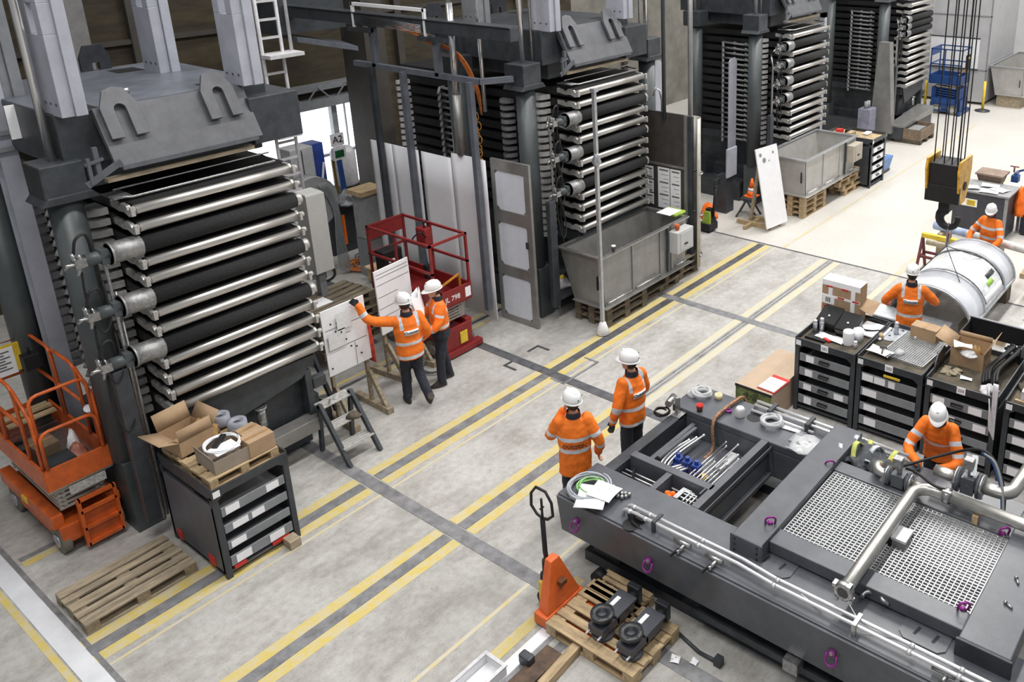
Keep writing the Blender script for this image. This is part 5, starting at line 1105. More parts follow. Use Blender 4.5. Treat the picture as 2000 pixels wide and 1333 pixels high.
for x, y, lab in ((11.82, 4.22, 'left grey disc on the second cabinet'), (11.78, 3.84, 'right grey disc on the second cabinet under a white cup'), (11.56, 4.33, 'grey disc partly under the grating on the second cabinet')):
    t = thing('grinding_disc', lab, 'disc', (x, y, ZC), 0, 'grey discs on the second cabinet'); g = G(); g.lathe([(.16, 0), (.165, .008), (.16, .016)], n=28); g.obj('disc_plate', mat('disc_grey', (.38, .40, .44), .5) if 'disc_grey' not in MATS else MATS['disc_grey'], t); g = G(); g.lathe([(.02, .016), (.02, .02)], n=12); g.obj('centre_hole', black, t)
can(11.66, 4.27, 'spray can standing between the grey discs on the second cabinet', .22, .036, MATS['silver_can'])
t = thing('white_cup', 'white cup standing on the right grey disc', 'cup', (11.86, 3.84, ZC + .018)); g = G(); g.lathe([(.032, 0), (.042, .09)], n=14); g.obj('cup_body', lugw, t); g = G(); g.lathe([(.044, .09), (.044, .1)], n=14); g.obj('rim', white, t)
g = G(); g.cyl((11.68, 3.95, ZC + .035), (11.74, 4.02, ZC + .035), .035, n=14); tag(g.obj('small_roll', paper), 'small white roll lying between the discs', 'roll')
g = G(); g.cyl((11.42, 4.42, ZC), (11.40, 4.40, ZC + .09), .05, r2=.035, n=14); tag(g.obj('wooden_brush', wood), 'pale wooden brush head at the left edge of the second cabinet', 'brush')
t = thing('grating_panel', 'loose square steel grating lying on the second cabinet', 'grating', (11.35, 3.86, ZC), -.08); g = G()
for q in range(23): a = -.42 + .84 * q / 22; g.box(a - .003, a + .003, -.32, .32, .01, .04)
for q in range(20): a = -.32 + .64 * q / 19; g.box(-.42, .42, a - .003, a + .003, .015, .035)
g.obj('mesh_bars', gridm, t); g = G(); g.box(-.43, -.42, -.33, .33, 0, .04); g.box(.42, .43, -.33, .33, 0, .04); g.box(-.43, .43, -.33, -.32, 0, .04); g.box(-.43, .43, .32, .33, 0, .04); g.obj('edge_bar', gridm, t)
sheet_of_paper('white_cloth', 10.94, 4.22, ZC + .05, .22, .36, -.1, 'white rag under the hammer on the second cabinet', cat='rag', curl=.015)
t = thing('hammer', 'hammer lying on the white rag', 'hammer', (10.98, 4.20, ZC + .085), .3); g = G(); g.cyl((-.14, 0, 0), (.06, 0, 0), .011, n=8); g.obj('hammer_handle', woodd, t); g = G(); g.box(.055, .085, -.055, .05, -.014, .014); g.obj('hammer_head', dark, t)
for k in range(5):
    g = G(); g.bar((10.80 + .01 * k, 4.08 - .035 * k, ZC + .085), (10.92 + .015 * k, 4.05 - .035 * k, ZC + .085), .012, .008); tag(g.obj('spanner', dark), ('leftmost', 'second', 'third', 'fourth', 'rightmost')[k] + ' of five small spanners in a row beside the hammer', 'spanner', 'spanners on the second cabinet')
g = G(); blob(g, (11.08, 3.98, ZC + .04), .07, .07, 55); tag(g.obj('plastic_bag', plasw), 'small clear plastic bag beside the hammer', 'bag')
# third cabinet
open_carton((11.30, 2.86, ZC), .42, .46, .26, .03, card, 'open brown carton on the third cabinet with flaps spread', [('-x', 5, .0), ('+y', 25, .26), ('-y', 62, .24), ('+x', 80, .08)])
g = G(); blob(g, (11.42, 3.0, ZC + .06), .10, .24, 61, k=.4); tag(g.obj('paper_wad', cardd), 'brown packing paper stuffed in the open carton', 'paper')
sheet_of_paper('paper_sheet', 11.30, 3.16, ZC + .30, .2, .24, .4, 'white sheet on top of the open carton on the third cabinet', curl=.03)
g = G(); blob(g, (11.22, 3.05, ZC + .26), .11, .05, 63); tag(g.obj('plastic_wrap', plasw), 'clear plastic wrap hanging out of the open carton', 'plastic')
t = thing('glove', 'pair of worn beige work gloves at the front of the third cabinet', 'gloves', (10.98, 3.22, ZC)); 
for s in (0, 1):
    g = G(); blob(g, (.02 + .10 * s, -.02 - .06 * s, 0), .07, .06, 70 + s, k=.4)
    for q in range(4): g.tube([(.02 + .1 * s + .03 * q - .04, .02, .02), (.0 + .1 * s + .035 * q - .05, .11 + .01 * (q % 2), .018)], .014, 6)
    g.obj('glove_piece', mat('beige_leather', (.33, .28, .20), .8, var=.3) if 'beige_leather' not in MATS else MATS['beige_leather'], t)
sheet_of_paper('paper_scrap', 10.98, 2.98, ZC + .005, .10, .16, .2, 'white paper scrap at the front of the third cabinet')
for k in range(6):
    g = G(); y = 2.74 - .035 * k; z = ZC + .05 + .035 * (k % 3); g.tube(smooth([(10.95, y, z - .02), (11.2, y + .05, z + .04), (11.6, y - .02, z + .08), (11.95, y - .05, z + .06), (12.05, y + .02, z + .02)]), .026, 8); tag(g.obj('black_cable', black), ('leftmost', 'second', 'third', 'fourth', 'fifth', 'rightmost')[k] + ' of the thick black cables laid along the third cabinet', 'cable', 'black cables on the third cabinet')
g = G()
for q in range(5): g.tube(smooth([(10.78, 2.56 - .012 * q, ZC + .15), (10.66, 2.53 - .014 * q, ZC + .20), (10.60, 2.50 - .012 * q, .95), (10.59, 2.48 - .01 * q, .75 - .03 * q), (10.585, 2.515 - .012 * q, .80), (10.59, 2.54, ZC - .05), (10.72, 2.60, ZC + .10)]), .009, 6)
tag(g.obj('white_rope', lugw), 'white rope bundle hanging over the front corner of the third cabinet', 'rope')
g = G(); blob(g, (10.80, 2.62, ZC), .10, .13, 77, k=.45); tag(g.obj('rope_heap', lugw), 'tangled heap of white rope on the third cabinet corner', 'rope')
t = thing('sheet_tray', 'dark open steel tray standing at the back of the third cabinet', 'tray', (12.1, 2.95, ZC)); g = G(); g.box(.26, .28, -.46, .44, .0, .28); g.box(-.3, .28, .42, .44, 0, .24); g.box(-.3, .28, -.46, -.44, 0, .24); g.obj('tray_wall', black, t); g = G(); g.box(.25, .29, -.47, .45, .28, .295); g.obj('tray_rim', greyp, t)
t = thing('rounded_panel', 'rounded black panel standing between the second and third cabinets', 'panel', (11.05, 3.40, ZC - .02)); g = G(); g.prism([(-.14, 0), (.2, 0), (.24, .26), (.15, .32), (-.06, .28), (-.14, .15)], 'y', -.015, .015); g.obj('panel_sheet', MATS['glossy_black_plastic'], t); g = G(); g.tube([(-.14, 0, .0), (-.14, 0, .15), (-.06, 0, .28), (.15, 0, .32)], .008, 6); g.obj('panel_edge', greyp, t)
g = G(); g.box(10.85, 10.98, 2.05, 2.22, ZC, ZC + .14); tag(g.obj('white_carton', lugw), 'small white carton on the fourth cabinet at the right edge', 'carton'); g = G(); g.bar((10.82, 2.28, ZC + .01), (10.80, 2.0, ZC + .01), .04, .02); tag(g.obj('timber_stick', wood), 'pale stick lying at the front of the fourth cabinet', 'stick')
g = G(); blob(g, (11.2, 2.2, ZC), .14, .1, 83, k=.4); tag(g.obj('dark_cloth', woodd), 'dark cloth heap on the fourth cabinet', 'cloth')
# big flat carton left of the cabinets
t = thing('flat_carton', 'large flat brown carton with green printed side left of the cabinets', 'carton', (10.05, 5.50, 0)); g = G(); g.box(0, 1.32, .0, .62, .0, .50); g.obj('carton_body', mat('pale_card', (.48, .36, .26), .8, var=.06), t, .004)
g = G(); g.box(-.006, -.001, .0, .62, .02, .46); p = g.obj('printed_side', mat('green_leaf_print', (.055, .085, .02), .6, var=.7, vs=9, col2=(.22, .28, .08)), t)
text_obj('printed_letters', 'SUVIA', .12, frame((-.008, .33, .33), (0, -1, 0), (0, 0, 1)), black, p, .001)
g = G(); g.box(-.012, .0, -.005, .63, .46, .50); g.obj('dark_edge', black, t)
t = thing('red_folder', 'red folder with white pages lying on the flat brown carton', 'folder', (10.32, 5.62, .502), -.05); g = G(); g.box(-.22, .25, -.15, .15, 0, .015); g.obj('folder_cover', redb, t); g = G(); g.box(-.21, .15, -.14, .14, .015, .03); g.obj('pages', paper, t); g = G(); g.box(-.02, -.012, -.14, .14, .03, .032); g.obj('page_line', greyp, t)
g = G(); g.sheet([[(11.30, 5.55, .5), (11.30, 5.75, .5)], [(11.45, 5.55, .58), (11.45, 5.75, .58)]], .008); tag(g.obj('card_flap', card), 'raised cardboard flap at the far end of the flat carton', 'flap')

# ---------------------------------------------------------------- arched shield covers, trestle, pipe, desk, crane
shm = mat('pale_grey_plastic_shell', (.68, .70, .75), .22, var=.04, vs=2)
win = mat('frosted_window', (.80, .81, .84), .25, var=.22, vs=7)
def arch_shell(name, label, x0, x1, yc, z0, r, h, secs, spread=180):
    t = thing(name, label, 'shield cover', (x0, yc, z0), world=True)
    A = [PI * (180 - spread) / 360 + PI * spread / 180 * k / 20 for k in range(21)]
    def ring(x, k=1.0): return [(x, yc + r * k * math.cos(a), z0 + h * k * math.sin(a)) for a in A]
    for (a, b, m, nm) in secs: g = G(); g.sheet([ring(a), ring((a + b) / 2), ring(b)], .02); g.obj(nm, m, t)
    for x in sorted({s[0] for s in secs} | {s[1] for s in secs}): g = G(); g.sheet([ring(x - .03, 1.02), ring(x + .03, 1.02)], .03); g.obj('rib', galv, t)
    for s in (-1, 1): g = G(); g.box(x0, x1, yc + s * r * 1.0 - .03, yc + s * r * 1.0 + .03, z0 - .03, z0 + .03); g.obj('edge_rail', galv, t)
    return t
t = arch_shell('shield_cover', 'large pale arched shield cover with frosted window, lifted beside two workers', 13.95, 16.6, 4.56, .42, .74, .62, [(13.95, 14.75, shm, 'shell_panel'), (14.75, 15.95, win, 'window_panel'), (15.95, 16.6, shm, 'shell_panel')])
for (xa, xb, a0, a1, m, nm) in ((15.35, 15.75, 40, 47, dark, 'dark_sticker'), (15.2, 15.5, 31, 38, mat('lime_sticker', (.35, .62, .08), .5), 'green_sticker'), (14.85, 15.8, 12, 24, paper, 'white_sticker')):
    g = G(); g.sheet([[(x, 4.56 - .762 * math.cos(math.radians(a)), .42 + .64 * math.sin(math.radians(a))) for a in (a0, (a0 + a1) / 2, a1)] for x in (xa, xb)], .004)
    g.obj(nm, m, t)
for xa, xb in ((14.80, 14.84), (15.86, 15.90)):
    g = G(); g.sheet([[(x, 4.56 - .752 * math.cos(a), .42 + .632 * math.sin(a)) for a in [.25 + 2.2 * k / 14 for k in range(15)]] for x in (xa, xb)], .006); g.obj('window_seal', black, t)
g = G(); g.sheet([[(x, 4.56 - .752 * math.cos(a), .42 + .632 * math.sin(a)) for a in (.22, .26)] for x in (14.8, 15.3, 15.9)], .006); g.obj('window_seal', black, t)
for x in (14.3, 16.4):
    for y in (3.95, 5.15):
        g = G(); g.box(x - .15, x + .15, y - .12, y + .12, 0, .39); g.obj('support_block', woodd, t)
for k in range(5):
    g = G(); z = .08 + .09 * k; g.hexa([(13.30 + .05 * k, 4.1, z), (13.9, 4.1, z), (13.9, 5.5, z), (13.30 + .05 * k, 5.5, z), (13.30 + .05 * k, 4.1, z + .03), (13.9, 4.1, z + .06), (13.9, 5.5, z + .06), (13.30 + .05 * k, 5.5, z + .03)])
    tag(g.obj('folded_sheet', galv), ('lowest', 'second', 'third', 'fourth', 'topmost')[k] + ' of the grey sheets stacked before the arched shield cover', 'sheet', 'grey sheets before the arched cover')
arch_shell('shield_cover', 'second pale arched cover at the right edge, lying beyond the cabinets', 13.2, 16.2, 2.45, .1, .80, .62, [(13.2, 14.1, shm, 'shell_panel'), (14.1, 15.3, win, 'window_panel'), (15.3, 16.2, shm, 'shell_panel')])
g = G(); g.box(14.5, 14.75, 3.35, 3.5, 0, .1); tag(g.obj('timber_block', wood), 'small timber block on the floor between the two arched covers', 'block')
redbrown = mat('red_brown_primer', (.17, .04, .045), .6, var=.3)
t = thing('steel_trestle', 'red brown steel trestle with a yellow top beam behind the arched cover', 'trestle', (16.95, 5.4, 0))
for y in (.40, -.58):
    g = G(); g.bar((-.28, y, 0), (0, y, .74), .05, .05); g.bar((.28, y, 0), (0, y, .74), .05, .05); g.bar((-.17, y, .32), (.17, y, .32), .04, .04); g.obj('a_frame', redbrown, t)
g = G(); g.bar((-.14, .4, .36), (-.14, -.58, .36), .04, .05); g.bar((.14, .4, .36), (.14, -.58, .36), .04, .05); g.obj('tie_bar', redbrown, t)
g = G(); g.box(-.05, .05, -.62, .42, .74, .84); g.obj('top_beam', yellow, t, .01)
g = G(); g.cyl((0.12, .35, .60), (.12, -.5, .60), .06, n=12); g.obj('spare_roller', mat('cream_roller', (.60, .55, .42), .5), t)
g = G()
for q in range(24): g.ball((16.62 + .10 * ((q * .37) % 1), 5.05 + .28 * ((q * .61) % 1), .05 + .08 * ((q * .29) % 1)), .035, n=8, m=5)
tag(g.obj('brass_chain', brass), 'heap of brass coloured chain on the floor under the trestle', 'chain')
g = G(); g.box(16.9, 17.0, 5.22, 5.3, 0, .95); g.box(16.84, 17.06, 5.18, 5.34, 0, .05); tag(g.obj('trestle_post', redbrown), 'tall single red brown post in front of the trestle', 'post')
t = thing('long_tube', 'long pale tube with a blue wrapped end behind the trestle', 'tube', (17.6, 5, 0), world=True)
g = G(); g.cyl((17.5, 5.05, .80), (17.05, 3.2, .84), .085, n=18); g.obj('white_tube', mat('white_tube_shell', (.66, .66, .64), .4), t); g = G(); g.cyl((17.65, 5.80, .78), (17.5, 5.05, .80), .088, n=18); g.obj('blue_wrap', mat('pale_blue_wrap', (.36, .45, .66), .4, var=.2), t)
g = G()
for y in (5.6, 4.4): g = G(); g.box(17.4, 17.8, y - .05, y + .05, 0, .70); g.obj('tube_support', woodg, t)
for k in range(3): g = G(); g.box(16.6 + .15 * k, 17.9, 3.62 - .16 * k, 3.72 - .16 * k, .45 + .0 * k, .55); tag(g.obj('timber_beam', wood), ('leftmost', 'middle', 'rightmost')[k] + ' of three pale beams beyond the arched cover', 'beam', 'beams beyond the arched cover')
t = thing('tool_desk', 'dark grey steel cabinet desk with papers and yellow notice behind the crane hook', 'cabinet', (19.6, 4.85, 0))
g = G(); g.box(0, .85, 0, 1.22, .02, 1.02); g.obj('desk_body', mat('charcoal_panel', (.045, .045, .055), .5, var=.2), t, .01); g = G(); g.box(-.04, .9, -.04, 1.26, 1.02, 1.06); g.box(-.02, .02, -.02, .05, 0, 1.02); g.obj('desk_top', lugm, t)
g = G(); g.box(-.012, -.002, .66, 1.02, .68, .86); n_ = g.obj('notice', paper, t); g = G(); g.box(-.018, -.013, .70, .90, .70, .84); n2 = g.obj('yellow_panel', yellow, n_)
g = G()
for q in range(3): g.box(-.021, -.0185, .72, .88, .73 + .035 * q, .74 + .035 * q)
g.obj('notice_lines', woodd, n_)
for k, (x, y, sx, sy, rz) in enumerate(((19.72, 5.3, .3, .42, .1), (19.95, 5.15, .32, .4, -.3), (20.15, 5.4, .3, .4, .2), (19.8, 5.72, .3, .3, .5))): sheet_of_paper('paper_sheet', x, y, 1.07 + .004 * k, sx, sy, rz, ('front', 'middle', 'rear', 'left')[k] + ' sheet among the papers on the dark cabinet desk')
t = thing('storage_crate', 'brown plastic crate standing behind the dark cabinet desk', 'crate', (20.75, 5.55, .0)); g = G(); g.box(-.2, .2, -.22, .22, .0, .98); g.obj('stand', woodd, t); g = G(); g.taper((-.2, .2, -.24, .24), .98, (-.25, .25, -.3, .3), 1.2); g.obj('crate_body', mat('brown_plastic', (.16, .11, .08), .6), t); g = G(); g.box(-.28, .28, -.33, .33, 1.2, 1.24); g.obj('crate_rim', mat('brown_rim', (.24, .17, .13), .6), t)
t = thing('blue_vise', 'small blue bench vise at the right edge behind the desk', 'vise', (20.9, 5.05, 1.05)); g = G(); g.box(-.1, .1, -.08, .08, 0, .16); g.box(-.05, .2, -.03, .03, .16, .22); g.cyl((.2, .0, .2), (.2, -.28, .32), .025, n=8); g.obj('vise_body', blue, t); g = G(); g.cyl((0, .05, .22), (0, .05, .36), .02, n=8); g.cyl((0, -.05, .36), (0, .15, .36), .015, n=6); g.obj('vise_screw', redbrown, t)
t = thing('side_table', 'grey topped work table at the right edge beside the desk', 'table', (20.6, 4.1, 0)); g = G(); g.box(-.2, .9, 0, .72, .95, 1.0); g.box(-.2, -.16, 0, .72, .7, .95); g.obj('table_top', lugm, t)
for x, y in ((-.15, .05), (-.15, .67), (.85, .05), (.85, .67)): g = G(); g.box(x - .03, x + .03, y - .03, y + .03, 0, .95); g.obj('leg', greyp, t)
t = thing('crane_block', 'yellow and black crane hook block hanging on steel cables', 'crane hook', (15.1, 4.8, 2.5), world=True)
g = G(); g.hexa([(14.86, 4.56, 2.56), (15.34, 4.56, 2.56), (15.34, 5.06, 2.56), (14.86, 5.06, 2.56), (14.82, 4.56, 3.02), (15.38, 4.56, 3.02), (15.38, 5.06, 3.02), (14.82, 5.06, 3.02)]); g.box(14.84, 14.90, 4.5, 5.12, 2.3, 2.62); g.obj('block_housing', black, t, .01)
for y in (4.50, 5.08): g = G(); g.prism([(14.76, 2.92), (14.80, 3.10), (15.42, 3.10), (15.44, 2.85), (15.36, 2.55), (15.22, 2.28), (14.98, 2.28), (14.84, 2.52)], 'y', y, y + .04); sp = g.obj('side_plate', crany, t); g = G(); g.cyl((15.1, y - .02, 2.6), (15.1, y + .06, 2.6), .08, n=14); g.obj('sheave_pin', black, sp)
for i, (x, y) in enumerate(((14.92, 4.60), (14.92, 4.70), (14.92, 4.84), (14.92, 5.02), (15.12, 4.62), (15.28, 4.60), (15.28, 4.72), (15.28, 4.86), (15.28, 5.0))): g = G(); g.cyl((x, y, 3.0), (x, y, 13.5), .011, n=6); g.obj('steel_cable', black, t)
g = G(); g.cyl((15.1, 4.8, 2.5), (15.1, 4.8, 2.12), .07, n=12); hk = arc((15.1, 4.72, 1.94), .17, 60, -200, 12, 'x'); g.tube([(15.1, 4.8, 2.12)] + hk, [.08] + [.095 - .05 * k / 12 for k in range(13)], 10); g.box(15.0, 15.2, 4.7, 4.9, 2.08, 2.32); g.obj('hook', black, t)
t = thing('lifting_sling', 'grey lifting slings running from the crane hook to the arched cover', 'sling', (15.1, 4.7, 1.2), world=True)
for a, b in (((15.08, 4.70, 1.86), (15.0, 4.70, 1.42)), ((15.1, 4.62, 1.90), (15.04, 4.68, 1.42))): g = G(); g.bar(a, b, .05, .012); g.obj('sling_band', lugm, t)
for q in ((14.3, 5.06, .92), (14.3, 4.0, .75), (16.3, 5.06, .95), (16.3, 4.05, .78)): g = G(); g.cyl((15.02, 4.69, 1.43), q, .008, n=6); g.obj('sling_wire', black, t)

# ---------------------------------------------------------------- things farther down the hall
t = thing('leaning_board', 'large white panel with holes leaning on a stand in front of the third press', 'panel', (16.95, 9.53, .1))
Mw = frame((0, 0, 0), (.77, -.13, 0), (-.10, .43, 1.85))
g = G(); A = [Mw @ V(p) for p in ((0, 0, 0), (.78, 0, 0), (.78, 1.92, 0), (0, 1.92, 0), (0, 0, -.03), (.78, 0, -.03), (.78, 1.92, -.03), (0, 1.92, -.03))]; g.hexa(A); g.obj('panel_sheet', white, t)
for u, v, r in ((.25, 1.62, .06), (.6, 1.75, .03), (.14, 1.76, .045), (.42, 1.58, .018)):
    g = G(); g.lathe([(r, 0), (r, .006)], (0, 0, 0), 20, Mw @ Matrix.Translation((u, v, 0))); g.obj('hole_ring', lugm, t)
    g = G(); g.lathe([(r * .55, .005), (r * .55, .009)], (0, 0, 0), 16, Mw @ Matrix.Translation((u, v, 0))); g.obj('round_hole', greyp, t)
t = thing('timber_easel', 'low timber easel supporting the white panel', 'easel', (17.3, 10.1, 0)); g = G(); g.box(-.45, .4, -.04, .04, 0, .09); g.bar((-.1, -.5, .05), (-.1, .4, .05), .1, .1); g.bar((.3, -.55, .05), (.3, .3, .05), .1, .1); g.obj('foot', wood, t); g = G(); g.bar((0, .1, 0), (0, -.1, 1.5), .08, .06); g.obj('upright', woodg, t)
t = thing('step_stool', 'black folding step stool behind the white panel', 'stool', (17.75, 10.55, 0), .3)
g = G(); g.box(-.2, .2, -.15, .15, .46, .5); g.obj('seat', dark, t)
for x in (-.18, .18): g = G(); g.bar((x, -.3, 0), (x, .0, .48), .04, .04); g.bar((x, .25, 0), (x, .0, .48), .04, .04); g.obj('leg', dark, t)
t = thing('traffic_cone', 'orange and white traffic cone on the black stool behind the white panel', 'cone', (17.85, 10.5, .50)); g = G(); g.lathe([(.13, .0), (.10, .14)], n=18); g.lathe([(.085, .22), (.02, .46)], n=18); g.box(-.15, .15, -.15, .15, 0, .02); g.obj('cone_body', orange, t); g = G(); g.lathe([(.10, .14), (.085, .22)], n=18); g.obj('white_band', paper, t)
t = thing('pallet_jack', 'green and black pallet jack parked between the second and third presses', 'pallet jack', (16.4, 10.75, 0)); g = G(); g.box(-.25, .1, -.12, .2, .05, .22); g.hexa([(-.2, -.1, .2), (.1, -.1, .2), (.1, .15, .2), (-.2, .15, .2), (-.08, 0, .55), (.05, 0, .55), (.05, .1, .55), (-.08, .1, .55)]); g.obj('jack_body', black, t); g = G(); g.hexa([(-.24, -.12, .06), (-.2, -.12, .06), (-.2, .15, .06), (-.24, .15, .06), (-.14, -.05, .5), (-.1, -.05, .5), (-.1, .1, .5), (-.14, .1, .5)]); g.obj('green_cover', mat('lime_green_paint', (.30, .40, .05), .5, var=.3), t); g = G(); g.cyl((.05, -.05, .11), (.05, .1, .11), .11, n=16); g.obj('wheel', black, t)
g = G(); g.cyl((0, -.05, .3), (0, -.12, 1.1), .035, n=8); g.tube([(-.1, -.13, 1.12), (-.1, -.16, 1.3), (.1, -.16, 1.3), (.1, -.13, 1.12), (-.1, -.13, 1.12)], .02, 6); g.obj('handle', black, t); g = G(); g.box(-.2, .06, .2, 1.3, .06, .12); g.obj('fork', dark, t)
t = thing('pale_bin', 'pale grey flat bin hanging on the left frame of the third press', 'bin', (17.9, 11.2, 0)); g = G(); g.box(-.4, .05, -.2, -.14, .95, 1.7); g.obj('bin_panel', post_p, t, .02); g = G(); g.box(-.35, .0, -.14, .2, 0, .95); g.obj('bin_stand', dark, t)
g = G(); blob(g, (17.1, 11.3, 0), .22, .35, 92); tag(g.obj('orange_bag', orange), 'orange bag in the shade left of the third press', 'bag')
# drawer cabinet at the end of the far tub
drawer_cabinet((21.45, 8.95, 0), 0, .95, 1.4, 1.15, 1.36, 'black drawer cabinet with white drawers at the end of the farther tub', [(.2, .36), (.45, .6), (.7, .86), (.95, 1.1)], [.5, .5, .5, .5], [[(.1, .9)], [(.1, .9)], [(.1, .9)], [(.1, .9)]], dark, None, topm=wood)
for k, (x, y, m, lab) in enumerate(((21.65, 10.2, paper, 'white box on the far drawer cabinet beside the tub'), (21.9, 10.1, redb, 'small red box on the far drawer cabinet'), (22.1, 9.9, black, 'small black tool on the far drawer cabinet'), (22.2, 9.4, paper, 'white plastic piece on the far drawer cabinet'), (21.8, 9.7, wood, 'pale board on the far drawer cabinet'))):
    g = G(); s = .10 + .02 * k; g.box(x - s, x + s * .8, y - .08, y + .07, 1.32, 1.36 + .03 * ((k * 2) % 3)); tag(g.obj('small_box', m), lab, 'box')
g = G(); blob(g, (21.2, 10.75, .3), .2, .9, 95); tag(g.obj('hung_vest', orange), 'orange work vest hanging beside the far drawer cabinet', 'vest')
t = thing('blue_tub', 'blue plastic tub with white contents on the floor beyond the drawer cabinet', 'tub', (23.0, 9.4, 0)); g = G(); g.taper((-.35, .35, -.25, .25), .08, (-.42, .42, -.32, .32), .45); g.obj('tub_body', bluel, t); g = G(); blob(g, (-.05, .05, .45), .26, .2, 96); g.obj('white_bag', paper, t); g = G(); g.box(-.36, .36, -.26, .26, 0, .08); g.obj('skid', woodd, t)
t = thing('wooden_crate', 'low brown wooden crate on the floor beside the farthest press', 'crate', (26.45, 9.4, 0)); w9 = mat('brown_crate_wood', (.20, .145, .10), .8, var=.3)
g = G(); g.box(0, 1.2, 0, .03, .14, .48); g.box(0, 1.2, .85, .88, .14, .48); g.box(0, .03, .03, .85, .14, .48); g.box(1.17, 1.2, .03, .85, .14, .48); g.box(.03, 1.17, .03, .85, .14, .2); g.obj('crate_wall', w9, t); g = G()
for x in (.0, .53, 1.06): g.box(x, x + .14, 0, .88, 0, .14)
g.obj('runner', woodd, t); g = G(); g.box(.2, 1.0, .2, .6, .2, .4); g.obj('packed_parts', lugm, t)
def bollard(x, y, lab):
    t = thing('yellow_post', lab, 'post', (x, y, 0), 0, 'yellow barrier posts'); g = G(); g.lathe([(.27, 0), (.27, .03), (.08, .08)], n=20); g.obj('base', dark, t); g = G(); g.cyl((0, 0, .06), (0, 0, 1.1), .05, n=12); g.obj('tube', yellow, t); return t
bollard(31.3, 11.08, 'left yellow barrier post before the pale enclosure, left of the blue lift'); bollard(32.3, 9.26, 'right yellow barrier post before the pale enclosure, right of the blue lift')
def b_extra(t, W, L, zd, zr):
    g = G(); g.box(W * .3, W * .7, -.06, -.02, zr - .7, zr - .2); d = g.obj('control_box', black, t); g = G(); g.box(W * .4, W * .6, -.07, -.06, zr - .35, zr - .28); g.obj('yellow_label', yellow, d)
    g = G(); g.box(.1, W - .1, .03, L - .1, .18, .95); g.obj('lower_cover', blue, t)
scissor_lift('scissor_lift', (31.0, 9.75, 0), 1.0, 1.15, 1.15, 2.35, blue, 'blue scissor lift parked before the pale enclosure', 'bar', b_extra)
t = thing('machine_enclosure', 'tall pale grey machine enclosure at the far end of the press row', 'enclosure', (33.2, 9.5, 0)); g = G(); g.box(0, 3.4, .0, 2.6, .1, 5.6); g.obj('enclosure_body', wallg, t, .02)
g = G()
for z in (1.3, 3.3): g.box(-.02, 0, 0, 2.6, z, z + .04)
for y in (.0, 1.25, 2.55): g.box(-.02, 0, y, y + .05, .1, 5.6)
g.obj('panel_seam', greyp, t); g = G(); g.box(-.06, -.03, .35, 2.2, 1.35, 2.5); g.obj('white_board', white, t); g = G(); g.box(-.075, -.06, .33, 2.22, 2.48, 2.52); g.obj('board_frame', dark, t); g = G(); g.box(-.075, -.06, .33, 2.22, 1.33, 1.37); g.obj('board_frame', dark, t)
g = G(); g.box(-.8, 1.5, 2.6, 4.6, 2.6, 5.6); g.obj('upper_housing', wallw, t)
tub(33.3, 37.0, 8.2, 9.4, .45, 1.5, MATS['light_stainless'], 'farthest stainless tub beside the pale enclosure', MATS['beige_box'])
for x, lab in ((33.4, 'left timber stack under the farthest tub'), (35.6, 'right timber stack under the farthest tub')): g = G(); g.box(x, x + 1.1, 8.25, 9.1, 0, .44); tag(g.obj('timber_stack', woodg), lab, 'timber', 'timber under the farthest tub')
t = thing('pale_column', 'pale grey upright frame between the third and farthest presses', 'frame', (22.9, 11.4, 0), world=True); g = G(); g.box(22.9, 23.05, 11.2, 11.35, 0, 7); g.box(22.9, 23.05, 12.6, 12.75, 0, 7); g.box(22.9, 23.05, 11.2, 12.75, 4.3, 4.45); g.obj('uprights', post_p, t)
t = thing('grey_cabinet', 'small blue grey electric cabinet at the foot of the farthest press', 'cabinet', (25.6, 10.9, 0)); g = G(); g.box(-.25, .25, -.2, .2, .35, 1.2); g.obj('cabinet_body', mat('lilac_grey_paint', (.22, .22, .28), .4), t, .01); g = G(); g.box(-.2, -.15, -.15, .15, 0, .35); g.box(.15, .2, -.15, .15, 0, .35); g.obj('leg', dark, t); g = G()
for x in (-.1, .08): g.cyl((x, 0, 1.2), (x, 0, 1.42), .06, n=10)
g.obj('vent_stub', lugm, t)
g = G(); g.prism([(0, 0), (.75, 0), (.6, 2.9), (.25, 2.9)], 'x', 26.2, 26.5); 
o = g.obj('side_plate', stain); o.location = (0, 10.3, .3); tag(o, 'tall grey steel plate at the front left of the farthest press', 'plate')
t = thing('conveyor_base', 'dark conveyor base with pale top jutting from the farthest press', 'conveyor', (27.2, 10.0, 0)); g = G(); g.box(-.8, 1.8, 0, .5, .1, .5); g.obj('base_body', dark, t); g = G(); g.hexa([(-.8, -.05, .5), (1.8, -.05, .5), (1.8, .5, .5), (-.8, .5, .5), (-.8, -.05, .55), (1.8, -.05, .75), (1.8, .5, .75), (-.8, .5, .55)]); g.obj('pale_top', stain, t)
g = G(); g.box(29.6, 31.2, 12.0, 12.3, .1, .16); tag(g.obj('timber_plank', wood), 'pale planks on the floor behind the farthest press', 'plank')
g = G(); g.box(30.4, 30.8, 12.4, 12.8, 0, .5); tag(g.obj('carton', card), 'brown carton on the floor behind the farthest press', 'carton')
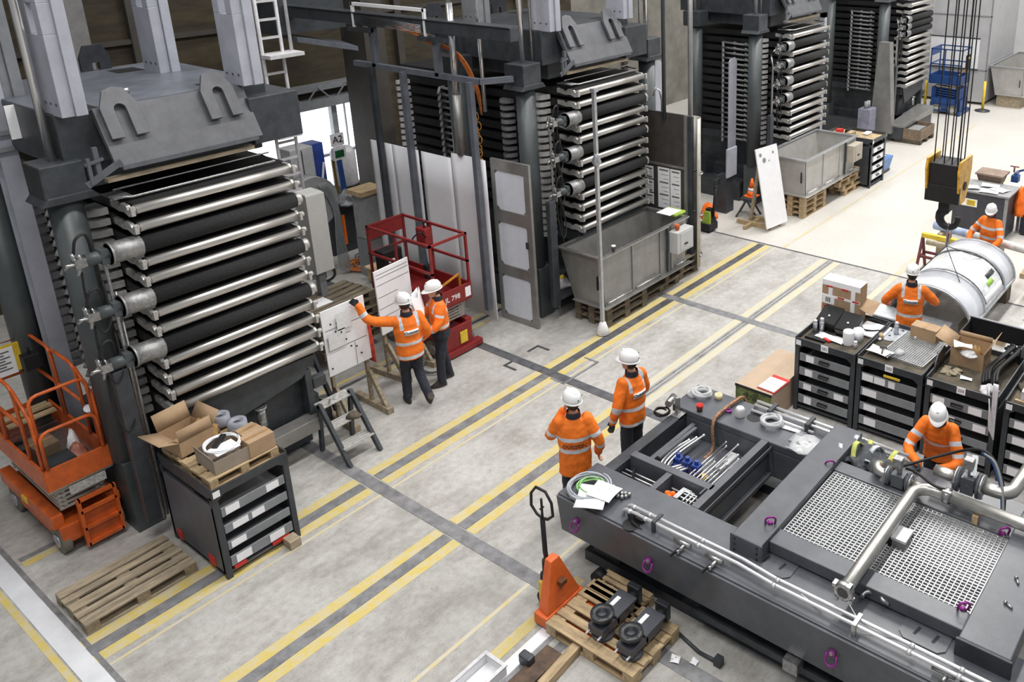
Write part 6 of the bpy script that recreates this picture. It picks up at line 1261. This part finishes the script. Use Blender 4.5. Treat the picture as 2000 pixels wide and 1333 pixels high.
# ---------------------------------------------------------------- behind the first press: cabinets near the bright window
t = thing('switch_box', 'tall light grey switch box on a stand right of the first press', 'cabinet', (7.62, 12.85, 0)); sw = mat('light_grey_enamel', (.56, .56, .54), .4, var=.05); g = G(); g.box(-.2, .12, 0, .34, 1.55, 2.98); g.obj('switch_body', sw, t, .01); g = G(); g.box(-.21, .13, -.03, .0, 1.57, 2.96); g.obj('switch_door', sw, t, .005); g = G(); g.box(-.1, .02, .1, .22, 0, 1.55); g.obj('stand', greyp, t)
t = thing('control_cabinet', 'grey control cabinet before the bright window', 'cabinet', (9.85, 17.4, 0)); g = G(); g.box(0, .55, 0, .5, .05, 2.45); g.obj('cabinet_body', mat('light_cabinet_grey', (.42, .43, .44), .45, var=.1), t, .01); g = G(); g.box(.26, .28, -.01, 0, .1, 2.4); g.obj('door_gap', dark, t)
t = thing('control_cabinet', 'blue machine cabinet right of the grey cabinet before the window', 'cabinet', (10.4, 17.5, 0)); g = G(); g.box(0, .32, 0, .4, 0, 2.45); g.obj('cabinet_body', bluev, t, .01); g = G(); g.bar((.1, -.05, 1.3), (.25, -.05, 2.0), .04, .03); g.obj('white_pipe', paper, t)
t = thing('station_sign', 'white station sign on a blue post with green screen before the window', 'sign', (10.82, 17.1, 0)); g = G(); g.bar((.08, 0, .3), (0, 0, 2.1), .10, .06); g.obj('post', blue, t); g = G(); g.bar((-.1, .05, .3), (-.12, .05, 2.1), .05, .04); g.obj('side_post', brass, t)
g = G(); g.box(-.14, .18, -.02, .01, 2.40, 2.68); s_ = g.obj('sign_plate', lugw, t); text_obj('sign_text', 'A2', .22, frame((.02, -.024, 2.54), (1, 0, 0), (0, 0, 1)), black, s_, .002)
g = G(); g.box(-.14, .18, -.04, .04, 2.08, 2.36); c_ = g.obj('screen_case', lugw, t); g = G(); g.box(-.10, .12, -.05, -.04, 2.14, 2.30); g.obj('green_screen', mat('dark_green_screen', (.01, .09, .03), .3), c_)
t = thing('round_tank', 'pale round tank beside the station sign', 'tank', (11.25, 17.6, 0)); g = G(); g.lathe([(.26, 1.3), (.28, 1.35), (.28, 2.1), (.2, 2.2)], n=20); g.obj('tank_shell', lugw, t); g = G(); g.box(-.2, .2, -.2, .2, 0, 1.3); g.obj('tank_stand', dark, t)
t = thing('wire_drum', 'grey cable drum with hanging wires beside the switch box', 'cable drum', (9.35, 15.9, 0)); g = G(); g.cyl((0, -.05, 1.7), (0, .3, 1.7), .55, n=26); g.obj('drum', lugm, t); g = G(); g.box(-.05, .05, 0, .3, 0, 1.2); g.obj('drum_stand', dark, t)
g = G()
for q in range(7): g.tube(smooth([(.1 + .03 * q, -.1, 2.1), (.35 + .02 * q, -.12, 1.5), (.32 + .03 * q, -.12, .8), (.3 + .04 * q, -.15, .2), (.5, -.2, .03)]), .012, 5)
g.obj('wires', greyp, t)
t = thing('pump_unit', 'dark pump unit with hoses behind the cable drum', 'pump', (10.2, 16.8, 0)); g = G(); g.box(0, .9, 0, .6, 0, 1.1); g.cyl((.2, .1, 1.2), (.8, .1, 1.2), .16, n=14); g.obj('pump_body', dark, t, .02); g = G(); blob(g, (.45, -.05, 1.15), .2, .3, 101, k=.4); g.obj('pipe_cluster', greyp, t); g = G(); g.box(.3, .36, -.03, 0, .2, .9); g.obj('orange_strip', orange, t)
t = thing('socket_box', 'white socket box with red plugs on the floor behind the red lift', 'socket box', (10.62, 16.0, 0)); g = G(); g.box(0, .34, 0, .2, .95, 1.35); g.obj('box_case', lugw, t, .02); g = G(); g.box(.1, .2, .05, .15, 0, .95); g.obj('stand', greyp, t)
for x in (.08, .18): g = G(); g.cyl((x, -.02, 1.25), (x, -.12, 1.22), .035, n=10); g.obj('plug', redb, t)
t = thing('concrete_block', 'grey machine block on pale timber, left edge of the white curtains', 'block', (9.92, 15.0, 0)); g = G(); g.box(0, .42, 0, .4, .9, 1.85); g.obj('block_body', lugm, t); g = G(); g.box(-.08, .5, -.05, .45, 1.85, 1.95); g.obj('timber_top', wood, t); g = G(); g.box(.02, .5, .05, .45, 0, .9); g.obj('plinth', greyp, t)
for k, (r, m, z, lab) in enumerate(((.24, greyp, .02, 'grey cable coil on the floor left of the red lift'), (.30, copper, .02, 'orange cable coil lying flat on the floor left of the red lift'))): g = G(); g.tube(coil((10.55 - .35 * k, 16.0 - .3 * k, z), r, 5, .02, .08, jit=.2), .018, 6); tag(g.obj('cable_coil', m), lab, 'cable coil')
g = G(); g.tube(smooth([(10.72, 15.88, 1.22), (10.62, 15.6, .9), (10.3, 15.4, .2), (10.0, 15.4, .03), (10.2, 15.6, .03)]), .025, 8); tag(g.obj('black_cable', black), 'black power cable looping from the socket box to the floor', 'cable')
g = G(); g.tube(smooth([(9.9, 16.5, .03), (9.6, 15.9, .03), (9.3, 15.7, .03), (9.1, 15.9, .03)]), .025, 6); tag(g.obj('dark_hose', black), 'dark hose lying on the floor behind the first press', 'hose')
t = thing('timber_box', 'pale timber crate on the floor behind the red lift', 'crate', (9.75, 14.5, 0)); g = G(); g.box(0, 1.1, 0, .45, .06, .34); g.obj('box_side', wood, t); g = G(); g.box(-.03, 1.13, -.03, .48, .34, .38); g.obj('box_lid', mat('fresh_pine', (.62, .47, .28), .7, var=.2, vs=4), t)
# access ladder and pipes above the first press
t = thing('access_ladder', 'bright steel access ladder right of the first press', 'ladder', (7.9, 14.0, 2.3), world=True)
for x in (7.72, 8.08): g = G(); g.cyl((x, 14, .0), (x, 14, 8.5), .03, n=8); g.obj('ladder_rail', lugw, t)
g = G()
for q in range(24): g.box(7.72, 8.08, 13.98, 14.02, .3 + .30 * q, .34 + .30 * q)
g.obj('rungs', lugw, t); g = G(); g.box(7.68, 8.3, 13.7, 14.1, 5.1, 5.16); g.obj('landing', lugw, t); g = G(); g.box(7.68, 8.1, 13.8, 14.1, 3.72, 3.78); g.obj('landing', lugw, t)
g = G(); g.cyl((8.25, 14, 5.1), (8.25, 14, 8.5), .03, n=8); g.obj('hand_post', lugw, t)
for k in range(4): g = G(); g.cyl((6.66 + .16 * k, 13.1, 4.0), (6.66 + .16 * k, 13.1, 9), .035 + .012 * (k % 2), n=8); tag(g.obj('riser_pipe', chrome if k % 2 else greyp), ('leftmost', 'second', 'third', 'rightmost')[k] + ' of four thin risers between the first press and the ladder', 'pipe', 'risers beside the ladder')
t = thing('wall_canopy', 'dark steel canopy under the gantry at the back wall', 'canopy', (10.9, 17, 4.5)); g = G(); g.hexa([(-.9, -.3, .35), (.5, -.3, -.02), (.7, .6, .0), (-.7, .6, .35), (-.9, -.3, .45), (.5, -.3, .08), (.7, .6, .1), (-.7, .6, .45)]); g.obj('canopy_plate', beamp, t); g = G(); g.box(-1.2, .4, -.1, .6, .5, 1.2); g.obj('canopy_box', dark, t)
t = thing('steel_post', 'pale grey I beam post left of the first press', 'post', (3.46, 12.5, 0)); 
g = G(); g.box(-.1, .1, -.11, -.09, 0, 6.2); g.box(-.1, .1, .09, .11, 0, 6.2); g.box(-.012, .012, -.09, .09, 0, 6.2); g.obj('i_section', post_p, t); g = G(); g.box(-.16, .16, -.16, .16, 4.75, 4.8); g.box(-.16, .16, -.16, .16, 4.95, 5.0); g.obj('collar_plate', greyp, t)

g = G(); g.box(3.42, 3.75, 12.0, 12.02, 4.95, 5.35); tag(g.obj('white_notice', paper), 'white sheet between the chrome rod and the pale post left of the first press', 'sheet')
g = G(); g.box(4.2, 4.9, 17.6, 17.9, 5.1, 5.16); t = tag(g.obj('wall_lamp_shelf', greyp), 'small grey shelf with bright lamp high on the back wall', 'shelf')

# ---------------------------------------------------------------- people
from mathutils import noise as mnoise
def band_mat(name, base, band, navyc=None):
    m = mat(name, base, .75, var=.12, vs=7, bump=.25, bs=14); N = m.node_tree.nodes; L = m.node_tree.links; b = N['Principled BSDF']
    src = b.inputs['Base Color'].links[0].from_socket
    for an, colr in (('band', band), ('navy', (.018, .022, .035))):
        a = N.new('ShaderNodeAttribute'); a.attribute_name = an; lt = N.new('ShaderNodeMath'); lt.operation = 'LESS_THAN'; lt.inputs[1].default_value = 0; L.new(a.outputs['Fac'], lt.inputs[0])
        mx = N.new('ShaderNodeMixRGB'); L.new(lt.outputs[0], mx.inputs[0]); L.new(src, mx.inputs[1]); mx.inputs[2].default_value = (*colr, 1); src = mx.outputs[0]
    L.new(src, b.inputs['Base Color']); return m
jm = band_mat('orange_jacket_cloth', (.90, .19, .012), (.60, .63, .68))
TMP = []
def remeshed(g, name, m, parent, vox, wr=0.0, seed=0, smooth_it=4, wf=9.0):
    me = bpy.data.meshes.new('t'); bmesh.ops.recalc_face_normals(g.bm, faces=g.bm.faces); g.bm.to_mesh(me); g.bm.free()
    if not TMP:
        o = bpy.data.objects.new('t', me); r = o.modifiers.new('r', 'REMESH'); r.mode = 'VOXEL'; o.modifiers.new('s', 'SMOOTH').factor = .5; TMP.append(o)
    o = TMP[0]; o.data = me; o.modifiers['r'].voxel_size = vox; o.modifiers['s'].iterations = smooth_it
    m2 = evaluated(o)
    m2.name = name; m2.materials.clear(); m2.materials.append(m)
    if wr:
        nr = [v.normal.copy() for v in m2.vertices]; cs = []
        for v, n_ in zip(m2.vertices, nr):
            p = v.co * wf + V((seed * 7.3, 0, 0)); q = mnoise.noise(p) + .5 * mnoise.noise(p * 2.3); cs.extend(v.co + n_ * (q * wr))
        m2.vertices.foreach_set('co', cs)
    m2.polygons.foreach_set('use_smooth', [True] * len(m2.polygons)); m2.update()
    o = bpy.data.objects.new(name, m2); COL.objects.link(o); o.parent = parent; return o
def ell(c, rx, ry, M, n=20): return [c + M @ V((rx * math.cos(2 * PI * k / n), ry * math.sin(2 * PI * k / n), 0)) for k in range(n)]
def limb(g, pts, rs):
    g.tube(smooth(pts, 5), [rs[0] + (rs[-1] - rs[0]) * 0 + 0 for _ in range(1)] and [interp(rs, k / (5 * (len(pts) - 1))) for k in range(5 * (len(pts) - 1) + 1)], 12)
    g.ball(pts[0], rs[0]); g.ball(pts[-1], rs[-1])
def interp(rs, t):
    f = t * (len(rs) - 1); i = min(int(f), len(rs) - 2); return rs[i] + (rs[i + 1] - rs[i]) * (f - i)
def hand(g, w, d, side, curl=.5, k=1.0, spread=1.0):     # wrist point, finger direction, palm faces inwards
    d = V(d).normalized(); a = V((0, 0, 1)) if abs(d.z) < .8 else V((0, 1, 0)); s = (a - d * a.dot(d)).normalized(); nrm = d.cross(s) * side
    w = V(w); g.loft([[w + d * t + s * (rx * math.cos(q)) + nrm * (ry * math.sin(q)) for q in [2 * PI * j / 10 for j in range(10)]] for t, rx, ry in ((-.03, .028 * k, .024 * k), (.02, .036 * k, .020 * k), (.06, .042 * k, .018 * k), (.09, .042 * k, .015 * k), (.098, .03 * k, .01 * k))])
    for i, ln in enumerate((.066, .076, .072, .056)):
        o = (i - 1.5) * .0235 * spread; p = w + d * .088 + s * -o
        e = d * math.cos(curl) + nrm * math.sin(curl); f = d * math.cos(curl * 2.2) + nrm * math.sin(curl * 2.2)
        g.tube([p - d * .02, p + d * .012, p + d * .012 + e * ln * .5, p + d * .012 + e * ln * .5 + f * ln * .5], [.0095 * k, .0095 * k, .009 * k, .0078 * k], 8)
    p = w + d * .03 + s * .034; g.tube([p - s * .01, p + s * .02 + d * .022 + nrm * .01, p + s * .024 + d * .058 + nrm * .022], [.012 * k, .011 * k, .009 * k], 8)
def person(label, loc, front, arms, legs, lean=0.0, head=(0, 0), scale=1.0, bands=((.86, .91), (1.10, 1.15)), straps=True, sleeve=((.30, .35),), logo='patch', gloves=(True, True), trousers=navy, dark_below=None, hems=.80, curl=.5, boots=None, twist=0.0, faceb=False):
    fx, fy = front; n_ = math.hypot(fx, fy); rz = math.atan2(-fx / n_, fy / n_)
    t = thing('person', label, 'person', loc, rz); t.scale = (scale,) * 3
    hip = V((0, 0, .95)); Ml = Matrix.Rotation(-lean, 3, 'X') @ Matrix.Rotation(twist, 3, 'Z')
    def U(x, y, z): return hip + Ml @ (V((x, y, z)) - hip) if z > .95 else V((x, y, z))
    Mh = Ml @ Matrix.Rotation(head[0], 3, 'Z') @ Matrix.Rotation(-head[1], 3, 'X'); hc = U(0, .015, 1.57) + Mh @ V((0, .015, .10))
    def Hd(x, y, z): return hc + Mh @ V((x, y, z))
    sh = [U(-.19, -.005, 1.425), U(.19, -.005, 1.425)]       # person's left is -x here, right is +x
    arms = [[V(q) for q in a] for a in arms]
    # body: one continuous skin surface
    g = G()
    g.loft([ell(U(0, 0, z), rx, ry, Ml if z > .95 else Matrix.Identity(3)) for z, rx, ry in ((.86, .13, .09), (.96, .15, .10), (1.1, .13, .09), (1.28, .16, .10), (1.40, .15, .085), (1.46, .08, .065), (1.50, .056, .058), (1.57, .054, .056))])
    g.loft([[Hd(rx * math.cos(q), oy + ry * math.sin(q), z) for q in [2 * PI * k / 18 for k in range(18)]] for z, rx, ry, oy in ((-.115, .020, .030, .045), (-.10, .045, .060, .028), (-.06, .062, .082, .012), (-.01, .072, .094, .004), (.04, .076, .098, 0), (.09, .066, .085, -.004), (.118, .04, .05, -.004), (.125, .01, .012, 0))])
    g.loft([[Hd(rx * math.cos(q), oy + rx * .8 * math.sin(q), z) for q in [2 * PI * k / 8 for k in range(8)]] for z, rx, oy in ((-.045, .006, .092), (-.04, .015, .100), (-.02, .012, .098), (.01, .007, .094))])
    for s in (-1, 1): g.ball(Hd(s * .078, -.004, -.01), .013, .02, .03, 8, 6)
    for s in (0, 1):
        el, wr, fd = arms[s]; limb(g, [sh[s], el, wr], [.055, .042, .030])
        hand(g, wr, fd, 1 if s else -1, curl, .9 if gloves[s] else 1.0)
        kn, an = [V(q) for q in legs[s][:2]]; limb(g, [V((-.09 if s == 0 else .09, 0, .90)), kn, an], [.08, .055, .042]); g.ball(an + V((0, .05, -.035)), .04, .09, .035)
    remeshed(g, 'body', skin, t, .0075, smooth_it=2)
    # jacket
    g = G(); E3 = Matrix.Identity(3)
    tor = [(hems, .205, .150), (.90, .205, .155), (1.02, .200, .150), (1.15, .205, .150), (1.28, .215, .150), (1.38, .205, .130), (1.44, .155, .105), (1.49, .092, .085), (1.535, .078, .078)]
    g.loft([ell(U(0, 0, z), rx, ry, Ml if z > .95 else E3, 24) for z, rx, ry in tor])
    for s in (0, 1):
        el, wr, fd = arms[s]; limb(g, [sh[s] + (V((0, 0, 0)) - V((sh[s].x, 0, 0))) * .15, el, wr + (el - wr).normalized() * .01], [.088, .070, .056])
    jk = remeshed(g, 'jacket', jm, t, .011, .010, len(label) % 17, 5); me = jk.data
    at = me.attributes.new('band', 'FLOAT', 'POINT'); an_ = me.attributes.new('navy', 'FLOAT', 'POINT'); MlI = Ml.inverted()
    vb = []; vn = []
    for v in me.vertices:
        p = v.co; best = None
        for s in (0, 1):
            el, wr = arms[s][0], arms[s][1]; acc = 0
            for a, b in ((sh[s], el), (el, wr)):
                ab = b - a; ln = ab.length; k = max(0, min(1, (p - a).dot(ab) / ln ** 2)); d = (p - (a + ab * k)).length
                if best is None or d < best[0]: best = (d, acc + k * ln, s)
                acc += ln
        q = hip + MlI @ (p - hip) if p.z > .9 or lean else p
        inside = (q.x / .225) ** 2 + (q.y / .17) ** 2 < 1.0 and .7 < q.z < 1.52
        if best[0] < .105 and best[1] > .09 and not (inside and best[0] > .07):
            c = best[1]; val = min([max(a - c, c - b) for a, b in sleeve] or [1])
        else:
            val = min([max(a - q.z, q.z - b) for a, b in bands] or [1])
            if straps: val = min(val, max(abs(abs(q.x) - .125) - .024, 1.31 - q.z))
        vb.append(val); vn.append((q.z - dark_below) if dark_below and not (best[0] < .10 and best[1] > .12) else 1.0)
    at.data.foreach_set('value', vb); an_.data.foreach_set('value', vn)
    g = G(); g.loft([ell(U(0, -.008, z), rx, ry, Ml, 20) for z, rx, ry in ((1.49, .094, .088), (1.53, .086, .086), (1.565, .082, .082))], cap=False); g.obj('collar', navy, t)
    def back(x, z, off): return U(x, -(.160 + off) * math.sqrt(max(.05, 1 - (x / .235) ** 2)), z)
    if logo:
        pt = t
        if logo == 'patch':
            g = G(); g.sheet([[back(-.11 + .22 * i / 6, 1.225 + .075 * j, .006) for j in range(2)] for i in range(7)], .004); pt = g.obj('logo_patch', paper, t)
        c = text_obj('logo_text', 'Outotec' if logo == 'patch' else 'outotec', .064 if logo == 'patch' else .098, Matrix.Identity(4), navy, pt, .0015, bold=.0008)
        for v in c.data.vertices: v.co = back(v.co.x, 1.262 + v.co.y if logo == 'patch' else 1.160 + v.co.y, .010 + v.co.z)
        c.data.update()
    # trousers, boots
    g = G(); g.loft([ell(V((0, 0, z)), rx, ry, E3) for z, rx, ry in ((.80, .155, .125), (.90, .175, .135), (1.0, .165, .125))])
    for s in (0, 1):
        kn, an = [V(q) for q in legs[s][:2]]; limb(g, [V((-.085 if s == 0 else .085, 0, .88)), kn, an + (kn - an).normalized() * .02], [.105, .080, .068])
    remeshed(g, 'trousers', trousers, t, .012, .008, 3, 4)
    for s in (0, 1):
        an = V(legs[s][1]); up_ = legs[s][2] if len(legs[s]) > 2 else 0; Mb = Matrix.Translation(an) @ Matrix.Rotation(-up_, 4, 'X')
        g = G(); g.loft([[Mb @ V((rx * math.cos(q), oy + ry * math.sin(q), z)) for q in [2 * PI * k / 14 for k in range(14)]] for z, rx, ry, oy in ((-.08, .045, .135, .06), (-.045, .048, .138, .06), (-.015, .045, .11, .035), (.03, .048, .06, 0), (.08, .052, .056, 0))]); b_ = g.obj('boot', boots or bootm, t)
        g = G(); g.loft([[Mb @ V((rx * math.cos(q), .06 + ry * math.sin(q), z)) for q in [2 * PI * k / 14 for k in range(14)]] for z, rx, ry in ((-.082, .046, .137), (-.062, .050, .141))]); g.obj('sole', dark, b_)
    for s in (0, 1):
        if gloves[s]:
            el, wr, fd = arms[s]; g = G(); hand(g, wr, fd, 1 if s else -1, curl, 1.22, 1.08); d = V(fd).normalized(); g.cyl(wr - d * .05, wr + d * .02, .048, r2=.036, n=12)
            remeshed(g, 'glove', glovem, t, .0075, smooth_it=2)
    # head: hair, eyes, mouth, helmet
    g = G(); g.loft([[Hd(rx * math.cos(q), oy + ry * math.sin(q), z) for q in [PI + PI * k / 14 - (.0) for k in range(15)]] + [Hd(.0, .0, z)] for z, rx, ry, oy in ((-.075, .058, .078, -.006), (-.03, .077, .098, -.008), (.03, .081, .106, -.006), (.07, .076, .10, -.006))]); g.obj('hair', hairm, t)
    g = G()
    for s in (-1, 1): g.ball(Hd(s * .030, .087, .012), .011, .008, .007, 8, 6)
    g.obj('eyes', mat('dark_eye', (.03, .02, .015), .3) if 'dark_eye' not in MATS else MATS['dark_eye'], t)
    g = G(); g.loft([[Hd(.024 * sx * math.cos(q), .083 + .006 * sx, -.068 + .006 * math.sin(q)) for q in [2 * PI * k / 10 for k in range(10)]] for sx in (1, .6)]); g.obj('mouth', mat('lip_tone', (.38, .13, .10), .5) if 'lip_tone' not in MATS else MATS['lip_tone'], t)
    if faceb:
        g = G(); g.loft([[Hd(rx * math.cos(q), .012 + ry * math.sin(q), z) for q in [PI * .02 + PI * .96 * k / 14 for k in range(15)]] + [Hd(0, .03, z)] for z, rx, ry in ((-.125, .03, .05), (-.10, .058, .078), (-.075, .066, .088))]); g.obj('beard', mat('brown_beard', (.12, .06, .035), .8) if 'brown_beard' not in MATS else MATS['brown_beard'], t)
    g = G(); rings = []
    for z, k in ((.030, 1.0), (.06, 1.0), (.10, .95), (.135, .80), (.158, .55), (.170, .25), (.172, .03)): rings.append([Hd(.108 * k * math.cos(q), -.004 + .136 * k * math.sin(q), z) for q in [2 * PI * j / 28 for j in range(28)]])
    g.loft(rings)
    rim = []
    for k, z in ((.97, .032), (1.10, .024), (1.10, .016), (.96, .020)): rim.append([Hd(.108 * k * math.cos(q), -.004 + .136 * k * math.sin(q) + (.052 * max(0, math.sin(q)) ** 2 if k > 1 else 0), z - (.010 * max(0, math.sin(q)) ** 3 if k > 1 else 0)) for q in [2 * PI * j / 28 for j in range(28)]])
    g.loft(rim + [rim[0]], cap=False)
    g.bar(Hd(0, -.10, .125), Hd(0, .09, .14), .03, .05); hm = g.obj('helmet', helm, t)
    g = G(); g.cyl(Hd(0, -.138, .075), Hd(0, -.146, .075), .009, n=8); g.cyl(Hd(.075, -.10, .105), Hd(.082, -.108, .108), .008, n=8); g.obj('helmet_vent', inkm, hm)
    g = G(); g.loft([ell(hc + Mh @ V((0, -.004, z)), .082, .106, Mh, 24) for z in (.0, .028)], cap=False); g.obj('helmet_band', navy, hm)
    return t
ST = [[(-.10, .02, .50), (-.11, -.01, .085)], [(.10, .02, .50), (.11, -.01, .085)]]
# the two men at the planning boards
person('person in orange jacket seen from behind, left arm stretched out to the planning board', (7.36, 10.40, 0), (.30, .95), [[(-.50, .12, 1.50), (-.62, .22, 1.74), (-.55, .1, .7)], [(.27, -.04, 1.16), (.24, .12, .98), (.1, .5, -.7)]],
       [[(-.07, .12, .50), (-.10, .06, .085)], [(.10, .03, .50), (.13, -.26, .15), -.75]], bands=((.82, .875), (1.05, 1.10)), sleeve=((.44, .50),), scale=1.03, head=(.25, .1))
pr = person('person in orange jacket and helmet holding white papers, standing beside the red lift', (8.05, 10.52, 0), (-.86, .42), [[(-.27, .10, 1.15), (-.16, .30, 1.05), (.5, .6, .1)], [(.26, .16, 1.18), (.14, .40, 1.30), (-.4, .6, .5)]],
       [[(-.10, .06, .50), (-.13, .08, .085)], [(.09, -.03, .50), (.10, -.10, .085)]], bands=((1.05, 1.10),), sleeve=((.36, .42), (.12, .16)), scale=1.0, head=(.1, .12), dark_below=1.03, logo=None, hems=.86)
t = thing('paper_stack', 'open white papers held up by the person beside the red lift', 'papers', (7.70, 10.56, 1.40), .3)
g = G(); g.sheet([[(-.16, -.10, 0), (-.02, -.12, -.06), (.14, -.02, .02)], [(-.20, -.02, .34), (-.03, -.04, .26), (.16, .06, .36)]], .006, False); g.obj('front_sheet', paper, t); g = G(); g.sheet([[(-.14, -.06, -.02), (.12, .03, 0)], [(-.16, .06, .28), (.2, .12, .32)]], .004, False); g.obj('rear_sheet', paper, t)
# the two men behind the frame
person('person in orange jacket with printed back, one hand at the chin, at the frame corner', (6.80, 6.47, 0), (.70, .70), [[(-.30, .10, 1.18), (-.12, .20, 1.45), (.5, .1, .8)], [(.30, -.05, 1.13), (.29, .07, .90), (.05, .2, -1)]], ST, bands=((1.045, 1.095), (1.205, 1.255)), straps=False, sleeve=((.16, .215), (.32, .375)), logo='print', gloves=(False, False), scale=1.01, head=(.55, .0), hems=.70)
person('person in orange jacket with black gloves, looking left, behind the machine frame', (7.95, 6.47, 0), (.10, .99), [[(-.29, -.02, 1.14), (-.28, .08, .88), (-.02, .2, -1)], [(.28, .04, 1.14), (.22, .22, .96), (-.2, .6, -.5)]], ST, bands=((.80, .85), (1.03, 1.08)), sleeve=((.30, .36), (.50, .55)), scale=1.03, head=(.35, .0), curl=.35)
# by the arched cover
person('person in orange jacket seen from behind, working at the near end of the arched cover', (12.82, 4.50, 0), (.92, .36), [[(-.38, .08, 1.16), (-.34, .28, 1.02), (.3, .8, -.1)], [(.38, .10, 1.20), (.36, .32, 1.08), (-.3, .8, .1)]], ST, bands=((.98, 1.03),), sleeve=((.42, .48),), scale=1.02, head=(.0, .1))
person('person with a beard in orange jacket, guiding the far side of the arched cover', (16.98, 4.47, 0), (-.82, .25), [[(-.32, .10, 1.16), (-.30, .30, 1.02), (.1, .7, -.4)], [(.34, .12, 1.14), (.26, .34, 1.0), (-.1, .7, -.4)]], ST, bands=((1.28, 1.335), (1.07, 1.125)), straps=False, sleeve=((.10, .15), (.26, .32)), scale=.95, head=(.35, .2), logo=None, faceb=True)
# bent over the pipe valves
person('person in orange jacket bending over the pipe valves behind the gratings', (9.62, 2.84, 0), (-.96, -.10), [[(-.30, .34, 1.04), (-.10, .56, .98), (.3, .8, -.4)], [(.32, .38, 1.08), (.12, .66, 1.06), (-.3, .8, -.3)]], ST, lean=.42, bands=((1.18, 1.23),), straps=False, sleeve=((.14, .20), (.30, .35)), head=(.15, -.10), logo=None, scale=.96, curl=.9)
g = G(); blob(g, (20.35, 4.72, .45), .20, .62, 111, k=.3); o = tag(g.obj('hung_jacket', orange), 'orange work jacket hanging on the table edge at the right border', 'jacket')
g = G(); g.bar((20.32, 4.56, .05), (20.32, 4.56, .5), .3, .2); tag(g.obj('dark_bag', navy), 'dark bag under the orange jacket at the right border', 'bag')

for o in list(WORK.collection.objects): bpy.data.objects.remove(o)
bpy.data.scenes.remove(WORK)
